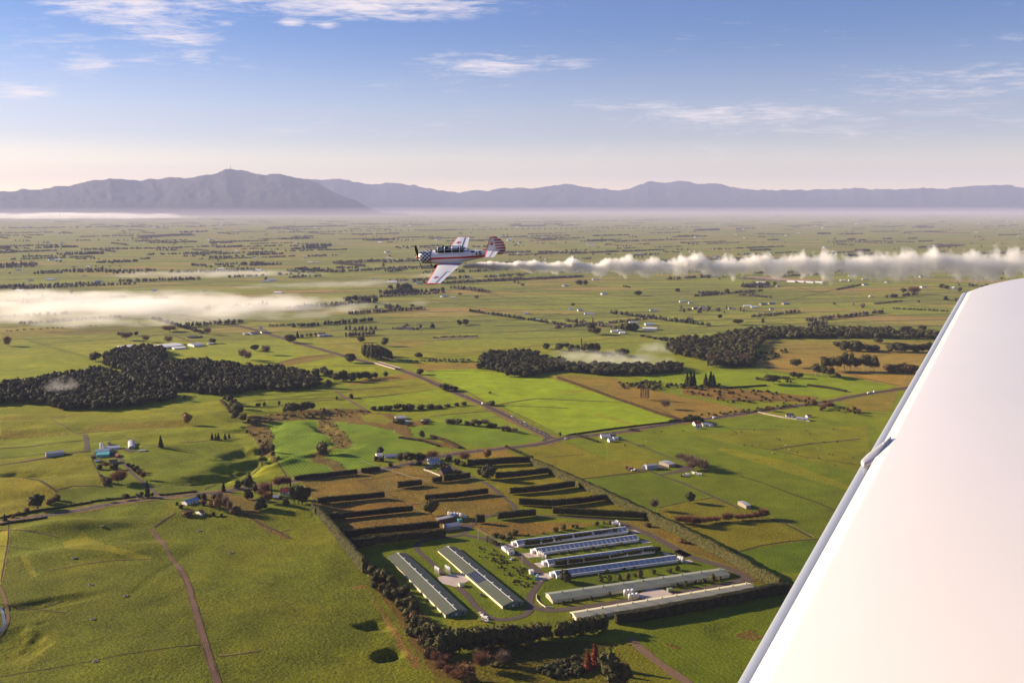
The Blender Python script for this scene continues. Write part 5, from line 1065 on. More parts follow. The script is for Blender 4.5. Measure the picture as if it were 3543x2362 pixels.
# shrubs across the stream banks and rough land
SCRUB = {}
def scrub_src():
    if not SCRUB:
        for s_ in range(3): SCRUB[s_] = crown_round(4, 5, 400+s_, 4, 150, .6, .0)
    return SCRUB
def strew(key, t, poly, n, hr, label, group, seed=0, limit=None):
    if n > 18 and group != LB_NAME:
        P = [flat(t, *p) for p in poly]; xs = [p[0] for p in P]; ys = [p[1] for p in P]; rs = random.Random(seed); src = scrub_src(); n = int(n*1.5); mk = key if isinstance(key, str) else key[0]; pl = []
        while len(pl) < n:
            x = rs.uniform(min(xs), max(xs)); y = rs.uniform(min(ys), max(ys))
            if inside(P, np.array([x]), np.array([y]))[0]: h = rs.uniform(*hr); pl.append((x, y, float(H(x, y)), h/4*rs.uniform(.9, 1.5), h/4, rs.random()*6.28, rs.randrange(3)))
        m = {'brown_shrub': L_BRN, 'dark_shrub': L_DARK, 'shrub': L_OLIVE, 'bare_red': L_TWIGR}[mk]
        struct(link('scrub', merge_mesh('scrub', src, pl, m)), 'stuff'); return
    P = [flat(t, *p) for p in poly]; xs = [p[0] for p in P]; ys = [p[1] for p in P]; rs = random.Random(seed); k = 0; out = []
    while k < n:
        x = rs.uniform(min(xs), max(xs)); y = rs.uniform(min(ys), max(ys))
        if inside(P, np.array([x]), np.array([y]))[0]:
            kk = key if isinstance(key, str) else rs.choice(key); plant(kk, (x, y), rs.uniform(*hr), label, group); k += 1
strew(['brown_shrub', 'dark_shrub'], 'N', [(260, 440), (700, 340), (1250, 310), (1850, 300), (1980, 330), (1850, 400), (1250, 410), (600, 450), (300, 500)], 60, (1.5, 3.2), 'scrubby bush of the dark belt above the ploughed fields', 'scrub belt above the ploughed fields', 1)
strew(['brown_shrub'], 'N', [(1250, 430), (1450, 460), (1640, 640), (1740, 760), (1600, 780), (1400, 680), (1240, 540)], 24, (1.0, 2.2), 'brown bush on the winding stream bank', 'bushes on the stream bank', 2)
strew(['brown_shrub', 'dark_shrub'], 'N', [(300, 560), (600, 560), (650, 680), (600, 780), (480, 880), (420, 720)], 22, (1.0, 2.4), 'brown bush in the left gully', 'bushes in the left gully', 3)
strew(['dark_shrub', 'brown_shrub'], 'I', [(430, 550), (600, 560), (900, 580), (1150, 620), (1150, 650), (640, 640), (420, 600)], 50, (2, 4.5), 'scrubby bush in the rough strip beyond the road at right', 'scrub beyond the right-hand road', 4)
strew(['dark_shrub'], 'I', [(60, 530), (240, 520), (440, 540), (640, 540), (640, 560), (260, 570), (80, 560)], 46, (2.5, 6), 'dark bush round the narrow poplars', 'scrub round the poplars', 5)
strew(['dark_shrub', 'brown_shrub'], 'I', [(430, 720), (640, 700), (850, 675), (1160, 640), (1160, 655), (850, 690), (640, 718)], 40, (1.8, 3.8), 'bush of the hedge along the right-hand road', 'roadside bushes at right', 6)
strew(['bare_red', 'brown_shrub'], 'I', [(1160, 640), (1290, 630), (1300, 690), (1160, 685)], 9, (5, 9), 'russet leafless tree of the thicket by the right-hand road', 'russet thicket by the road', 7)
strew(['gum', 'bare_red'], 'I', [(1300, 680), (1430, 690), (1430, 715), (1310, 700)], 9, (5, 8), 'brown-green tree of the thicket nearest the wing', 'thicket nearest the wing', 8)
strew(['dark_shrub'], 'I', [(820, 370), (1030, 345), (1040, 355), (920, 400), (860, 405)], 22, (3, 7), 'dark bush of the spur below the right-hand wood', 'spur of bushes by the orange land', 9)
strew(['dark_shrub', 'shrub'], 'I', [(820, 505), (900, 505), (960, 520), (1040, 525), (1000, 530), (830, 515)], 12, (2.5, 5), 'dark bush in the green strips at right', 'bushes in the green strips', 10)
sighted('gum', 'I', 935, 538, 480, 'broad olive tree in the green strips right of the poplars', w=90)
many('evergreen', 'I', [(1050, 500, 465, 40), (1085, 502, 470, 46), (1000, 505, 490, 60)], 'dark low tree in the green strips at right', 'low trees in the green strips')
many('dark_shrub', 'K', [(720, 200, 155, 60), (760, 205, 150, 60), (800, 205, 145, 70), (690, 195, 165, 40), (850, 200, 165, 50)], 'dark bush behind the red-roofed houses by the right-hand road', 'bushes behind the roadside houses')
many('bare_red', 'K', [(830, 205, 148, 50), (1470, 110, 65, 60)], 'red leafless tree beside the right-hand road', 'red trees beside the road')
many('bare', 'K', [(680, 560, 480, 110), (740, 590, 490, 130), (800, 620, 510, 130), (850, 640, 520, 130), (880, 655, 560, 100), (760, 640, 560, 110), (650, 540, 495, 80)], 'large pale leafless tree round the machinery yard at right', 'bare trees at the machinery yard')
many('bare_red', 'K', [(650, 1120, 1048), (700, 1130, 1045), (745, 1140, 1045), (785, 1150, 1045), (820, 1145, 1050), (880, 1130, 1060), (930, 1118, 1055), (990, 1110, 1055), (1075, 1110, 1020), (1105, 1108, 1018), (1180, 1095, 1035), (1230, 1095, 1030), (1290, 1090, 1025), (1350, 1085, 1010), (1400, 1085, 975), (1430, 1075, 980)], 'reddish leafless tree of the row beyond the right farm boundary', 'leafless row beyond the boundary', 85)
# dark tall tree row at the bottom of the farm
BR = 'dense dark tree row across the bottom'
many('cypress', 'L', [(90, 480, 235, 170), (170, 470, 215, 170), (260, 455, 205, 170), (350, 440, 195, 170), (440, 425, 185, 170), (520, 415, 180, 160), (600, 405, 175, 160), (680, 400, 165, 160), (760, 395, 158, 160), (840, 385, 160, 160), (920, 372, 168, 160), (1000, 355, 160, 160), (1080, 335, 148, 160), (1150, 318, 150, 120)], 'big dark bushy tree of the row in front of the long green sheds', BR)
many('cypress', 'L', [(1290, 305, 135, 130), (1350, 300, 118, 150), (1430, 290, 112, 150), (1510, 275, 95, 150), (1590, 262, 80, 150), (1660, 250, 68, 150), (1730, 232, 62, 130)], 'big dark bushy tree of the clump hiding the end of the cream shed', 'dark clump at the cream shed')
strew(['dark_shrub', 'brown_shrub'], 'L', [(1050, 640), (1300, 560), (1500, 520), (1560, 640), (1500, 700), (1150, 720)], 34, (2, 4.5), 'brown twiggy bush left of the rust-red conifers', 'brown scrub at the bottom', 12)
many('shrub', 'L', [(640, 600, 560, 90), (700, 605, 575, 80), (800, 610, 580, 80), (600, 600, 570, 60)], 'bright green low bush under the pale leafless tree', 'green bushes under the pale tree')
# band of bush along the left boundary
LB = 'bush belt along the lower left boundary'
for i, (x, y, top, w, k) in enumerate([(190, 500, 430, 70, 'shrub'), (230, 560, 455, 100, 'cypress'), (300, 590, 490, 100, 'cypress'), (250, 620, 560, 80, 'dark_shrub'), (350, 610, 500, 110, 'cypress'), (410, 640, 555, 100, 'cypress'), (260, 690, 620, 90, 'shrub'), (330, 720, 640, 90, 'brown_shrub'),
        (390, 780, 690, 100, 'shrub'), (450, 790, 680, 110, 'cypress'), (520, 760, 660, 110, 'cypress'), (560, 720, 650, 80, 'cypress'), (480, 860, 780, 90, 'shrub'), (550, 860, 770, 110, 'cypress'), (600, 840, 740, 100, 'cypress'), (620, 900, 790, 110, 'cypress'), (560, 950, 860, 100, 'shrub'),
        (620, 990, 890, 90, 'brown_shrub'), (640, 1040, 930, 110, 'cypress'), (700, 1060, 950, 100, 'cypress'), (600, 1120, 1040, 100, 'dark_shrub'), (660, 1150, 1050, 100, 'dark_shrub'), (760, 1150, 970, 150, 'cypress'), (820, 1170, 1000, 130, 'cypress'), (700, 1220, 1120, 100, 'brown_shrub'),
        (770, 1260, 1150, 120, 'cypress'), (830, 1290, 1180, 110, 'shrub'), (760, 1330, 1230, 100, 'brown_shrub'), (830, 1370, 1260, 110, 'bare_red'), (900, 1400, 1300, 110, 'bare_red'), (870, 1460, 1350, 110, 'bare_red'), (950, 1500, 1390, 110, 'bare_red'), (940, 1350, 1280, 90, 'bare_red'), (1000, 1545, 1440, 100, 'bare_red'), (1150, 1568, 1440, 150, 'brown_shrub')]):
    sighted(k, 'C', x, y, top, {'shrub': 'low green bush', 'cypress': 'olive bushy tree', 'dark_shrub': 'dark bush', 'brown_shrub': 'brown bush', 'bare_red': 'russet leafless tree'}[k]+' of the lower-left belt, '+['beside the boundary hedge', 'just below the hedge end', 'level with the long shed top', 'above the shed middle', 'in the bulge of the belt', 'left of the long shed middle', 'at the shed lower third'][i//3 % 7 if i < 21 else 6]+(', outer' if i % 3 == 0 else ', middle' if i % 3 == 1 else ', inner') if i < 21 else {'shrub': 'low green bush', 'cypress': 'olive bushy tree', 'dark_shrub': 'dark bush', 'brown_shrub': 'brown bush', 'bare_red': 'russet leafless tree'}[k]+' at the foot of the farm belt, '+['just under the shed corner', 'left of the dark tree row', 'by the upper pit', 'right of the upper pit', 'where the dark row begins', 'above the lower pit', 'beside the lower pit', 'below the dark row start', 'among russet trees, upper', 'among russet trees, middle', 'among russet trees, right', 'low at the frame', 'against the pasture edge', 'lowest of all', 'right of the lowest one'][min(14, i-21)], LB, w)
strew(['shrub', 'dark_shrub', 'brown_shrub'], 'C', [(200, 520), (350, 580), (560, 720), (640, 850), (700, 1000), (620, 1080), (520, 950), (380, 800), (250, 660)], 46, (1.6, 4), 'low bush of the belt down the lower left farm boundary', LB, 14)
strew(['shrub'], 'C', [(820, 1080), (1000, 1060), (1100, 1080), (900, 1130)], 6, (2, 3.5), 'low bush behind the dark tree row', 'low bushes behind the dark row', 15)
# clipped tree rows between the white sheds
CR = 'clipped tree rows between the white sheds'
def crow(pts, tops, lab, seed): hd('D', pts, tops, 3.2, lab, 1.7, seed, L_HEDGE, CR)
crow([(525, 415), (690, 395)], (352, 340), 'clipped dark tree block at the left in front of the topmost white shed', 60)
crow([(710, 390), (830, 374)], (338, 325), 'clipped dark tree block second from left before the topmost white shed', 61)
crow([(850, 370), (1040, 342)], (312, 292), 'clipped dark tree block third from left before the topmost white shed', 62)
crow([(1060, 338), (1250, 310)], (285, 262), 'clipped dark tree block fourth from left before the topmost white shed', 63)
crow([(1282, 308), (1455, 280)], (258, 232), 'clipped dark tree block fifth from left before the topmost white shed', 64)
crow([(1475, 282), (1530, 274)], (225, 220), 'small clipped tree at the right end before the topmost white shed', 65)
crow([(850, 635), (985, 618)], (572, 560), 'clipped dark tree block at the left before the third white shed', 66)
crow([(1000, 615), (1160, 592)], (558, 540), 'clipped dark tree block second from left before the third white shed', 67)
crow([(1175, 590), (1440, 550)], (538, 505), 'clipped dark tree block third from left before the third white shed', 68)
crow([(1455, 548), (1630, 520)], (505, 475), 'clipped dark tree block fourth from left before the third white shed', 69)
crow([(1640, 520), (1800, 497)], (472, 445), 'clipped dark tree block fifth from left before the third white shed', 70)
crow([(1815, 495), (2000, 470)], (442, 418), 'clipped dark tree block at the right end before the third white shed', 71)
many('shrub', 'D', [(935, 770, 655, 60), (980, 795, 670, 60)], 'tall clipped tree in front of the lowest white shed', 'two clipped trees by the lowest white shed')
many('shrub', 'D', [(1350, 790, 735), (1445, 782, 720), (1540, 770, 705), (1635, 762, 690), (1778, 745, 655), (2178, 665, 612), (2000 + 90, 690, 640)], 'olive sapling in the grass below the lowest white shed', 'saplings below the white sheds', 60)
many('dark_shrub', 'D', [(1710, 730, 690), (1920, 705, 655)], 'dark sapling in the grass below the lowest white shed', 'dark saplings below the white sheds', 50)
many('shrub', 'D', [(935, 1035, 990), (1030, 1015, 970), (1240, 990, 945), (1435, 955, 895), (2165, 850, 800), (2270, 840, 780)], 'sapling along the shaded front of the corrugated green shed', 'saplings by the corrugated shed', 40)
many('shrub', 'E', [(400, 640, 600, 40), (485, 630, 585, 46), (570, 612, 575, 34), (655, 600, 560, 44), (735, 600, 510, 56), (812, 588, 540, 46)], 'sapling along the right half of the corrugated green shed', 'saplings by the corrugated shed')
many('dark_shrub', 'D', [(205, 305, 255, 70), (280, 335, 280, 80), (350, 280, 245, 50), (420, 275, 222, 70), (360, 315, 285, 60), (855, 245, 195, 60), (935, 225, 165, 70), (1300, 188, 138, 50), (1040, 205, 170, 40), (1085, 200, 165, 40), (1440, 165, 130, 60), (1380, 155, 130, 30), (560, 290, 270, 30), (720, 268, 248, 30)], 'dark bush in the planted strip above the topmost white shed', 'bushes above the white sheds')
many('shrub', 'D', [(900, 490, 465, 40), (1000, 480, 450, 40), (1150, 455, 425, 40), (1250, 440, 405, 46), (1400, 420, 388, 46), (1560, 395, 360, 40), (1330, 690 + 40, 690, 40), (1600, 660, 630, 44), (1700, 640, 610, 44), (1420, 690, 655, 44)], 'low bush along the lit front of a white shed', 'low bushes by the white sheds')
strew(['dark_shrub', 'shrub'], 'D', [(20, 420), (240, 470), (330, 560), (560, 660), (660, 780), (560, 860), (400, 830), (150, 560), (0, 520)], 46, (.8, 2.0), 'small planted bush on the lawn between green and white sheds', 'lawn bushes between the sheds', 16)
many('brown_shrub', 'D', [(2220, 365, 330, 90), (2270, 375, 345, 70), (1845, 190, 150, 90)], 'heaped scrub bush inside the right farm boundary', 'heaped scrub by the boundary')
# ------------------------------------------------------------------ woods
def merge_mesh(name, sources, places, m):
    """many copies of low crowns as one mesh: places (x, y, z, sx, sz, rz, k)"""
    VV, FF, k = [], [], 0
    for x, y, z, sx, sz, rz, i in places:
        V, F = sources[i]; c, s = math.cos(rz), math.sin(rz)
        W = np.stack([(V[:, 0]*c-V[:, 1]*s)*sx+x, (V[:, 0]*s+V[:, 1]*c)*sx+y, V[:, 2]*sz+z], 1); VV.append(W); FF.append(F+k); k += len(V)
    return np_mesh(name, np.concatenate(VV), np.concatenate(FF), m)
LOWC = [crown_round(10, 10, 300+s, 4, 140, 1.4, .02) for s in range(4)]
def poisson(P, gap, seed, tries=6000):
    xs = [p[0] for p in P]; ys = [p[1] for p in P]; rs = np.random.default_rng(seed); n = tries
    x = rs.uniform(min(xs), max(xs), n); y = rs.uniform(min(ys), max(ys), n); m = inside(P, x, y); x, y = x[m], y[m]; grid = {}; out = []
    for a, b_ in zip(x, y):
        k = (int(a//gap), int(b_//gap)); ok = True
        for i in (-1, 0, 1):
            for j in (-1, 0, 1):
                for q in grid.get((k[0]+i, k[1]+j), ()):
                    if (q[0]-a)**2+(q[1]-b_)**2 < gap*gap: ok = False; break
                if not ok: break
            if not ok: break
        if ok: grid.setdefault(k, []).append((a, b_)); out.append((a, b_))
    return out
def wood(name, t, polys, gap, hr, seed, nfront, label, group, keys):
    rs = random.Random(seed); pts = []
    for q in polys: pts += poisson([flat(t, *p) for p in q], gap, seed+len(pts))
    pts.sort(key=lambda p: p[1]); front = pts[:nfront]; rest = pts[nfront:]
    for x, y in front:
        h = rs.uniform(*hr); plant(rs.choice(keys), (x, y), h, label, group, w=gap*rs.uniform(1.15, 1.6))
    if rest:
        pl = [(x, y, float(H(x, y)), gap*rs.uniform(1.2, 1.6)/10, rs.uniform(*hr)/10, rs.random()*6.28, rs.randrange(4)) for x, y in rest]
        o = link(name, merge_mesh(name, LOWC, pl, L_DARK)); struct(o, 'stuff')
wood('wood_foliage', 'G', [[(0, 540), (0, 440), (180, 415), (330, 380), (440, 375), (560, 345), (640, 345), (760, 375), (900, 380), (1240, 450), (1400, 490), (1340, 490), (1120, 460), (900, 455), (700, 450), (500, 470), (320, 520), (300, 540)],
                       [(-300, 545), (-300, 470), (0, 450), (0, 545)],
                       [(660, 300), (660, 245), (760, 215), (900, 200), (1000, 205), (1045, 250), (1000, 290), (960, 330), (800, 350), (760, 330)],
                       [(770, 350), (960, 310), (1150, 295), (1260, 280), (1370, 300), (1450, 300), (1460, 340), (1260, 400), (1100, 400), (900, 380)],
                       [(1270, 400), (1480, 325), (1700, 330), (1860, 350), (1830, 400), (1660, 440), (1480, 480), (1330, 480), (1270, 450)],
                       [(320, 540), (460, 480), (640, 460), (900, 462), (1090, 480), (1110, 510), (1000, 530), (800, 560), (560, 575), (420, 575), (330, 555)],
                       [(1650, 440), (1720, 395), (1850, 380), (1980, 400), (1980, 440), (1850, 455), (1700, 460)]], 9.5, (11, 17), 3, 95,
     'dark evergreen tree packed into the large left-hand wood', 'trees of the left-hand wood', ['evergreen', 'tall_evergreen', 'evergreen'])
many('evergreen', 'G', [(1895, 350, 315, 50), (1925, 355, 325, 40), (1975, 360, 315, 50), (2025, 350, 305, 50), (2055, 370, 320, 56), (2000, 400, 370, 50), (2055, 440, 385, 50), (2100, 395, 345, 60), (2150, 395, 325, 60), (2200, 398, 340, 60), (2250, 388, 338, 50), (2290, 382, 332, 50), (2320, 385, 345, 40), (2345, 375, 340, 40)], 'dark tree of the loose string right of the left-hand wood', 'string right of the wood')
wood('river_wood_foliage', 'H', [[(900, 380), (950, 355), (1280, 345), (1310, 375), (1290, 400), (920, 420)], [(895, 440), (1000, 400), (1290, 400), (1320, 460), (1090, 480), (1000, 455)], [(1090, 495), (1310, 420), (1470, 400), (1470, 455), (1300, 480), (1230, 500)],
                             [(1480, 460), (1490, 430), (1560, 430), (1900, 440), (2100, 440), (2200, 425), (2280, 440), (2270, 468), (2000, 490), (1700, 485), (1560, 470)]], 10.5, (10, 15), 8, 50,
     'dark evergreen tree of the river wood behind the bright green paddock', 'trees of the river wood', ['evergreen', 'evergreen', 'tall_evergreen'])
wood('right_wood_foliage', 'I', [[(330, 350), (340, 310), (450, 290), (520, 300), (640, 270), (760, 250), (960, 235), (1190, 240), (1400, 240), (1570, 240), (1860, 262), (1850, 285), (1400, 278), (1100, 278), (900, 285), (850, 330), (820, 400), (800, 440), (640, 420), (480, 390), (410, 380)],
                             [(600, 440), (800, 440), (840, 420), (800, 400), (640, 400)]], 11.5, (12, 17), 5, 60,
     'dark evergreen tree packed into the right-hand wood', 'trees of the right-hand wood', ['evergreen', 'tall_evergreen'])
# ------------------------------------------------------------------ vegetation of the far plain
FC = [join([blob((0, 0, .52), (.46, .46, .48), s, ICO1, .6), blob((.45, .15, .34), (.34, .34, .34), s+5, ICO1, .6), blob((-.4, -.2, .3), (.3, .3, .3), s+9, ICO1, .6)]+[leafquads(rng.normal(0, .42, (26, 3))*np.array([1, 1, .55])+np.array([0, 0, .6]), rng.normal(0, 1, (26, 3)), .26)]) for s in range(5)]
rs = random.Random(77); TH = R(37.6); ax = Vector((math.cos(TH), math.sin(TH))); ay = Vector((-math.sin(TH), math.cos(TH)))
fd, ft = [], []
def clump(x, y, h, w, lst): lst.append((x, y, 0, w, h, rs.random()*6.28, rs.randrange(5)))
FARONE = []
k = 0
while k < 800:
    y = 4300*math.exp(rs.random()*1.72) if k > 75 else rs.uniform(2300, 4500); x = rs.uniform(-.64, .64)*y
    if y > 24500: continue
    P0 = proj((x, y, 0))
    q = rs.random(); k += 1; lst = fd if rs.random() < .34 else ft; far_k = min(1.0, (y-2250)/7000)
    if q < .42:   # shelter belt
        L = rs.uniform(90, 420)*(1+.5*far_k); d = ax if rs.random() < .82 else ay; st = 9 if y < 5000 else 15; n_ = int(L/st); hh = rs.uniform(7, 14)
        for i in range(n_):
            if rs.random() < .12: continue
            p = Vector((x, y))+d*(i*st); clump(p.x+rs.uniform(-3, 3), p.y+rs.uniform(-3, 3), hh*rs.uniform(.7, 1.15), st*.75, lst)
    elif q < .82:  # loose clump round a homestead
        for i in range(rs.randrange(2, 12)): clump(x+rs.gauss(0, 34), y+rs.gauss(0, 26), rs.uniform(5, 14), rs.uniform(5, 10), rs.choice((fd, ft)))
    elif q < .86:
        W = rs.uniform(60, 160)
        for i in range(int(W/3)): 
            p = Vector((x, y))+ax*rs.uniform(-W, W)+ay*rs.uniform(-W*.35, W*.35); clump(p.x, p.y, rs.uniform(10, 18), rs.uniform(8, 12), fd)
    else: FARONE.append((x, y))
# belts read off the survey
def belt(t, a, b_, h, w, lst, dens=1.0, spread=0):
    A = Vector(flat(t, *a)); B = Vector(flat(t, *b_)); L = (B-A).length; st = w*.95/dens
    for i in range(int(L/st)+1):
        p = A.lerp(B, min(1, i*st/max(L, 1))); clump(p.x+rs.uniform(-2, 2), p.y+rs.uniform(-spread-2, spread+2), h*rs.uniform(.75, 1.1), w*.62, lst)
belt('P', (640, 592), (1600, 547), 11, 9, ft, 1.5, 4); belt('P', (1300, 385), (1600, 385), 16, 20, fd, 1.4, 60); belt('P', (860, 300), (930, 305), 12, 18, fd)
belt('P', (15, 800), (230, 782), 10, 8, ft, 1.2); belt('P', (230, 785), (530, 765), 10, 7, ft, 1.2); belt('P', (0, 905), (210, 905), 11, 8, ft, .8, 5)
belt('O', (820, 580), (1100, 572), 14, 12, ft, 1.3, 12); belt('O', (1120, 570), (1360, 562), 13, 12, ft, 1.3, 8); belt('O', (480, 515), (1060, 505), 14, 15, ft, 1.1, 10); belt('O', (240, 525), (430, 520), 12, 12, ft)
belt('O', (0, 470), (280, 465), 20, 16, ft, 1.4, 70); belt('O', (560, 362), (1250, 350), 15, 20, ft, 1.1, 10); belt('O', (1420, 418), (1660, 408), 13, 18, fd, 1.2, 30); belt('O', (2065, 345), (2250, 335), 22, 24, fd, 1.8, 60); belt('O', (1980, 360), (2210, 352), 14, 20, fd, 1.4, 20)
belt('O', (960, 280), (1260, 262), 18, 26, ft, 2.2, 260); belt('O', (1230, 245), (1400, 240), 18, 30, fd, 1.6, 60); belt('O', (2010, 495), (2180, 510), 14, 13, fd, 1.4, 10); belt('O', (2190, 510), (2330, 515), 14, 13, ft, 1.4, 20); belt('O', (1700, 470), (1900, 462), 14, 13, ft, 1.2, 15)
belt('O', (0, 620), (170, 608), 12, 12, fd, 1.2, 10); belt('O', (1300, 470), (1400, 472), 14, 12, ft, 1.2, 6); belt('O', (1460, 465), (1610, 460), 13, 10, ft, 1.0, 6); belt('O', (1820, 215), (2352, 200), 16, 30, fd, 1.3, 40); belt('O', (0, 355), (110, 350), 18, 20, ft, 1.5, 60)
belt('Q', (200, 225), (350, 220), 20, 24, fd, 2.2, 110); belt('Q', (470, 215), (540, 212), 15, 20, ft, 1.4, 40); belt('Q', (215, 635), (355, 632), 9, 9, ft, 1.6, 6); belt('Q', (490, 645), (700, 665), 8, 8, ft, 1.3, 4); belt('Q', (560, 355), (690, 350), 12, 18, fd, 1.2, 10)
belt('Q', (590, 505), (1240, 490), 10, 12, fd, 1.2, 10); belt('Q', (1130, 612), (1300, 575), 5, 9, fd, 1.1, 3); belt('Q', (1200, 285), (1240, 282), 14, 22, fd, 1.6, 20); belt('Q', (1275, 290), (1310, 288), 12, 20, fd, 1.4, 10); belt('Q', (1430, 280), (1480, 278), 14, 18, ft, 1.6, 20)
belt('Q', (1380, 705), (1560, 685), 5, 9, fd, 1.0, 3); belt('Q', (1500, 735), (1850, 752), 5, 9, fd, 1.1, 4); belt('Q', (940, 852), (1065, 838), 13, 8, ft, 1.4, 4); belt('Q', (150, 815), (175, 812), 12, 8, ft, 1.5); belt('Q', (640, 828), (655, 826), 12, 6, ft, 1.5); belt('Q', (1740, 125), (2352, 105), 14, 30, fd, 1.6, 100)
belt('Q', (100, 120), (1740, 125), 12, 34, ft, .9, 300); belt('O', (1300, 150), (2352, 170), 12, 30, ft, .8, 200); belt('P', (0, 190), (2352, 160), 13, 30, ft, .9, 260); belt('P', (0, 235), (2352, 210), 13, 26, fd, .35, 150); belt('O', (0, 215), (1500, 200), 14, 30, ft, .8, 200)
belt('G', (735, 108), (830, 105), 7, 8, fd, 1.2, 5); belt('G', (2170, 118), (2350, 105), 11, 7, ft, 1.4, 3); belt('G', (1900, 118), (2040, 108), 8, 9, fd, 1.0, 8); belt('G', (1180, 125), (1265, 122), 4, 6, fd, 1.2, 3); belt('H', (320, 172), (450, 172), 5, 7, fd, 1.3, 5)
belt('G', (1690, 48), (1990, 42), 4, 8, fd, .9, 3); belt('P', (1880, 612), (1925, 618), 6, 8, fd); belt('G', (0, 85), (880, 30), 2.5, 8, ft, .6, 5)
belt('H', (590, 232), (880, 222), 3, 8, ft, 1.0, 4); belt('H', (420, 390), (900, 400), 3, 7, fd, 1.1, 3); belt('H', (560, 385), (820, 385), 4, 7, ft, .9, 3)
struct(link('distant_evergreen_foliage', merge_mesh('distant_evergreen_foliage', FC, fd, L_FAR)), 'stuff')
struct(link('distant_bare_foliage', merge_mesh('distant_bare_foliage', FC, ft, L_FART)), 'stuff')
FARONE.sort(key=lambda p: p[1])
for x, y in FARONE[:70]: plant(rs.choice(['evergreen', 'bare', 'gum']), (x, y, 0), rs.uniform(7, 13), 'lone tree scattered on the far plain', 'lone trees of the far plain')
print('FAR', len(fd), len(ft))
# ------------------------------------------------------------------ buildings
def bump_free(name, col, rough=.7, **k): return mat(name, col, rough, .3, **k)
white_m = mat('white_wall', (.72, .70, .66), .7, noise=.08, nscale=.8); cream_m = mat('cream_wall', (.70, .62, .42), .7, noise=.1, nscale=.8)
green_roof = mat('green_steel', (.085, .098, .070), .7, .25, noise=.18, nscale=.12, bump=.1, bscale=.3)
lgreen_roof = mat('pale_green_steel', (.29, .31, .235), .6, .3, noise=.16, nscale=.2); cream_roof = mat('cream_steel', (.64, .60, .42), .6, .4, noise=.12, nscale=.2)
rib_m = mat('roof_rib_steel', (.09, .10, .08), .55, .4); crib_m = mat('cream_rib_steel', (.26, .24, .16), .55, .4); green_wall = mat('green_wall', (.17, .21, .15), .7, noise=.1, nscale=.6)
tunnel_m = mat('tunnel_sheet', (.34, .34, .37), .45, .4, noise=.14, nscale=.5); grey_roof = mat('grey_steel', (.33, .33, .36), .45, .5, noise=.1, nscale=.5)
dark_roof = mat('dark_roof', (.055, .05, .055), .6, noise=.2, nscale=.5); red_roof = mat('red_roof', (.30, .05, .03), .7, noise=.2, nscale=.6); rust_roof = mat('rusty_roof', (.26, .12, .07), .8, noise=.4, nscale=.8)
brown_m = mat('brown_wood', (.12, .07, .04), .8, noise=.2, nscale=.6); timber_m = mat('grey_timber', (.30, .25, .20), .85, noise=.3, nscale=.9); teal_m = mat('teal_wall', (.10, .42, .42), .6, noise=.1, nscale=.8)
glass_m = mat('window_glass', (.03, .04, .05), .1, .8); vent_m = mat('vent_metal', (.74, .74, .72), .4, .5); silo_m = mat('silo_steel', (.62, .58, .52), .45, .5, noise=.1, nscale=.9)
solar_m = mat('solar_panel', (.035, .04, .06), .2, .8); blue_m = mat('blue_roof', (.22, .33, .42), .5); orange_m = mat('orange_brick', (.36, .14, .06), .8, noise=.2, nscale=.8)
class Frame:
    """local frame of a rectangular building: A, B near side feet, C the foot beyond A"""
    def __init__(s, A, B, C):
        A, B, C = Vector(A), Vector(B), Vector(C); u = (B-A); u.z = 0; s.L = u.length; u.normalize(); n = Vector((-u.y, u.x, 0)); w = (C-A).dot(n)
        if w < 0: n = -n; w = -w
        s.W = max(w, 3.0); s.u = u; s.n = n; s.c = (A+B)/2+n*s.W/2; s.c.z = min(A.z, B.z); s.rz = math.atan2(u.y, u.x)
        if abs(n.angle(Vector((-u.y, u.x, 0)))) > 1: s.rz += math.pi
def gable(root, L, W, eave, ridge, wall, roof, over=.4, hip=0.0, roofname='roof', asym=0.0, gablem=None):
    """walls and a two-slope roof in the local frame (x along the ridge)"""
    mb = MB(); x, y = L/2, W/2; g = gablem or wall; ry = asym*y
    for s in (-1, 1): mb.face([(-x*s, s*-y, -.6), (x*s, s*-y, -.6), (x*s, s*-y, eave), (-x*s, s*-y, eave)], wall)
    for s in (-1, 1): mb.face([(s*x, -s*y, -.6), (s*x, s*y, -.6), (s*x, s*y, eave), (s*(x-hip), ry, ridge-.06), (s*x, -s*y, eave)] if not hip else [(s*x, -s*y, -.6), (s*x, s*y, -.6), (s*x, s*y, eave), (s*x, -s*y, eave)], g)
    link('wall', mb.mesh('wall'), root); X = x+over; dz = (ridge-eave)/y*over
    for s in (-1, 1):
        mb = MB(); a = (-X, s*(y+over), eave-dz); b_ = (X, s*(y+over), eave-dz); c = (X-hip, ry, ridge); d = (-X+hip, ry, ridge); t = .12
        mb.hexa([(q[0], q[1], q[2]) for q in (a, b_, c, d)]+[(q[0], q[1], q[2]+t) for q in (a, b_, c, d)], roof); link(roofname, mb.mesh(roofname), root)
    if hip:
        for s in (-1, 1):
            mb = MB(); mb.face([(s*X, -y-over, eave-dz+.1), (s*X, y+over, eave-dz+.1), (s*(X-hip), ry, ridge+.11)], roof); link(roofname, mb.mesh(roofname), root)
def window(root, x, y, z, w, h, axis, m=None):
    mb = MB(); mb.box((x, y, z), (w, .10, h) if axis == 'x' else (.10, w, h), white_m); f = link('window', mb.mesh('window'), root)
    mb = MB(); mb.box((x, y, z), (w*.82, .16, h*.8) if axis == 'x' else (.16, w*.82, h*.8), glass_m); link('pane', mb.mesh('pane'), f)
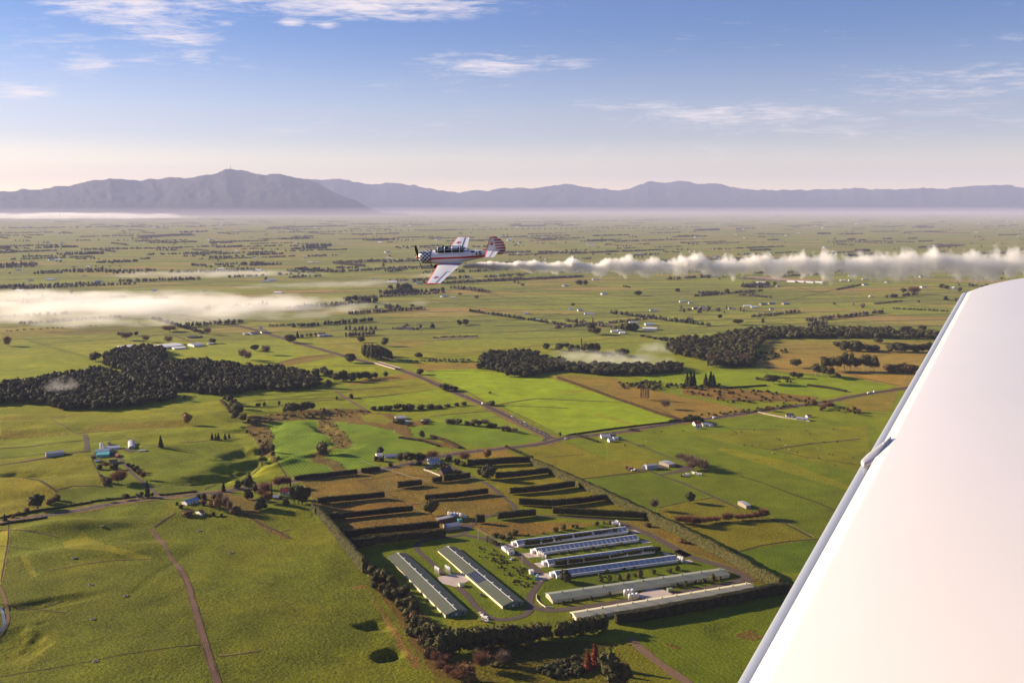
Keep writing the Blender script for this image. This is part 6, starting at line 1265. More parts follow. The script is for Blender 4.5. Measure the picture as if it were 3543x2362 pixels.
# the two long green sheds
def longgreen(nl, nr_, fl_, label, nv, vents, lid):
    A, B, C = G('C', *nl), G('C', *fl_), G('C', *nr_); F = Frame(A, B, C); r = empty('poultry_shed', F.c, F.rz); tag(r, label, 'shed', 'long sheds of the poultry farm')
    gable(r, F.L, F.W, 2.6, 4.9, cream_m, green_roof, .5, gablem=green_wall)
    mb = MB(); mb.box((0, 0, 5.02), (F.L+1, .5, .12), vent_m); link('ridge_cap', mb.mesh('ridge_cap'), r)
    mb = MB()
    for i in range(int(F.L/6)+1):
        X = -F.L/2+i*6
        for s in (-1, 1):
            p = [(X-.06, s*(F.W/2+.45), 2.62), (X+.06, s*(F.W/2+.45), 2.62), (X+.06, 0, 5.04), (X-.06, 0, 5.04)]; mb.hexa(p+[(q[0], q[1], q[2]+.06) for q in p], rib_m)
    struct(link('roof_seam', mb.mesh('roof_seam'), r), 'stuff')
    sgn = 1 if (Matrix.Rotation(F.rz, 3, 'Z') @ Vector((1, 0, 0))).dot(A-F.c) < 0 else -1
    for i in range(vents):
        X = sgn*(F.L/2*(.93-1.83*i/(vents-1))); mb = MB(); mb.tube((X, .15, 4.6), (X, .15, 6.1), .48, .48, vent_m, 10); mb.tube((X, .15, 6.1), (X, .15, 6.4), .62, .5, vent_m, 10); link('roof_vent', mb.mesh('roof_vent'), r)
    xe = -sgn*(F.L/2+.05)
    for y in (-F.W*.3, 0, F.W*.3):
        mb = MB(); mb.box((xe, y, 1.3), (.12, 1.4, 1.6), white_m if y == 0 else dark_roof); link('door' if y == 0 else 'vent_grille', mb.mesh('fitting'), r)
    return r, F, sgn
g1, F1, s1 = longgreen((920, 962), (1130, 934), (380, 398), 'leftmost of two long dark green steel sheds with white ridge vents', 0, 10, 0)
g2, F2, s2 = longgreen((1452, 878), (1655, 850), (848, 345), 'long dark green steel shed carrying a block of solar panels', 0, 9, 0)
# solar block on the left slope of the second shed
sx = [(.02, .20)]
sl = (4.9-2.6)/(F2.W/2)
side = -1 if (Matrix.Rotation(F2.rz, 3, 'Z') @ Vector((0, 1, 0))).x > 0 else 1
for i in range(10):
    for j in range(3):
        X = -s2*(F2.L*(-.02+.0165*i+.0082)); y0, y1 = F2.W/2*(.10+.28*j), F2.W/2*(.10+.28*j+.25)
        w = F2.L*.0072; p = [(X-w, side*y0, 4.9-sl*y0+.14), (X+w, side*y0, 4.9-sl*y0+.14), (X+w, side*y1, 4.9-sl*y1+.14), (X-w, side*y1, 4.9-sl*y1+.14)]
        mb = MB(); mb.hexa(p+[(q[0], q[1], q[2]+.08) for q in p], solar_m); link('solar_panel', mb.mesh('solar_panel'), g2)
# corrugated pale green shed and cream shed
def ribbed(A, B, C, label, eave, ridge, wm_, rm, rb, nv):
    F = Frame(A, B, C); r = empty('poultry_shed', F.c, F.rz); tag(r, label, 'shed', 'long sheds of the poultry farm'); gable(r, F.L, F.W, eave, ridge, wm_, rm, .5)
    mb = MB(); n_ = int(F.L/1.5)
    for i in range(n_+1):
        X = -F.L/2+i*F.L/n_
        for s in (-1, 1):
            p = [(X-.20, s*(F.W/2+.45), eave+.02), (X+.20, s*(F.W/2+.45), eave+.02), (X+.20, 0, ridge+.12), (X-.20, 0, ridge+.12)]; mb.hexa(p+[(q[0], q[1], q[2]+.10) for q in p], rb)
    struct(link('roof_rib', mb.mesh('roof_rib'), r), 'stuff')
    for i in range(nv):
        X = -F.L/2*.9+F.L*.9*i/(nv-1)+F.L*.02; mb = MB(); mb.box((X, 0, ridge+.5), (.7, .7, 1.9), rb); mb.box((X, 0, ridge+1.5), (1.0, 1.0, .18), rm); link('roof_vent', mb.mesh('roof_vent'), r)
    for s in (-1, 1):
        for k in range(8):
            y = -F.W/2+F.W*(k+.5)/8; mb = MB(); mb.box((s*(F.L/2+.04), y, eave*.55), (.1, F.W/8*.5, eave*.7), green_wall if rm is lgreen_roof else cream_m); link('gable_louvre', mb.mesh('gable_louvre'), r)
    return r, F
ribbed(G('D', 822, 1024), G('E', 905, 548), G('D', 712, 952), 'long pale green corrugated shed behind the big silo group', 2.8, 4.4, cream_m, lgreen_roof, rib_m, 9)
r6, F6 = ribbed(G('D', 1085, 1222), G('E', 1155, 682), G('D', 925, 1172), 'long cream corrugated shed nearest the front hedge', 2.8, 4.3, cream_m, cream_roof, crib_m, 12)
for s in (-1, 1):
    mb = MB(); mb.tube((s*(F6.L/2+.1), F6.W*.3, 1.5), (s*(F6.L/2+1.0), F6.W*.3, 1.5), 1.2, 1.35, dark_roof, 14); link('fan_housing', mb.mesh('fan_housing'), r6)
# four white tunnel sheds
def white_shed(a, b_, c, label, np_=22):
    F = Frame(G('D', *a), G('D', *b_), G('D', *c)); r = empty('tunnel_shed', F.c, F.rz); tag(r, label, 'shed', 'white tunnel sheds')
    eave, ridge = 2.3, 4.6; mb = MB(); x, y = F.L/2, F.W/2
    for s in (-1, 1): mb.face([(-x*s, -y*s, -.6), (x*s, -y*s, -.6), (x*s, -y*s, eave), (-x*s, -y*s, eave)], white_m); mb.face([(s*x, -s*y, -.6), (s*x, s*y, -.6), (s*x, s*y, eave), (s*x, 0, ridge-.05), (s*x, -s*y, eave)], white_m)
    link('wall', mb.mesh('wall'), r); yv = Matrix.Rotation(F.rz, 3, 'Z') @ Vector((0, 1, 0)); near = -1 if yv.y > 0 else 1
    for s in (-1, 1):
        mid = []
        prof = [(y+.5, eave-.25), (y*.98, eave+.05), (y*.55, eave+(ridge-eave)*.52), (y*.18, ridge-.22), (0, ridge)]
        pn = 22; w = F.L/pn
        for k in range(pn):
            X0, X1 = -x+k*w+.22, -x+(k+1)*w-.22; mb = MB(); ring = lambda X, o: [(X, s*p[0], p[1]+o) for p in prof]
            a0, a1 = ring(X0, .03), ring(X1, .03)
            for q in range(len(prof)-1): mb.face([a0[q], a1[q], a1[q+1], a0[q+1]] if s < 0 else [a0[q+1], a1[q+1], a1[q], a0[q]], tunnel_m)
            link('roof_panel', mb.mesh('roof_panel'), r)
        mb = MB()
        for k in range(pn+1):
            X0, X1 = max(-x-.2, -x+k*w-.26), min(x+.2, -x+k*w+.26)
            for q in range(len(prof)-1):
                p0, p1 = prof[q], prof[q+1]; mb.hexa([(X0, s*p0[0], p0[1]), (X1, s*p0[0], p0[1]), (X1, s*p1[0], p1[1]), (X0, s*p1[0], p1[1]), (X0, s*p0[0], p0[1]+.16), (X1, s*p0[0], p0[1]+.16), (X1, s*p1[0], p1[1]+.16), (X0, s*p1[0], p1[1]+.16)], white_m)
        mb.box((0, s*(y+.45), eave-.15), (F.L+.4, .5, .45), white_m); struct(link('roof_hoop', mb.mesh('roof_hoop'), r), 'stuff')
    mb = MB(); mb.box((0, 0, ridge+.12), (F.L+.4, .9, .3), white_m); link('ridge_cap', mb.mesh('ridge_cap'), r)
    e = -1 if (Matrix.Rotation(F.rz, 3, 'Z') @ Vector((1, 0, 0))).x > 0 else 1
    mb = MB(); mb.box((e*(x+1.6), y*.35, 1.3), (3.2, F.W*.42, 3.0), white_m); mb.box((e*(x+1.6), y*.35, 2.88), (3.5, F.W*.46, .16), vent_m); link('entry_lobby', mb.mesh('entry_lobby'), r)
    return r, F
white_shed((448, 416), (1642, 263), (410, 372), 'topmost white tunnel shed, behind a row of clipped trees')
white_shed((662, 504), (1757, 353), (612, 458), 'second white tunnel shed from the top, five silos at its left end')
white_shed((782, 629), (1930, 476), (745, 585), 'third white tunnel shed from the top, mostly hidden by clipped trees')
white_shed((868, 755), (2182, 579), (815, 708), 'lowest white tunnel shed with glossy grey panels, three silos at its right end')
# silos
def silo(t, x, y, ytop, label, group, r=1.5):
    P = G(t, x, y); h = height(t, x, y, ytop); e = empty('feed_silo', P); tag(e, label, 'silo', group)
    mb = MB(); ang = [6.283*i/14 for i in range(14)]; ring = lambda q, z: [(q*math.cos(a), q*math.sin(a), z) for a in ang]
    mb.rings([ring(r, h*.30), ring(r, h*.86)], silo_m); link('tank', mb.mesh('tank', True), e)
    mb = MB(); mb.rings([ring(r*1.04, h*.86), ring(r*.3, h*.985), ring(.22, h)], vent_m); link('lid', mb.mesh('lid'), e)
    mb = MB(); mb.rings([ring(.25, h*.10), ring(r*.99, h*.295)], silo_m); link('hopper', mb.mesh('hopper'), e)
    for i in range(4):
        a = .78+1.57*i; mb = MB(); mb.tube((r*.95*math.cos(a), r*.95*math.sin(a), -.3), (r*.95*math.cos(a), r*.95*math.sin(a), h*.31), .09, .09, vent_m, 5); link('leg', mb.mesh('leg'), e)
for i, (x, y, q) in enumerate([(827, 540, 472), (839, 547, 480), (851, 553, 486), (862, 560, 494)]): silo('C', x, y, q, ['leftmost', 'second', 'third', 'rightmost'][i]+' feed silo of the left group beside the long green shed', 'left silo group', .8)
for i, (x, y, q) in enumerate([(924, 528, 462), (937, 536, 470), (949, 545, 476), (962, 552, 484)]): silo('C', x, y, q, ['leftmost', 'second', 'third', 'rightmost'][i]+' feed silo of the group between the two long green sheds', 'middle silo group', .8)
for i, (x, y, q) in enumerate([(675, 512, 448), (690, 521, 456), (707, 529, 464), (724, 538, 474), (749, 548, 496)]): silo('D', x, y, q, ['leftmost', 'second', 'third', 'fourth', 'rightmost'][i]+' feed silo of the five at the left end of the second white shed', 'five silos', .85)
for i, (x, y, q) in enumerate([(2190, 568, 506), (2210, 576, 508), (2233, 586, 516)]): silo('D', x, y, q, ['left', 'middle', 'right'][i]+' feed silo of the three at the right end of the lowest white shed', 'three silos', 1.1)
for i, (x, y, q) in enumerate([(1517, 168, 116), (1534, 172, 124), (1552, 194, 150)]): silo('D', x, y, q, ['left', 'middle', 'right'][i]+' small silo behind the right end of the topmost white shed', 'three small silos', 1.0)
for i, (x, y, q) in enumerate([(1610, 946, 870), (1649, 938, 866), (1690, 930, 862), (1660, 988, 916), (1694, 980, 910), (1737, 975, 904)]): silo('D', x, y, q, ['back left', 'back middle', 'back right', 'front left', 'front middle', 'front right'][i]+' silo of the big group before the corrugated green shed', 'big silo group', 1.45)
P = G('D', 1490, 178); e = empty('white_tank', P); tag(e, 'lying white cylindrical tank behind the topmost white shed', 'tank'); mb = MB(); mb.tube((-2.2, 0, 2.2), (2.2, 0, 2.2), 1.5, 1.5, vent_m, 14); link('tank', mb.mesh('tank', False), e)
mb = MB(); mb.box((0, 0, .4), (3.4, 1.6, 1.0), concrete); link('cradle', mb.mesh('cradle'), e)
# houses, barns and huts
def house(t, A, B, C, eave, ridge, wall, roof, label, cat='house', name='house', hip=0.0, wins=3, chim=False, group=None, over=.5):
    F = Frame(G(t, *A), G(t, *B), G(t, *C)); r = empty(name, F.c, F.rz); tag(r, label, cat, group); gable(r, F.L, F.W, eave, ridge, wall, roof, over, hip)
    yv = Matrix.Rotation(F.rz, 3, 'Z') @ Vector((0, 1, 0)); s = -1 if yv.y > 0 else 1
    for i in range(wins): window(r, -F.L/2+F.L*(i+.5)/wins, s*(F.W/2+.02), eave*.55, min(1.8, F.L/wins*.5), 1.2, 'x')
    if cat == 'house':
        mb = MB(); mb.box((F.L*.08, s*(F.W/2+.03), 1.0), (.95, .12, 2.0), brown_m); link('door', mb.mesh('door'), r)
    if chim: mb = MB(); mb.box((F.L*.2, 0, ridge+.3), (.9, .9, 1.6), orange_m); link('chimney', mb.mesh('chimney'), r)
    return r
house('A', (868, 275), (992, 268), (860, 262), 2.6, 4.2, white_m, grey_roof, 'long low white bungalow with grey roof beside the ploughed field', wins=5)
house('A', (800, 272), (848, 268), (770, 250), 2.6, 4.0, white_m, grey_roof, 'small white house under the dark round tree left of the bungalow', wins=2)
house('A', (1290, 335), (1365, 322), (1262, 318), 3.4, 6.0, white_m, grey_roof, 'white two-gabled farmhouse below the russet trees at the top of the farm', wins=3, chim=True)
house('A', (1258, 300), (1300, 296), (1250, 290), 3.0, 5.4, white_m, grey_roof, 'white gable wing behind the two-gabled farmhouse', wins=1)
house('A', (1390, 425), (1478, 402), (1366, 405), 3.0, 6.5, brown_m, dark_roof, 'steep brown-roofed dark house above the farm hedges', wins=2, chim=True)
house('A', (1232, 370), (1290, 368), (1230, 358), 1.6, 2.4, brown_m, dark_roof, 'small low brown hut on the lawn by the farmhouse', 'hut', 'garden_hut', wins=1)
house('A', (1430, 930), (1555, 912), (1390, 900), 3.6, 5.4, timber_m, grey_roof, 'pale-roofed barn at the centre of the farm', 'barn', 'barn', wins=0, over=.3)
house('A', (1352, 860), (1520, 828), (1346, 842), 3.6, 3.9, brown_m, grey_roof, 'long flat-roofed brown shed behind the pale-roofed barn', 'barn', 'barn', wins=0, over=.2)
house('A', (1530, 852), (1565, 848), (1524, 842), 2.4, 2.8, teal_m, teal_m, 'small teal box shed beside the flat-roofed brown shed', 'shed', 'teal_shed', wins=0, over=.1)
for i, (x, y) in enumerate([(1448, 772), (1470, 780), (1500, 778), (1530, 780), (1555, 785), (1590, 800)]):
    P = G('A', x, y+8); e = empty('water_tank', P); tag(e, ['first', 'second', 'third', 'fourth', 'fifth', 'last'][i]+' pale round tank from the left in the line behind the brown shed', 'tank', 'tanks behind the brown shed')
    mb = MB(); mb.tube((0, 0, -.2), (0, 0, 2.3), 1.7, 1.7, white_m, 12); link('tank', mb.mesh('tank'), e); mb = MB(); mb.tube((0, 0, 2.3), (0, 0, 2.8), 1.72, .3, vent_m, 12); link('lid', mb.mesh('lid'), e)
house('D', (318, 475), (415, 498) if False else (352, 470), (248, 436), 2.7, 3.6, white_m, grey_roof, 'long white hut at the left end of the white sheds', 'hut', 'farm_hut', wins=2, over=.3)
house('D', (345, 500), (408, 494), (352, 478), 2.6, 3.2, white_m, grey_roof, 'small white annex beside the long white hut', 'hut', 'farm_hut', wins=1, over=.2)
house('D', (578, 712), (620, 708), (572, 690), 2.8, 3.2, white_m, vent_m, 'white box hut by the bend of the drive', 'hut', 'farm_hut', wins=0, over=.1)
house('D', (628, 770), (650, 772), (612, 735), 2.6, 3.0, teal_m, blue_m, 'blue container hut below the white box hut', 'hut', 'farm_hut', wins=0, over=.1)
house('D', (2075, 905), (2125, 900), (2065, 888), 2.4, 2.8, green_wall, lgreen_roof, 'small green control hut on the concrete yard edge', 'hut', 'farm_hut', wins=0, over=.2)
house('C', (1055, 675), (1095, 668), (1052, 655), 2.2, 2.6, cream_m, lgreen_roof, 'small cream hut at the corner of the round concrete yard', 'hut', 'farm_hut', wins=0, over=.2)
house('K', (362, 640), (460, 632), (356, 625), 4.6, 5.6, grey_roof, grey_roof, 'grey boxy machinery shed in the yard right of the farm', 'shed', 'machinery_shed', wins=0, over=.2)
house('K', (560, 618), (618, 606), (495, 585), 3.2, 4.2, timber_m, grey_roof, 'long open grey shed behind the boxy machinery shed', 'shed', 'machinery_shed', wins=0, over=.4)
house('K', (320, 628), (356, 630), (308, 618), 3.0, 3.6, white_m, grey_roof, 'small white lean-to at the left of the machinery shed', 'shed', 'machinery_shed', wins=0, over=.2)
house('K', (1258, 993), (1300, 988), (1172, 955), 3.4, 4.2, timber_m, grey_roof, 'lone timber hay barn with a pale mono roof in the right paddocks', 'barn', 'hay_barn', wins=0, over=.2)
house('K', (1620, 165), (1690, 168), (1612, 150), 3.2, 5.0, white_m, dark_roof, 'white two-storey house at the end of the pale drive', wins=3)
house('K', (1710, 188), (1760, 192), (1706, 176), 2.8, 4.0, white_m, grey_roof, 'white garage beside the two-storey house', 'garage', 'garage', wins=2)
house('K', (1765, 195), (1815, 198), (1760, 184), 2.6, 3.8, white_m, grey_roof, 'second white garage right of the first by the pale drive', 'garage', 'garage', wins=1)
house('K', (1812, 168), (1850, 166), (1808, 160), 2.4, 3.6, white_m, red_roof, 'small red-roofed shed at the right of the white garages', 'shed', 'garden_shed', wins=0)
house('K', (800, 245), (850, 242), (792, 230), 3.0, 5.6, white_m, red_roof, 'white house with orange-red roof on the right-hand road', wins=2, chim=True)
house('K', (868, 250), (925, 248), (866, 236), 2.8, 4.6, white_m, grey_roof, 'white house with grey roof between the red-roofed one and the sheds', wins=3)
house('K', (928, 252), (962, 250), (924, 240), 2.6, 4.0, white_m, grey_roof, 'small white shed right of the grey-roofed roadside house', 'shed', 'garden_shed', wins=1)
house('K', (965, 252), (998, 249), (960, 240), 2.6, 3.8, timber_m, dark_roof, 'small dark shed at the end of the roadside houses', 'shed', 'garden_shed', wins=0)
house('K', (800, 268), (850, 270), (798, 260), 2.4, 3.0, white_m, dark_roof, 'low dark-roofed garage in front of the red-roofed house', 'garage', 'garage', wins=1)
house('B', (1520, 98), (1600, 96), (1512, 82), 3.0, 4.8, white_m, grey_roof, 'white farmhouse with grey roof near the road junction', wins=4)
house('B', (1590, 130), (1630, 127), (1586, 118), 2.8, 4.6, white_m, white_m, 'white cottage in front of the junction farmhouse', wins=2)
house('B', (1632, 110), (1672, 108), (1626, 98), 2.6, 3.8, white_m, grey_roof, 'white outbuilding right of the junction cottage', 'shed', 'garden_shed', wins=1)
house('B', (1605, 90), (1650, 86), (1600, 78), 2.6, 3.6, timber_m, dark_roof, 'dark-roofed outbuilding behind the junction cottage', 'shed', 'garden_shed', wins=0)
house('H', (345, 790), (405, 786), (340, 776), 2.6, 4.0, timber_m, grey_roof, 'small grey-roofed shed beside the stream at left', 'shed', 'field_shed', wins=1)
house('H', (385, 812), (425, 808), (382, 802), 2.0, 2.6, teal_m, grey_roof, 'low greenish lean-to below the small stream shed', 'shed', 'field_shed', wins=0)
house('H', (530, 808), (568, 804), (526, 796), 2.4, 3.8, timber_m, dark_roof, 'dark little shed right of the stream shed', 'shed', 'field_shed', wins=0)
house('M', (418, 790), (580, 765), (415, 768), 4.2, 5.6, grey_roof, grey_roof, 'long pale grey hay shed by the left-hand drain', 'shed', 'hay_shed', wins=0, over=.2)
house('M', (872, 790), (985, 782), (862, 768), 3.0, 4.0, teal_m, teal_m, 'turquoise milking shed in the left-hand farmyard', 'shed', 'milking_shed', wins=4, over=.3)
house('M', (860, 765), (985, 755), (830, 745), 3.6, 5.2, grey_roof, blue_m, 'blue-grey roofed shed behind the turquoise milking shed', 'shed', 'milking_shed', wins=0)
house('M', (950, 728), (1080, 712), (945, 712), 3.0, 4.6, white_m, vent_m, 'long whitish shed in the left-hand farmyard', 'shed', 'farm_shed', wins=3)
house('M', (1045, 795), (1070, 792), (1040, 768), 2.4, 3.4, orange_m, orange_m, 'small orange brick hut beside the turquoise shed', 'hut', 'brick_hut', wins=0, over=.15)
house('M', (862, 838), (903, 834), (856, 822), 2.2, 3.2, timber_m, grey_roof, 'small grey garden shed below the turquoise shed', 'shed', 'garden_shed', wins=0)
house('M', (992, 850), (1060, 842), (990, 835), 2.8, 4.4, timber_m, dark_roof, 'old dark cottage among the garden trees at left', wins=2)
house('M', (1252, 738), (1315, 735), (1250, 728), 1.2, 1.6, grey_roof, grey_roof, 'low grey trough shelter right of the round barn', 'shelter', 'trough_shelter', wins=0)
house('M', (975, 678), (1003, 676), (974, 668), 2.4, 3.0, timber_m, dark_roof, 'tiny dark hut behind the long whitish shed', 'hut', 'tiny_hut', wins=0)
house('M', (1690, 1222), (1800, 1192), (1658, 1204), 3.0, 4.6, white_m, blue_m, 'long white bungalow with pale blue roof by the near road', wins=4)
house('M', (1820, 1318), (1852, 1308), (1775, 1288), 2.8, 4.6, white_m, rust_roof, 'small white cottage with rusty tin roof below the near road', wins=1)
house('J', (885, 790), (1030, 790), (850, 745), 3.0, 6.2, white_m, red_roof, 'dark red-roofed house hidden in the grove', wins=3, chim=True)
house('J', (760, 880), (860, 872), (752, 840), 2.6, 4.0, timber_m, grey_roof, 'small grey-roofed outhouse in the grove', 'shed', 'outhouse', wins=1)
house('H', (2005, 180), (2100, 182), (2000, 172), 4.0, 6.0, white_m, vent_m, 'long white shed on the white farm in the middle plain', 'shed', 'farm_shed', wins=0)
house('H', (2025, 150), (2085, 150), (2022, 144), 4.0, 6.0, white_m, blue_m, 'pale blue-roofed shed behind the long white shed', 'shed', 'farm_shed', wins=0)
house('H', (1795, 198), (1835, 198), (1792, 190), 3.2, 5.6, white_m, grey_roof, 'white gabled house left of the shelter trees in the middle plain', wins=2)
house('H', (1838, 192), (1865, 192), (1836, 186), 3.0, 5.2, white_m, grey_roof, 'white house in the middle of the trio by the shelter trees', wins=1)
house('H', (1850, 206), (1888, 206), (1848, 200), 2.6, 4.6, white_m, vent_m, 'white garage right of the trio by the shelter trees', 'garage', 'garage', wins=1)
house('H', (1918, 136), (1975, 136), (1916, 131), 3.4, 5.0, white_m, grey_roof, 'pale long roof behind the shelter trees', 'shed', 'farm_shed', wins=0)
house('G', (1010, 196), (1150, 180), (1000, 178), 4.0, 6.0, white_m, vent_m, 'long white tunnel barn beyond the left-hand wood', 'barn', 'tunnel_barn', wins=0)
house('G', (765, 196), (850, 188), (758, 184), 4.0, 6.0, white_m, vent_m, 'left end barn of the white row beyond the wood', 'barn', 'tunnel_barn', wins=0)
house('G', (1090, 198), (1165, 192), (1085, 190), 2.6, 3.6, white_m, white_m, 'low white shed in front of the tunnel barn', 'shed', 'farm_shed', wins=0)
house('G', (1215, 182), (1275, 176), (1212, 168), 3.6, 5.4, white_m, grey_roof, 'white shed at the right end of the barn row', 'shed', 'farm_shed', wins=2)
house('G', (1305, 168), (1340, 166), (1303, 160), 2.2, 3.2, timber_m, grey_roof, 'small grey hut beneath the dark tree in the left plain', 'hut', 'field_hut', wins=0)
house('G', (1185, 128), (1235, 126), (1183, 118), 2.6, 4.2, timber_m, dark_roof, 'dark-roofed house above the barn row', wins=2)
house('G', (1575, 105), (1625, 100), (1570, 96), 2.8, 4.6, white_m, dark_roof, 'white house by the junction of the side road in the left plain', wins=3)
house('G', (1640, 98), (1680, 96), (1636, 90), 2.6, 4.2, white_m, dark_roof, 'dark-roofed house right of the white one at the side road', wins=2)
house('G', (1530, 106), (1565, 104), (1528, 99), 2.4, 3.6, timber_m, grey_roof, 'small grey shed left of the side-road houses', 'shed', 'garden_shed', wins=0)
house('G', (2000, 118), (2065, 114), (1998, 108), 2.8, 4.6, timber_m, grey_roof, 'long grey-roofed homestead house behind the dark broad tree', wins=3)
house('H', (335, 176), (390, 176), (333, 168), 2.8, 4.6, timber_m, dark_roof, 'dark-roofed house of the small cluster left in the plain', wins=2)
house('H', (395, 178), (445, 178), (393, 170), 2.6, 4.0, white_m, dark_roof, 'pale house right in the small cluster in the plain', wins=2)
house('H', (1203, 74), (1230, 74), (1202, 68), 3.0, 5.0, white_m, blue_m, 'lone small white barn in the open plain above the yellow strip', 'barn', 'field_barn', wins=0)
house('H', (1250, 116), (1310, 116), (1249, 110), 2.0, 2.8, timber_m, grey_roof, 'low grey field shed below the yellow strip', 'shed', 'field_shed', wins=0)
P_ = [('H', 1620, 72, 'pale roof left in a far hamlet'), ('H', 1665, 74, 'white house middle of a far hamlet'), ('H', 1578, 50, 'round white far barn')]
for i, (t, x, y, w, lab) in enumerate([('H', 1625, 73, 30, 'pale far house at the left of the roadside trio in the plain'), ('H', 1662, 75, 36, 'white far house in the middle of the roadside trio'), ('H', 1580, 50, 34, 'lone whitish far barn above the roadside trio'), ('H', 2068, 50, 26, 'white far house at the left of the bush-ringed pair'), ('H', 2100, 48, 24, 'white far house at the right of the bush-ringed pair'),
        ('Q', 200, 735, 40, 'white far house at the left of the long homestead line'), ('Q', 245, 732, 36, 'second white far house of the long homestead line'), ('Q', 430, 738, 30, 'low far shed left of the dusty yard'), ('Q', 540, 722, 50, 'pale far shed above the dusty yard'), ('Q', 585, 728, 40, 'pale far shed right above the dusty yard'),
        ('Q', 640, 708, 50, 'blue-grey far roof in the homestead line'), ('Q', 700, 704, 44, 'second blue-grey far roof in the homestead line'), ('Q', 790, 705, 50, 'grey far roof at the right of the homestead line'), ('Q', 700, 742, 26, 'lone pale block hut right of the dusty yard'), ('Q', 115, 692, 40, 'small pale far house beside the left field edge'),
        ('Q', 165, 700, 22, 'tiny white far hut right of the small far house'), ('Q', 650, 592, 34, 'grey far house under the smoke trail, left'), ('Q', 740, 590, 30, 'grey far shed under the smoke trail, middle'), ('Q', 1690, 595, 44, 'white far house near the wing tip'), ('Q', 1310, 580, 44, 'white far house by the diagonal track'),
        ('Q', 1165, 552, 34, 'white far house left of the smoke-hidden pair'), ('Q', 1215, 552, 28, 'white far house right of the smoke-hidden pair'), ('Q', 1680, 527, 40, 'white far house under the smoke near the wing'), ('Q', 1310, 543, 44, 'grey far roof above the diagonal track'), ('P', 1545, 515, 50, 'far white house above the bare belt'),
        ('P', 1040, 488, 50, 'far pale farm building under the smoke start'), ('P', 1090, 490, 24, 'tiny white far hut under the smoke start'), ('P', 2280, 716, 40, 'far pale house at the right of the open plain'), ('P', 2330, 724, 26, 'far grey hut at the right of the open plain'), ('P', 1520, 768, 30, 'far low hut left of the whitish barn'),
        ('O', 600, 478, 30, 'far white shed above the pale mist'), ('O', 500, 480, 24, 'far dark farmhouse above the pale mist'), ('O', 2150, 448, 26, 'far white house left of the dark belt'), ('O', 385, 592, 22, 'far dark hut just above the mist'), ('O', 210, 572, 34, 'far bluish roof above the mist at left'), ('O', 1770, 900, 22, 'far white house beside the side road'),
        ('P', 95, 495, 26, 'far white shed left of the aircraft'), ('P', 300, 440, 30, 'far white farmhouse left of the propeller'), ('P', 180, 560, 24, 'far low shed under the aircraft nose'), ('Q', 880, 240, 24, 'far pale roof in the hazy plain'), ('Q', 530, 272, 30, 'far pale farm roofs left of the hazy plain'), ('Q', 800, 255, 26, 'far white roofs in the hazy plain'), ('Q', 2040, 235, 20, 'far white barn high in the right plain'), ('Q', 1920, 105, 30, 'far bright factory roof, left'), ('Q', 2150, 103, 40, 'far bright factory roof, middle'), ('Q', 2320, 106, 50, 'far bright factory roof, right'), ('Q', 1800, 55, 60, 'long bright far glasshouse near the hills'), ('Q', 2315, 262, 20, 'far white shed at the right edge')]):
    Pc = G(t, x, y); pxm = FPX/Pc.y/TILES[t][2]; L = w/pxm; W = max(5, L*.45); r = empty('far_building', Pc, R(rs.uniform(-20, 40))); tag(r, lab, 'building'); gable(r, L, W, 3.2, 5.6, white_m if 'dark' not in lab and 'grey' not in lab else timber_m, [vent_m, grey_roof, white_m][i % 3] if 'blue' not in lab else blue_m, .4)
# long pale greenhouse-like sheds under the smoke
for i, (x, y) in enumerate([(650, 525), (700, 533), (770, 540), (850, 545)]):
    F = Frame(G('Q', x-110, y+8), G('Q', x+110, y+13), G('Q', x-110, y+4)); r = empty('far_building', F.c, F.rz); tag(r, ['first', 'second', 'third', 'fourth'][i]+' of the long orange-tinted sheds under the smoke, counted from behind', 'building', 'long far sheds under the smoke'); gable(r, F.L, 14, 2.6, 4.6, cream_m, mat('ochre_roof_%s' % 'abcd'[i], (.45, .30, .2), .6), .4)
for i, (x, y) in enumerate([(820, 553), (880, 555), (940, 558), (1000, 558)]):
    F = Frame(G('Q', x-26, y+6), G('Q', x+26, y+9), G('Q', x-26, y+2)); r = empty('far_building', F.c, F.rz); tag(r, ['first', 'second', 'third', 'fourth'][i]+' white block from the left beside the orange-tinted far sheds', 'building', 'white far blocks'); gable(r, F.L, 16, 3.6, 5.6, white_m, vent_m, .4)
# scattered far farmsteads
FB = []; 
for k in range(150):
    y = 3200*math.exp(rs.random()*1.7); x = rs.uniform(-.6, .6)*y; FB.append((x, y))
mb = MB(); gable_tmp = empty('far_building', (FB[0][0], FB[0][1], 0), .5); gable(gable_tmp, 20, 10, 3.2, 5.6, white_m, vent_m, .4); tag(gable_tmp, 'tiny pale farm building dotted on the far plain', 'building', 'farm buildings dotted over the far plain')
kids = list(gable_tmp.children)
for x, y in FB[1:]:
    o = gable_tmp.copy(); COL.objects.link(o); o.location = (x, y, 0); o.rotation_euler = (0, 0, rs.uniform(-.4, 1.4)); s_ = rs.uniform(.6, 1.5)*(1+y/16000); o.scale = (s_, s_*.8, s_*.8)
    for c in kids:
        d = c.copy(); COL.objects.link(d); d.parent = o
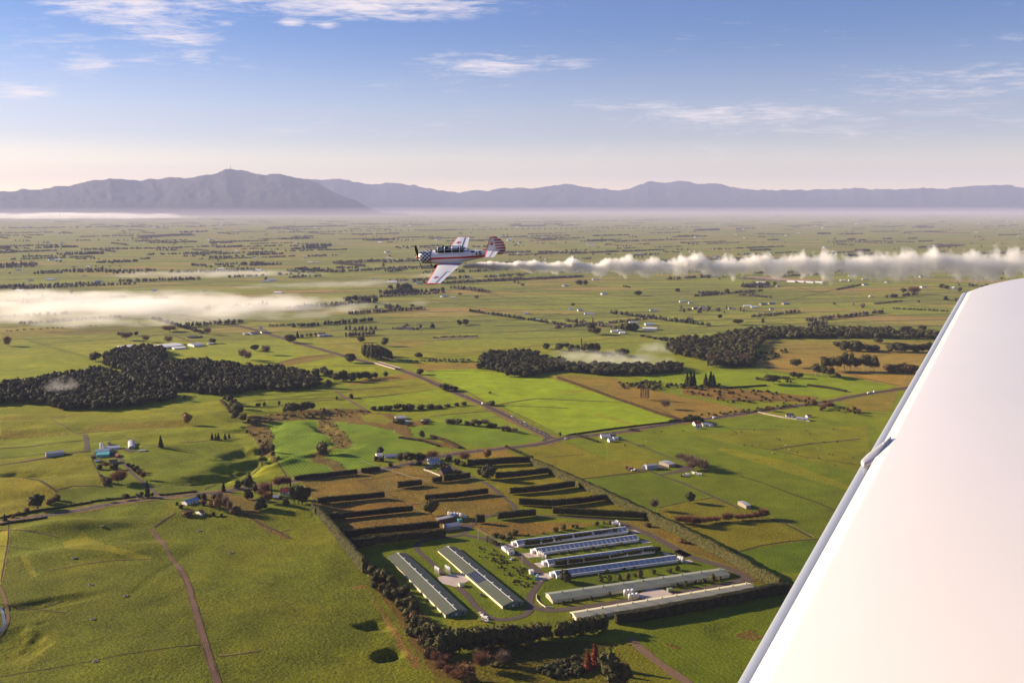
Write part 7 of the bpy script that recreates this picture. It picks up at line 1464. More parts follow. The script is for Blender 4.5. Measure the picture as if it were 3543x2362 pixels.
# round-roofed barn on the left farm
F = Frame(G('M', 1160, 712), G('M', 1225, 705), G('M', 1095, 668)); r = empty('round_barn', F.c, F.rz); tag(r, 'arched grey half-round barn in the left-hand farmyard', 'barn'); mb = MB()
Lb, Wb = F.L, F.W; prof = [(math.cos(a)*Lb/2, math.sin(a)*Lb*.42) for a in np.linspace(0, math.pi, 13)]
for yy0, yy1 in ((-Wb/2, Wb/2),):
    for q in range(12): mb.face([(prof[q][0], yy0, prof[q][1]), (prof[q+1][0], yy0, prof[q+1][1]), (prof[q+1][0], yy1, prof[q+1][1]), (prof[q][0], yy1, prof[q][1])], grey_roof)
link('roof', mb.mesh('roof'), r); mb = MB()
for yy in (-Wb/2+.1, Wb/2-.1): mb.face([(p[0]*.98, yy, p[1]*.98) for p in prof], timber_m)
link('wall', mb.mesh('wall'), r)
P = G('M', 918, 722); e = empty('white_silo', P); tag(e, 'single white silo behind the turquoise milking shed', 'silo'); mb = MB(); mb.tube((0, 0, -.3), (0, 0, 8), 2.0, 2.0, vent_m, 14); link('tank', mb.mesh('tank'), e); mb = MB(); mb.tube((0, 0, 8), (0, 0, 9.3), 2.05, .3, vent_m, 14); link('lid', mb.mesh('lid'), e)
# vehicles
car_white = mat('car_white', (.75, .75, .76), .25, .5, coat=.5); car_dark = mat('car_dark', (.03, .05, .06), .25, .5, coat=.5); tyre_m = mat('tyre', (.02, .02, .02), .9)
def vehicle(t, x, y, rz, label, m=car_white, L=4.8, van=False, cat='car', name='car'):
    P = G(t, x, y); e = empty(name, (P.x, P.y, P.z+.2), rz); tag(e, label, cat); h = L/2; z1 = 1.0 if not van else 1.2
    mb = MB(); mb.hexa([(-h, -.88, .35), (h, -.88, .35), (h, .88, .35), (-h, .88, .35), (-h, -.86, z1), (h*.96, -.86, z1-.15), (h*.96, .86, z1-.15), (-h, .86, z1)], m); link('body', mb.mesh('body'), e)
    a, b_ = (-h*.95, h*.75) if van else (-h*.35, h*.42); zt = 2.4 if van else 1.62
    mb = MB(); mb.hexa([(a, -.84, z1-.05), (b_, -.84, z1-.1), (b_, .84, z1-.1), (a, .84, z1-.05), (a+.25, -.72, zt), (b_-.7, -.72, zt), (b_-.7, .72, zt), (a+.25, .72, zt)], m if van else glass_m); link('cabin', mb.mesh('cabin'), e)
    mb = MB(); mb.box(((a+b_)/2-.2, 0, zt+.02), ((b_-a)*.55, 1.4, .06), m); link('roof', mb.mesh('roof'), e)
    for wx in (-h*.62, h*.62):
        for wy in (-.85, .85): mb = MB(); mb.tube((wx, wy-.1, .33), (wx, wy+.1, .33), .34, .34, tyre_m, 10); link('wheel', mb.mesh('wheel'), e)
vehicle('D', 380, 548, 1.0, 'white pickup parked on the grass near the white hut', L=5.2, cat='pickup', name='pickup')
vehicle('D', 48, 940, 1.9, 'dark car parked against the long green shed', car_dark)
rb = math.atan2(-402, 208)
vehicle('H', 920, 682, rb, 'white van at the middle of the side road', van=True, cat='van', name='van'); vehicle('H', 1121, 767, rb, 'white car on the side road above the junction', L=5)
vehicle('H', 1207, 806, rb, 'white car on the side road closest to the junction', L=4.6); vehicle('H', 1488, 918, .4, 'pale car just right of the road junction', L=4.6)
vehicle('I', 1480, 588, .5, 'white truck on the right-hand road near the wing', L=9, van=True, cat='truck', name='truck'); vehicle('I', 1510, 582, .5, 'pale van beside the truck on the right-hand road', L=6, van=True, cat='van', name='van')
vehicle('M', 1000, 742, .3, 'small pale vehicle in the left-hand farmyard', L=5); vehicle('I', 607, 728, .4, 'white van at the roadside right of the red-roofed house', L=6, van=True, cat='van', name='van')
# round straw bales, wrapped bales and yard clutter
for i, (x, y) in enumerate([(770, 672), (790, 678), (810, 680), (830, 688), (850, 690), (720, 688), (740, 692)]):
    P = G('K', x, y); e = tag(link('wrapped_bale', (lambda m_: (m_.tube((-.9, 0, 1.2), (1.1, 0, 1.2), 1.35, 1.35, white_m, 12), m_.mesh('bale'))[1])(MB()), None, P, rs.random()*3), 'white wrapped bale in the heap under the bare trees at right', 'bale', 'wrapped bales at the machinery yard')
for i, (x, y) in enumerate([(715, 560), (735, 566), (755, 572), (775, 578)]):
    P = G('K', x, y); tag(link('wrapped_bale', (lambda m_: (m_.tube((-.9, 0, 1.0), (1.1, 0, 1.0), 1.2, 1.2, white_m, 12), m_.mesh('bale'))[1])(MB()), None, P, rs.random()*3), 'white wrapped bale in the line behind the bare trees at right', 'bale', 'bales behind the bare trees')
for i, (x, y, m_) in enumerate([(185, 622, red_roof), (205, 630, timber_m), (222, 632, red_roof), (240, 650, white_m), (680, 698, dark_roof), (700, 700, timber_m)]):
    P = G('K', x, y); mb = MB(); mb.box((0, 0, 1.0), (5, 2.2, .8), m_); mb.box((-1.5, 0, 1.9), (1.6, 1.8, 1.4), m_)
    for wx in (-1.6, 1.6): mb.tube((wx, -1.3, .7), (wx, 1.3, .7), .75, .75, tyre_m, 10)
    tag(link('farm_machine', mb.mesh('farm_machine'), None, P, i*1.1), ['red implement furthest left in the machinery yard', 'grey implement second from left in the machinery yard', 'red implement nearest the shed in the machinery yard', 'white trailer in front of the machinery yard', 'dark implement by the wrapped bales', 'grey implement right of the dark one by the bales'][i], 'machine')
for i, (x, y, w, m_) in enumerate([(1245, 925, 3.5, timber_m), (1262, 945, 3, white_m), (1290, 965, 5.5, white_m), (1275, 990, 4.5, timber_m), (1305, 1000, 3, vent_m)]):
    P = G('C', x, y); mb = MB(); mb.box((0, 0, .9), (w, 1.9, .9), m_); mb.box((w*.2, 0, 1.6), (w*.4, 1.5, .8), m_); mb.tube((-w*.3, -1.05, .4), (-w*.3, 1.05, .4), .4, .4, tyre_m, 8); mb.tube((w*.3, -1.05, .4), (w*.3, 1.05, .4), .4, .4, tyre_m, 8)
    tag(link('trailer', mb.mesh('trailer'), None, P, -.9+i*.15), ['grey trailer at the top of the row by the lower drive', 'small white trailer second in the row by the lower drive', 'large white tank trailer in the row by the lower drive', 'grey trailer fourth in the row by the lower drive', 'pale trailer at the bottom of the row by the lower drive'][i], 'trailer')
# poles with wires along the roads
pole_m = mat('pole_wood', (.32, .27, .22), .8)
pm = MB(); pm.tube((0, 0, -.5), (0, 0, 10.5), .16, .12, pole_m, 6); pole_me = pm.mesh('pole'); pm = MB(); pm.box((0, 0, 9.8), (2.4, .14, .14), pole_m); arm_me = pm.mesh('crossarm')
ppos = [('C', 1228, 235), ('C', 1440, 358), ('D', 490, 590), ('C', 1635, 490), ('B', 405, 1005), ('B', 120, 790), ('H', 1420, 885), ('H', 1520, 900), ('B', 1110, 60), ('A', 1463, 238), ('I', 663, 705), ('H', 345, 425), ('H', 800, 640), ('M', 780, 1205), ('M', 1240, 1190), ('M', 1500, 1150), ('M', 865, 1055), ('H', 1105, 700), ('G', 415, 137), ('G', 495, 110), ('G', 125, 222), ('F', 870, 455)]
for i, (t, x, y) in enumerate(ppos):
    P = G(t, x, y); e = empty('power_pole', P, R(20)); link('pole', pole_me, e); link('crossarm', arm_me, e); tag(e, 'thin wooden power pole standing beside the roads and drives', 'power pole', 'power poles along roads and drives')
wire_m = mat('wire', (.25, .23, .22), .6)
def wires(a, b_, za, zb, label):
    A = G(*a); B = G(*b_); mb = MB()
    for o in (-.9, 0, .9):
        pts = [A.lerp(B, k/8)+Vector((o, 0, za+(zb-za)*k/8-3.0*(k/8)*(1-k/8)*1.2)) for k in range(9)]
        for p, q in zip(pts, pts[1:]): mb.tube(p, q, .05, .05, wire_m, 4, False)
    tag(link('power_line', mb.mesh('power_line')), label, 'power line')
wires(('G', 2100, 190), ('H', 345, 425), 13, 10, 'overhead wires running to the road bridge'); wires(('C', 1228, 235), ('C', 1440, 358), 10, 10, 'overhead wires down to the white hut'); wires(('A', 660, 370), ('B', -60, 560), 10, 10, 'overhead wires crossing the brown farm paddocks')
# dairy cows on the right-hand pastures
cow_m = mat('cow_black', (.02, .018, .016), .8); cow_w = mat('cow_pale', (.35, .27, .2), .8)
def cow_mesh(m, name):
    mb = MB(); ang = [6.283*i/10 for i in range(10)]
    st = [(-1.15, .12, 1.15), (-1.0, .34, 1.12), (-.5, .40, 1.05), (.1, .43, 1.02), (.6, .38, 1.10), (.9, .26, 1.22), (1.15, .17, 1.36), (1.45, .16, 1.40), (1.75, .09, 1.22)]
    mb.rings([[(x, r*.75*math.cos(a), z+r*math.sin(a)) for a in ang] for x, r, z in st], m)
    for x in (-.95, .7):
        for y in (-.2, .2): mb.tube((x, y, 0), (x+(.08 if x < 0 else 0), y, .9), .06, .12, m, 6)
    return mb.mesh(name, True)
cows = [cow_mesh(cow_m, 'cow'), cow_mesh(cow_w, 'cow')]
for k in range(46):
    x, y = [rs.uniform(1150, 2250), rs.uniform(240, 620)] if k < 34 else [rs.uniform(100, 700), rs.uniform(260, 470)]
    if k < 34 and y > 700-(2300-x)*.1: y = 500
    P = G('K', x, y); pale = k % 5 == 0; tag(link('cow', cows[1 if pale else 0], None, P, rs.random()*6.28, 1.1), ('pale' if pale else 'dark')+' cow grazing in the green pastures at the right', 'cow', 'pale cows at the right' if pale else 'dark cows at the right')
for x, y in [(465, 783), (570, 950), (583, 1166), (600, 1432), (642, 595), (1252, 612), (1452, 749), (790, 1020)]:
    P = G('F', x, y); mb = MB(); mb.tube((0, 0, -.1), (0, 0, .6), 1.7, 1.9, timber_m, 14); mb.tube((0, 0, .4), (0, 0, .62), 1.5, 1.5, tyre_m, 14); tag(link('water_trough', mb.mesh('water_trough'), None, P), 'small round dark water trough on trampled ground in the near pasture', 'trough', 'troughs in the near pasture')
# ------------------------------------------------------------------ the smoking aircraft
cp, sp_ = math.cos(PITCH), math.sin(PITCH)
def c2w(x, d, u): return Vector((x, d*cp+u*sp_, -d*sp_+u*cp))
def at_depth(x, y, dep): return Vector((0, 0, CAMZ))+c2w((x-CX)/FPX*dep, dep, (CY-y)/FPX*dep)
Fv = c2w(-.9645, .264, -.02).normalized(); Lv = c2w(-.22, -.843, -.49); Lv = (Lv-Fv*Lv.dot(Fv)).normalized(); Uv = Fv.cross(Lv)
hub = at_depth(1448.5, 889.5, 83.6)
AM = Matrix((( -Fv.x, -Lv.x, Uv.x), (-Fv.y, -Lv.y, Uv.y), (-Fv.z, -Lv.z, Uv.z)))   # local x aft, y right, z up
ap = empty('aerobatic_aircraft', hub); ap.rotation_euler = AM.to_euler()
tag(ap, 'white and red low-wing propeller aircraft with checkered nose trailing smoke', 'aircraft')
a_white = mat('aircraft_white', (.62, .66, .75), .3, .5, coat=.3); a_red = mat('aircraft_red', (.42, .022, .018), .35, .5, coat=.3); a_orange = mat('aircraft_orange_red', (.85, .075, .02), .35, .5, coat=.3)
a_navy = mat('checker_navy', (.010, .012, .035), .35, .5, coat=.3); a_black = mat('aircraft_black', (.015, .013, .014), .4, .4); a_panel = mat('panel_gap', (.03, .03, .05), .6)
a_glass = bpy.data.materials.new('canopy_glass'); a_glass.use_nodes = True; n_ = a_glass.node_tree.nodes; l_ = a_glass.node_tree.links
gb = n_.new('ShaderNodeBsdfGlossy'); gb.inputs['Roughness'].default_value = .03; gb.inputs['Color'].default_value = (.8, .85, .95, 1); tb = n_.new('ShaderNodeBsdfTransparent'); tb.inputs[0].default_value = (.62, .66, .72, 1); mg = n_.new('ShaderNodeMixShader'); mg.inputs[0].default_value = .14
l_.new(tb.outputs[0], mg.inputs[1]); l_.new(gb.outputs[0], mg.inputs[2]); l_.new(mg.outputs[0], n_['Material Output'].inputs[0])
def ell(x, hw, top, bot, n=28):
    c = (top+bot)/2; h = (top-bot)/2; return [(x, hw*math.sin(2*math.pi*i/n), c+h*math.cos(2*math.pi*i/n)) for i in range(n)]
def stat(tab, x):
    xs = [t[0] for t in tab]; return tuple(float(np.interp(x, xs, [t[k] for t in tab])) for k in (1, 2, 3))
cowl = [(.10, .30, .30, -.30), (.14, .40, .40, -.40), (.24, .50, .50, -.50), (.40, .55, .55, -.55), (.70, .57, .57, -.58), (1.0, .57, .57, -.59), (1.22, .56, .55, -.59)]
fus = [(1.20, .54, .52, -.60), (1.6, .53, .50, -.64), (2.4, .51, .46, -.66), (3.2, .47, .45, -.64), (4.2, .40, .43, -.55), (5.2, .30, .39, -.38), (6.2, .18, .37, -.17), (6.9, .09, .34, -.02), (7.15, .03, .28, .08)]
mb = MB(); xs = np.linspace(.14, 1.22, 7); NA = 22
rr_ = [ell(x, *stat(cowl, x), NA) for x in xs]
for i in range(6):
    for j in range(NA): mb.face([rr_[i][j], rr_[i][(j+1) % NA], rr_[i+1][(j+1) % NA], rr_[i+1][j]], a_navy if (i+j) % 2 else a_white)
mb.face([p for p in reversed(ell(.14, .40, .40, -.40, NA))], a_black); link('cowling', mb.mesh('cowling'), ap)
mb = MB(); 
for j in range(14): a = 6.283*j/14; mb.box((.13, .27*math.sin(a), .27*math.cos(a)), (.03, .10, .05), a_white, 0, Matrix.Rotation(-a, 3, 'X'))
link('cooling_shutter', mb.mesh('cooling_shutter'), ap)
mb = MB(); mb.rings([ell(x, *stat(fus, x)) for x in np.linspace(1.20, 7.15, 26)], a_white); link('fuselage', mb.mesh('fuselage', True), ap)
# red cheat line along both flanks
for s, nm in ((-1, 'left'), (1, 'right')):
    mb = MB(); xs = np.linspace(1.24, 6.6, 24)
    for i in range(23):
        q = []
        for x in (xs[i], xs[i+1]):
            hw, tp, bt = stat(fus, x); c = (tp+bt)/2; h = (tp-bt)/2; zc = .04-.13*(x-1.24)/5.4; w = .075
            for z in (zc-w, zc+w): t = max(-1, min(1, (z-c)/h)); q.append((x, s*(hw*math.sqrt(max(0, 1-t*t))+.006), z))
        mb.face([q[0], q[2], q[3], q[1]] if s < 0 else [q[1], q[3], q[2], q[0]], a_red)
    link('cheat_line', mb.mesh('cheat_line'), ap)
def aero(c, xle, y, z, tk=.13, n=9):
    up = []; lo = []
    for i in range(n):
        t = (1-math.cos(math.pi*i/(n-1)))/2; th = tk*c*(1.45*math.sqrt(t)-.63*t-1.76*t*t*.5-.12*t**3+.06*t*0)*.62; th = max(0.004, th*(1-t)**.35 if t < 1 else .004)
        up.append((xle+c*t, y, z+th)); lo.append((xle+c*t, y, z-th*.6))
    return up, lo
def surf(name, root, st, m, le=None, lew=.07, parent=None):
    """st: (xle, chord, y, z) stations from root to tip"""
    mb = MB(); rings = []
    for xle, c, y, z in st: u, l2 = aero(c, xle, y, z); rings.append(u+list(reversed(l2))[1:-1] if False else u+list(reversed(l2)))
    mb.rings(rings, m); o = link(name, mb.mesh(name, False), parent or ap)
    if le is not None:
        mb = MB()
        for (a, b_) in zip(st, st[1:]):
            q = []
            for xle, c, y, z in (a, b_):
                u, l2 = aero(c, xle, y, z); k = lew/c
                q.append([(xle-.012, y, z), (xle+lew*.35, y, u[1][2]+.008 if c*k > .01 else z), (xle+lew, y, np.interp(xle+lew, [p[0] for p in u], [p[2] for p in u])+.008), (xle+lew, y, np.interp(xle+lew, [p[0] for p in l2], [p[2] for p in l2])-.008)])
            for j in range(3):
                i0, i1 = [(3, 0), (0, 1), (1, 2)][j]; mb.face([q[0][i0], q[0][i1], q[1][i1], q[1][i0]], le)
        link('leading_edge', mb.mesh('leading_edge'), o)
    return o
def star(o, cx, cy, r, zf, m=a_red, name='star'):
    pts = []
    for i in range(10): a = math.pi/2+i*math.pi/5; q = r if i % 2 == 0 else r*.40; pts.append((cx+q*math.sin(a-math.pi/2+math.pi), cy+q*math.cos(a-math.pi/2+math.pi)))
    mb = MB(); c = (cx, cy)
    for i in range(10):
        a, b_ = pts[i], pts[(i+1) % 10]; mb.face([zf(*c), zf(*a), zf(*b_)], m)
    link(name, mb.mesh(name), o)
for s in (-1, 1):
    st = [(1.72, 2.25, s*.30, -.50), (1.80, 2.08, s*.80, -.475), (1.93, 1.55, s*2.8, -.40), (2.03, 1.17, s*4.55, -.33)]
    w = surf('wing', None, st, a_white, a_orange, .085)
    mb = MB(); u, l2 = aero(1.17, 2.03, s*4.56, -.33); up = u+list(reversed(l2)); mb.rings([up, [(p[0]*.97+.08, s*4.68, -.33+(p[2]+.33)*.45) for p in up]], a_red); link('wing_tip', mb.mesh('wing_tip'), w)
    def top(x, y, s=s, o=.012):
        ay_ = abs(y); xle = float(np.interp(ay_, [.3, .8, 2.8, 4.55], [1.72, 1.80, 1.93, 2.03])); c = float(np.interp(ay_, [.3, .8, 2.8, 4.55], [2.25, 2.08, 1.55, 1.17])); zz = float(np.interp(ay_, [.3, .8, 2.8, 4.55], [-.50, -.475, -.40, -.33]))
        u, _ = aero(c, xle, y, zz); return (x, y, float(np.interp(x, [p[0] for p in u], [p[2] for p in u]))+o)
    star(w, 2.52, s*3.45, .30, top)
    # aileron with its hinge gap, and the dark root line
    mb = MB(); q = [(2.83, 4.5), (3.0, 2.5)]; mb.face([top(2.81, s*4.5), top(2.87, s*4.5), top(3.10, s*2.35), top(3.04, s*2.35)], a_panel); mb.face([top(3.07, s*2.35), top(3.07, s*2.31), top(3.45, s*2.31), top(3.45, s*2.35)], a_panel); link('aileron_gap', mb.mesh('aileron_gap'), w)
    mb = MB(); 
    for k in range(8):
        x0, x1 = 1.85+k*.25, 1.85+(k+1)*.25; mb.face([top(x0, s*.60), top(x1, s*.60), top(x1, s*.76), top(x0, s*.76)], a_red)
    link('wing_root_stripe', mb.mesh('wing_root_stripe'), w)
    ts = [(6.02, 1.05, s*.08, .30), (6.10, .92, s*.8, .31), (6.22, .74, s*1.42, .32)]; t_ = surf('tailplane', None, ts, a_white, a_orange, .08)
    def ttop(x, y, o=.012):
        ay_ = abs(y); xle = float(np.interp(ay_, [.08, .8, 1.42], [6.02, 6.10, 6.22])); c = float(np.interp(ay_, [.08, .8, 1.42], [1.05, .92, .74])); u, _ = aero(c, xle, y, .31); return (x, y, float(np.interp(x, [p[0] for p in u], [p[2] for p in u]))+o)
    mb = MB(); mb.face([ttop(6.60, s*.1), ttop(6.64, s*.1), ttop(6.62, s*1.42), ttop(6.58, s*1.42)], a_panel); link('elevator_gap', mb.mesh('elevator_gap'), t_)
# fin and striped rudder
finp = [(5.55, .37), (5.85, .43), (6.1, .62), (6.25, .92), (6.36, 1.22), (6.48, 1.42), (6.62, 1.52), (6.82, 1.53), (6.82, .30), (6.3, .33)]
def slabxz(name, pts, th, m, parent, edge=None):
    mb = MB(); k = len(pts)
    for s in (-1, 1): mb.face([(p[0], s*th, p[1]) for p in (pts if s < 0 else reversed(pts))], m)
    for i in range(k): a, b_ = pts[i], pts[(i+1) % k]; mb.face([(a[0], -th, a[1]), (a[0], th, a[1]), (b_[0], th, b_[1]), (b_[0], -th, b_[1])], edge or m)
    return link(name, mb.mesh(name), parent)
fin = slabxz('fin', finp, .045, a_white, ap, a_red)
mb = MB(); fo = [(5.5, .36), (5.85, .43), (6.1, .62), (6.25, .92), (6.36, 1.22), (6.48, 1.42), (6.62, 1.52), (6.82, 1.53)]
for i in range(len(fo)-1):
    a, b_ = Vector(fo[i]), Vector(fo[i+1]); d = (b_-a).normalized(); nn = Vector((d.y, -d.x))*.055
    for s in (-1, 1): mb.face([(a.x, s*.05, a.y), (b_.x, s*.05, b_.y), (b_.x+nn.x, s*.05, b_.y+nn.y), (a.x+nn.x, s*.05, a.y+nn.y)], a_red)
link('fin_edge', mb.mesh('fin_edge'), fin)
def finside(x, z): return (x, -.052, z)
def star_side(o, s):
    mb = MB(); pts = []
    for i in range(10): a = i*math.pi/5; q = .19 if i % 2 == 0 else .076; pts.append((6.56+q*math.sin(a)*1.0, .90+q*math.cos(a)))
    for i in range(10): mb.face([(6.56, s*.053, .90), (pts[i][0], s*.053, pts[i][1]), (pts[(i+1) % 10][0], s*.053, pts[(i+1) % 10][1])], a_red)
    link('star', mb.mesh('star'), o)
star_side(fin, -1); star_side(fin, 1)
rud = [(6.84, 1.53), (7.0, 1.50), (7.2, 1.40), (7.4, 1.22), (7.56, .98), (7.64, .72), (7.66, .45), (7.60, .20), (7.48, .02), (7.30, -.06), (7.05, -.10), (6.9, -.02), (6.84, .1)]
rd = empty('rudder', (0, 0, 0)); rd.parent = ap
def aft(z): 
    pz = sorted([(p[1], p[0]) for p in rud[:10]]); return float(np.interp(z, [q[0] for q in pz], [q[1] for q in pz]))
zs = np.linspace(-.06, 1.52, 14)
for i in range(13):
    z0, z1 = zs[i], zs[i+1]; z0m, z1m = z0, z1; xl0 = 6.84 if z0 > .05 else 6.84+(.05-z0)*.6; xl1 = 6.84 if z1 > .05 else 6.84+(.05-z1)*.6
    mb = MB(); m_ = a_red if i % 2 == 0 else a_white; p = [(xl0, z0), (max(xl0+.02, aft(z0)), z0), (max(xl1+.02, aft(z1)), z1), (xl1, z1)]
    for s in (-1, 1): mb.face([(q[0], s*(.04 if k in (0, 3) else .012), q[1]) for k, q in enumerate(p if s < 0 else list(reversed(p)))], m_)
    a, b_ = p[1], p[2]; mb.face([(a[0], -.012, a[1]), (a[0], .012, a[1]), (b_[0], .012, b_[1]), (b_[0], -.012, b_[1])], a_red); link('rudder_band', mb.mesh('rudder_band'), rd)
# canopy: glazing, frames, pilot
can = [(1.40, .05, .50), (1.62, .22, .64), (1.86, .29, .80), (2.05, .32, .86), (2.6, .34, .88), (3.2, .34, .87), (3.8, .31, .82), (4.1, .26, .75), (4.35, .17, .62), (4.60, .05, .47)]
def cring(x, hw, top, n=9, lo=None): 
    zb = .40 if lo is None else lo; return [(x, hw*math.cos(math.pi*i/(n-1)), zb+(top-zb)*math.sin(math.pi*i/(n-1))**.8) for i in range(n)]
mb = MB(); mb.rings([cring(*c) for c in can], a_glass, False, False); cg = link('canopy', mb.mesh('canopy', True), ap)
mb = MB()
for x in (1.86, 2.5, 3.14, 3.8):
    hw = float(np.interp(x, [c[0] for c in can], [c[1] for c in can])); tp = float(np.interp(x, [c[0] for c in can], [c[2] for c in can])); r_1 = cring(x, hw+.012, tp+.012)
    for a, b_ in zip(r_1, r_1[1:]): mb.tube(a, b_, .022, .022, a_white, 5)
link('canopy_frame', mb.mesh('canopy_frame'), cg)
for s in (-1, 1):
    mb = MB(); mb.tube((1.5, s*.22, .47), (1.9, s*.36, .41), .025, .025, a_white, 5); mb.tube((1.9, s*.375, .41), (3.9, s*.37, .41), .028, .028, a_white, 5); link('canopy_rail', mb.mesh('canopy_rail'), cg)
mb = MB(); mb.box((2.9, 0, .46), (2.3, .56, .10), a_black); mb.box((1.78, 0, .52), (.2, .44, .22), a_black); mb.box((2.62, 0, .56), (.12, .4, .46), a_black); mb.box((3.72, 0, .56), (.12, .4, .46), a_black); link('cockpit', mb.mesh('cockpit'), ap)
suit = mat('flight_suit', (.05, .045, .04), .9); skin = mat('skin', (.45, .27, .2), .6); helm = mat('helmet', (.02, .02, .02), .3, .5)
pe = empty('person', hub+AM @ Vector((2.36, 0, .45))); pe.rotation_euler = AM.to_euler(); tag(pe, 'person seated in the front cockpit wearing a dark helmet and flight suit', 'person')
mb = MB(); mb.rings([[(.0+rx*.6*math.cos(a), rx*math.sin(a), z) for a in [6.283*i/12 for i in range(12)]] for z, rx in ((0, .17), (.12, .21), (.2, .2), (.25, .10), (.29, .065), (.33, .085), (.40, .098), (.46, .085), (.50, .03))], suit)
for s in (-1, 1): mb.tube((.0, s*.2, .18), (-.14, s*.24, -.02), .06, .045, suit, 8); mb.tube((-.14, s*.24, -.02), (-.36, s*.12, .02), .045, .035, suit, 8)
link('body', mb.mesh('body', True), pe); mb = MB(); mb.rings([[(-.025+rx*1.05*math.cos(a), rx*.9*math.sin(a), z) for a in [6.283*i/12 for i in range(12)]] for z, rx in ((.30, .09), (.36, .115), (.42, .12), (.48, .10), (.53, .03))], helm); link('helmet', mb.mesh('helmet', True), pe)
mb = MB(); mb.box((-.115, 0, .385), (.05, .11, .11), skin); link('face', mb.mesh('face'), pe)
# propeller, exhaust, antenna, gear
mb = MB(); mb.rings([ell(x, r, r, -r, 14) for x, r in ((-.26, .02), (-.20, .08), (-.08, .12), (.13, .14))], a_red); pr = link('spinner', mb.mesh('spinner', True), ap)
bd = Vector((0, -.157, 1.013)).normalized()
for s in (1, -1):
    mb = MB(); rg = []
    ch = Vector((0, bd.z, -bd.y)); pitch_d = (ch*.75+Vector((.66, 0, 0))*s).normalized(); tn = pitch_d.cross(bd).normalized()
    for k, (r, w) in enumerate(((.10, .05), (.22, .09), (.4, .12), (.65, .135), (.9, .115), (1.08, .07), (1.17, .02))):
        c = Vector((-.02, 0, 0))+bd*(s*r); rg.append([c+pitch_d*w+tn*.0, c+tn*.022, c-pitch_d*w, c-tn*.022])
    mb.rings(rg, a_black); link('propeller_blade', mb.mesh('propeller_blade'), ap)
mb = MB(); mb.tube((1.05, -.3, -.56), (1.22, -.36, -.70), .05, .05, a_black, 8); mb.tube((1.05, .3, -.56), (1.22, .36, -.70), .05, .05, a_black, 8); link('exhaust_pipe', mb.mesh('exhaust_pipe'), ap)
mb = MB(); mb.tube((5.0, 0, .38), (5.28, 0, .80), .012, .006, a_white, 5); link('antenna', mb.mesh('antenna'), ap); mb = MB(); mb.tube((4.5, 0, .42), (4.5, 0, .60), .012, .006, a_black, 5); link('antenna', mb.mesh('antenna'), ap)
for s in (-1, 1): mb = MB(); mb.tube((1.62, s*.62, -.62), (1.62, s*.78, -.62), .16, .16, a_black, 12); link('wheel', mb.mesh('wheel'), ap)
# registration letters on both flanks
for s in (-1, 1):
    cu = bpy.data.curves.new('letters', 'FONT'); cu.body = 'TYS'; cu.size = .52; cu.extrude = .004; cu.align_x = 'CENTER'; cu.align_y = 'CENTER'; cu.offset = .018; to = bpy.data.objects.new('tmp', cu); COL.objects.link(to)
    dg = bpy.context.evaluated_depsgraph_get(); me_ = bpy.data.meshes.new_from_object(to.evaluated_get(dg)); bpy.data.objects.remove(to); me_.name = 'registration'; me_.materials.clear(); me_.materials.append(a_black)
    tilt = R(-9)*0
    for v in me_.vertices:
        X = v.co.x*1.06; Z = v.co.y*.80; x = 5.15+(X if s < 0 else -X); z = .20+Z-.01*(x-5.15); hw, tp, bt = stat(fus, x); c = (tp+bt)/2; h = (tp-bt)/2; t = max(-1, min(1, (z-c)/h)); y = hw*math.sqrt(max(.02, 1-t*t))+.006+v.co.z
        v.co = (x, s*y, z)
    link('registration', me_, ap)
# ------------------------------------------------------------------ our own wing
own = empty('wing_of_camera_aircraft', (0, 0, CAMZ)); tag(own, 'big glossy white aircraft wing filling the right side, seen from above', 'wing')
w_white = mat('wing_white', (.78, .735, .70), .25, .5, coat=.3, noise=.02, nscale=1.5); w_edge = mat('wing_edge_bluegrey', (.48, .52, .58), .4, .5, metal=.6); w_seam = mat('skin_seam', (.60, .56, .54), .5); w_dark = mat('wing_gap', (.10, .11, .14), .6); w_grey = mat('bracket_grey', (.42, .42, .45), .4, .5, noise=.1, nscale=30)
ZW = -.66
def wp(x, y, z=ZW):
    u = (x-CX)/FPX; v = (CY-y)/FPX; d = c2w(u, 1, v); return d*(z/d.z)
A0 = wp(2592, 2362); A1 = wp(3355, 998); sd = (A1-A0); SL = sd.length; sd.normalize(); cd = Vector((sd.y, -sd.x, 0)).normalized()
O = A0-sd*1.3; SL += 1.3
def camb(t): return .070*(1-math.exp(-t/.16))-.30*max(0, t-.25)**1.5
def wsurf(s, t, dz=0.0):
    rake = 1.9*(1-(1-min(1, t/.7))**2.3)-.14*math.exp(-t*30); L = SL+rake; e = max(0, (s*L-(L-.30))/.30); drop = .05*(1-math.sqrt(max(0, 1-e*e)))
    p = O+sd*(s*L)+cd*(t*1.75); return (p.x, p.y, ZW+camb(t)*(1-.25*s)-drop+dz)
mb = MB(); ns, nt = 70, 30; us = [1-(1-i/ns)**1.3 for i in range(ns+1)]
V0 = [wsurf(us[i], (j/nt)**1.2) for i in range(ns+1) for j in range(nt+1)]
mb.v = V0[:]; mb.mats = [w_white]; 
for i in range(ns):
    for j in range(nt): a = i*(nt+1)+j; mb.f.append((a, a+1, a+nt+2, a+nt+1)); mb.m.append(0)
k0 = len(mb.v); mb.v += [(p[0], p[1], p[2]-.02-.10*math.sin(math.pi*min(1, (j_ % (nt+1))/nt))) for j_, p in enumerate(V0)]
for i in range(ns):
    for j in range(nt): a = k0+i*(nt+1)+j; mb.f.append((a, a+nt+1, a+nt+2, a+1)); mb.m.append(0)
for i in range(ns): a = i*(nt+1); mb.f.append((a, a+nt+1, k0+a+nt+1, k0+a)); mb.m.append(0); a += nt; mb.f.append((a+nt+1, a, k0+a, k0+a+nt+1)); mb.m.append(0)
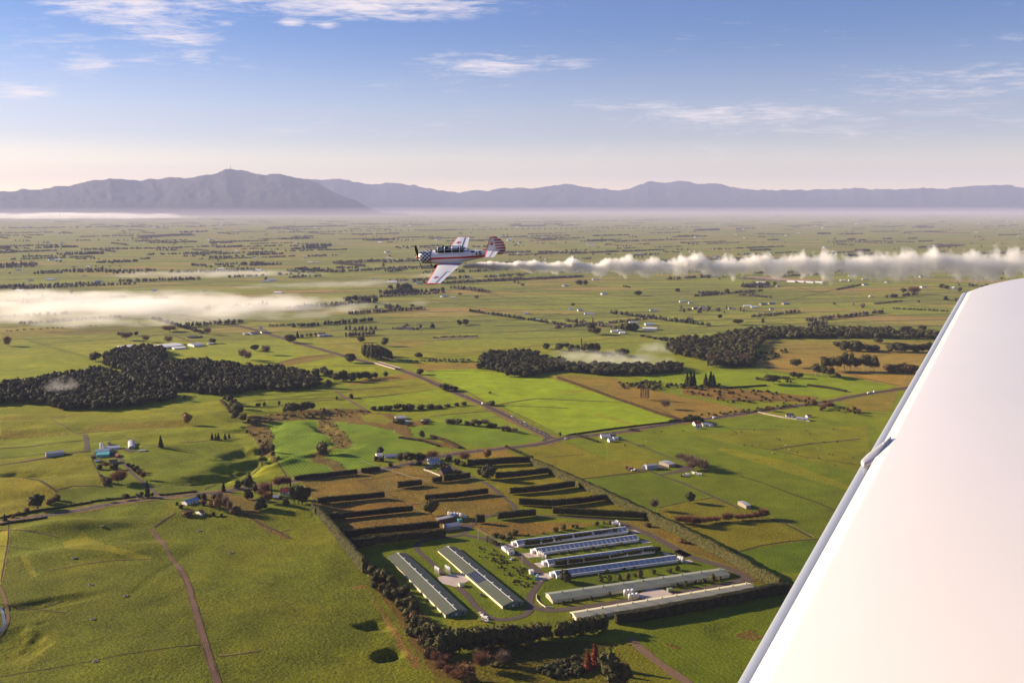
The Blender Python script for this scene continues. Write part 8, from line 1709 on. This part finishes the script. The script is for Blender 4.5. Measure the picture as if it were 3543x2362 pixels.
for j in range(nt): a = ns*(nt+1)+j; mb.f.append((a, a+1, k0+a+1, k0+a)); mb.m.append(0)
link('wing_skin', mb.mesh('wing_skin', True), own)
# rounded blue-grey metallic edge in two lengths with the hinge bracket between
def edge(sa, sb, wa, wb, off, name):
    mb = MB(); rs_ = []
    for i in range(25):
        s = sa+(sb-sa)*i/24; w = wa+(wb-wa)*i/24; p = O+sd*(s*SL); rr = []
        for k in range(9):
            a = math.pi*k/8; q = p-cd*(off+w*.5-w*.5*math.cos(a)); rr.append((q.x, q.y, ZW-.012-.25*w*(1-math.sin(a))-.35*w*(k/8)))
        rs_.append(rr)
    mb.rings(rs_, w_edge, False, False); link(name, mb.mesh(name, True), own)
    mb = MB(); 
    for i in range(24):
        s0, s1 = sa+(sb-sa)*i/24, sa+(sb-sa)*(i+1)/24; p, q = O+sd*(s0*SL), O+sd*(s1*SL); g = .003+.004*(s0)
        mb.face([(p.x, p.y, ZW-.006), (q.x, q.y, ZW-.006), (q.x-cd.x*g, q.y-cd.y*g, ZW-.012), (p.x-cd.x*g, p.y-cd.y*g, ZW-.012)], w_dark)
    link('edge_gap', mb.mesh('edge_gap'), own)
def s_at(x, y): return (wp(x, y)-O).dot(sd)/SL
sb_ = s_at(3050, 1545)
edge(0, sb_, .014, .036, .002, 'trailing_flap'); edge(sb_+.004, .985, .030, .048, .002, 'aileron')
B0 = wp(3082, 1522); B1 = wp(2992, 1598); bdv = (B1-B0); BL = bdv.length; bdv.normalize(); bn = Vector((bdv.y, -bdv.x, 0)); rings = []
for f, w in ((0, .0015), (.12, .006), (.3, .011), (.5, .015), (.7, .019), (.88, .018), (.97, .012), (1.02, .003)):
    c = B0+bdv*(f*BL); rings.append([(c.x+bn.x*w*math.cos(a), c.y+bn.y*w*math.cos(a), ZW+.004-.012*f+.007*math.sin(a)) for a in [6.283*k/12 for k in range(12)]])
mb = MB(); mb.rings(rings, w_grey); br_ = link('hinge_bracket', mb.mesh('hinge_bracket', True), own)
for f in (.3, .9):
    c = B0+bdv*(f*BL); mb = MB(); mb.tube((c.x, c.y, ZW+.004), (c.x, c.y, ZW+.0125-.012*f+.002), .0028, .002, vent_m, 8); link('rivet', mb.mesh('rivet'), br_)
# ------------------------------------------------------------------ smoke trail, mist
trail_a = hub+AM @ Vector((3.7, -.15, -.95)); trail_b = at_depth(3900, 915, 80.0)
td = (trail_b-trail_a); TL = td.length; tx = td.normalized(); tz = Vector((0, 0, 1)); ty = tz.cross(tx).normalized(); tz = tx.cross(ty)
TM = Matrix(((tx.x, ty.x, tz.x), (tx.y, ty.y, tz.y), (tx.z, ty.z, tz.z))).to_4x4(); TM.translation = trail_a
def smoke(n, l, v):
    tc = n.new('ShaderNodeTexCoord'); s = n.new('ShaderNodeSeparateXYZ'); l.new(tc.outputs['Object'], s.inputs[0]); x, y, z = s.outputs
    def M(op, a, b=None, cl=False): return math_node(n, l, op, a, b, cl)
    def nz(scale, det, sc=(1, 1, 1), rough=.6, off=0):
        mp = n.new('ShaderNodeMapping'); mp.inputs['Scale'].default_value = sc; mp.inputs['Location'].default_value = (off, off*.7, 0); l.new(tc.outputs['Object'], mp.inputs[0]); t = n.new('ShaderNodeTexNoise'); l.new(mp.outputs[0], t.inputs['Vector'])
        t.inputs['Scale'].default_value = scale; t.inputs['Detail'].default_value = det; t.inputs['Roughness'].default_value = rough; return t.outputs['Fac']
    g = M('MULTIPLY', x, 1/TL); grow = M('POWER', M('MAXIMUM', g, .0001), .55)
    puff = nz(.62, 2, (1, .15, .12)); wav = nz(.55, 3, (1, .1, .1), .6, 7)
    r = M('MULTIPLY', M('ADD', M('MULTIPLY', grow, 1.22), .13), M('ADD', M('MULTIPLY', M('SUBTRACT', puff, .5), 2.0), 1.0))
    zc = M('MULTIPLY', M('MULTIPLY', M('SUBTRACT', wav, .5), 1.7), grow)
    zz = M('SUBTRACT', M('SUBTRACT', z, zc), M('MULTIPLY', grow, .05))
    d = M('SQRT', M('ADD', M('MULTIPLY', zz, zz), M('MULTIPLY', M('MULTIPLY', y, y), 1.3)))
    q = M('SUBTRACT', 1.0, M('DIVIDE', d, M('MAXIMUM', r, .05)))
    f = M('ADD', q, M('MULTIPLY', M('SUBTRACT', nz(.95, 5, (1, 1, .8), .62), .52), M('MULTIPLY', M('MINIMUM', M('ADD', M('MULTIPLY', g, 3.2), .22), 1.0), 2.5)))
    f = M('ADD', f, M('MULTIPLY', M('SUBTRACT', nz(2.6, 3, (1, 1, .7), .6, 3), .5), .7))
    env = M('MULTIPLY', M('SUBTRACT', 1.0, M('DIVIDE', M('ABSOLUTE', z), 2.75)), 4.0, True); env = M('MULTIPLY', env, M('MULTIPLY', M('SUBTRACT', 1.0, M('DIVIDE', M('ABSOLUTE', y), 2.2)), 4.0, True))
    f = M('MULTIPLY', M('MAXIMUM', f, 0.0), env); dens = M('MULTIPLY', f, M('ADD', 1.9, M('DIVIDE', 30.0, M('ADD', M('MULTIPLY', x, .40), .5))))
    dens = M('MULTIPLY', dens, M('MULTIPLY', x, 5.0, True)); l.new(dens, v.inputs['Density'])
    v.inputs['Color'].default_value = (1, .995, .985, 1); v.inputs['Anisotropy'].default_value = .35
for x0_, x1_, sy_, sz_, rate_ in ((0, 6, 1.8, 2.0, .18), (6.002, 18, 4.0, 4.4, .28), (18.004, TL, 4.6, 5.6, .28)):
    sm = volmat('smoke', smoke); sm.cycles.volume_step_rate = rate_
    mb = MB(); mb.box(((x0_+x1_)/2, 0, 0), (x1_-x0_, sy_, sz_), sm); so = link('smoke_trail', mb.mesh('smoke_trail')); so.matrix_world = TM; struct(so, 'stuff')
def mistmat(name, sx, sy, sz, nscale, thr, gain_, dens, seed, stretch=(1, 1, 1), bias=0.0):
    def b(n, l, v):
        tc = n.new('ShaderNodeTexCoord'); s = n.new('ShaderNodeSeparateXYZ'); l.new(tc.outputs['Object'], s.inputs[0]); x, y, z = s.outputs
        def M(op, a, b=None, cl=False): return math_node(n, l, op, a, b, cl)
        mp = n.new('ShaderNodeMapping'); mp.inputs['Scale'].default_value = stretch; mp.inputs['Location'].default_value = (seed, seed*1.3, 0); l.new(tc.outputs['Object'], mp.inputs[0]); t = n.new('ShaderNodeTexNoise'); l.new(mp.outputs[0], t.inputs['Vector'])
        t.inputs['Scale'].default_value = nscale; t.inputs['Detail'].default_value = 5; t.inputs['Roughness'].default_value = .58
        def e2(a, s_): q = M('DIVIDE', a, s_); return M('MULTIPLY', q, q)
        d = M('ADD', M('ADD', e2(x, sx), e2(y, sy)), e2(z, sz)); q = M('SUBTRACT', 1.0, d)
        if bias: q = M('ADD', q, M('MULTIPLY', x, -bias/sx))
        f = M('ADD', q, M('MULTIPLY', M('SUBTRACT', t.outputs['Fac'], thr), gain_)); env = M('MULTIPLY', M('SUBTRACT', 1.0, d), 3.0, True)
        l.new(M('MULTIPLY', M('MULTIPLY', M('MAXIMUM', f, 0.0), env), dens), v.inputs['Density']); v.inputs['Color'].default_value = (.995, .985, .97, 1); v.inputs['Anisotropy'].default_value = .15
    return volmat(name, b)
def mist(t, x, y, wx, dy_, hz_, rz, nscale, thr, gain_, dens, seed, stretch, name='mist', bias=0.0, lift=0.0):
    """a low bank: centre sighted, half width wx and half depth dy_ in metres, height hz_"""
    P = G(t, x, y); m = mistmat('mist_air', wx, dy_, hz_, nscale, thr, gain_, dens, seed, stretch, bias); m.cycles.volume_step_rate = .35
    mb = MB(); mb.box((0, 0, hz_*.5), (2*wx, 2*dy_, hz_), m); o = link(name, mb.mesh(name), None, (P.x, P.y, P.z+.5+lift), rz); struct(o, 'stuff')
mist('V', 120, 712, 1350, 560, 44, R(3), .0050, .57, 4.2, .0095, 3, (1, 1.3, 2.4), bias=.45)
mist('V', 520, 706, 620, 330, 26, R(8), .007, .58, 3.6, .006, 9, (1, 1.3, 2.5), bias=.3)
mist('V', 100, 501, 4600, 1900, 130, R(2), .0013, .56, 4.2, .0032, 5, (1, 1.2, 4), bias=.4)
mist('V', 490, 633, 520, 260, 26, R(12), .007, .57, 3.2, .0035, 11, (1, 1.6, 3))
mist('V', 740, 658, 380, 120, 20, R(15), .009, .57, 3.2, .0035, 13, (1, 1.6, 3)); mist('V', 860, 650, 200, 90, 16, R(15), .012, .57, 3.2, .003, 14, (1, 1.6, 3))
mist('V', 1400, 838, 150, 90, 30, R(10), .024, .57, 3.6, .0075, 17, (1, 1.4, 2)); mist('V', 1510, 808, 55, 45, 26, 0, .035, .56, 3.4, .008, 19, (1, 1, 2)); mist('V', 1330, 822, 80, 50, 22, 0, .035, .56, 3.4, .006, 27, (1, 1, 2))
mist('V', 148, 912, 34, 24, 26, 0, .06, .55, 3.2, .012, 23, (1, 1, 2), lift=10)
mist('V', 1000, 636, 120, 60, 18, R(5), .015, .55, 2.6, .006, 33, (1, 1.4, 3))
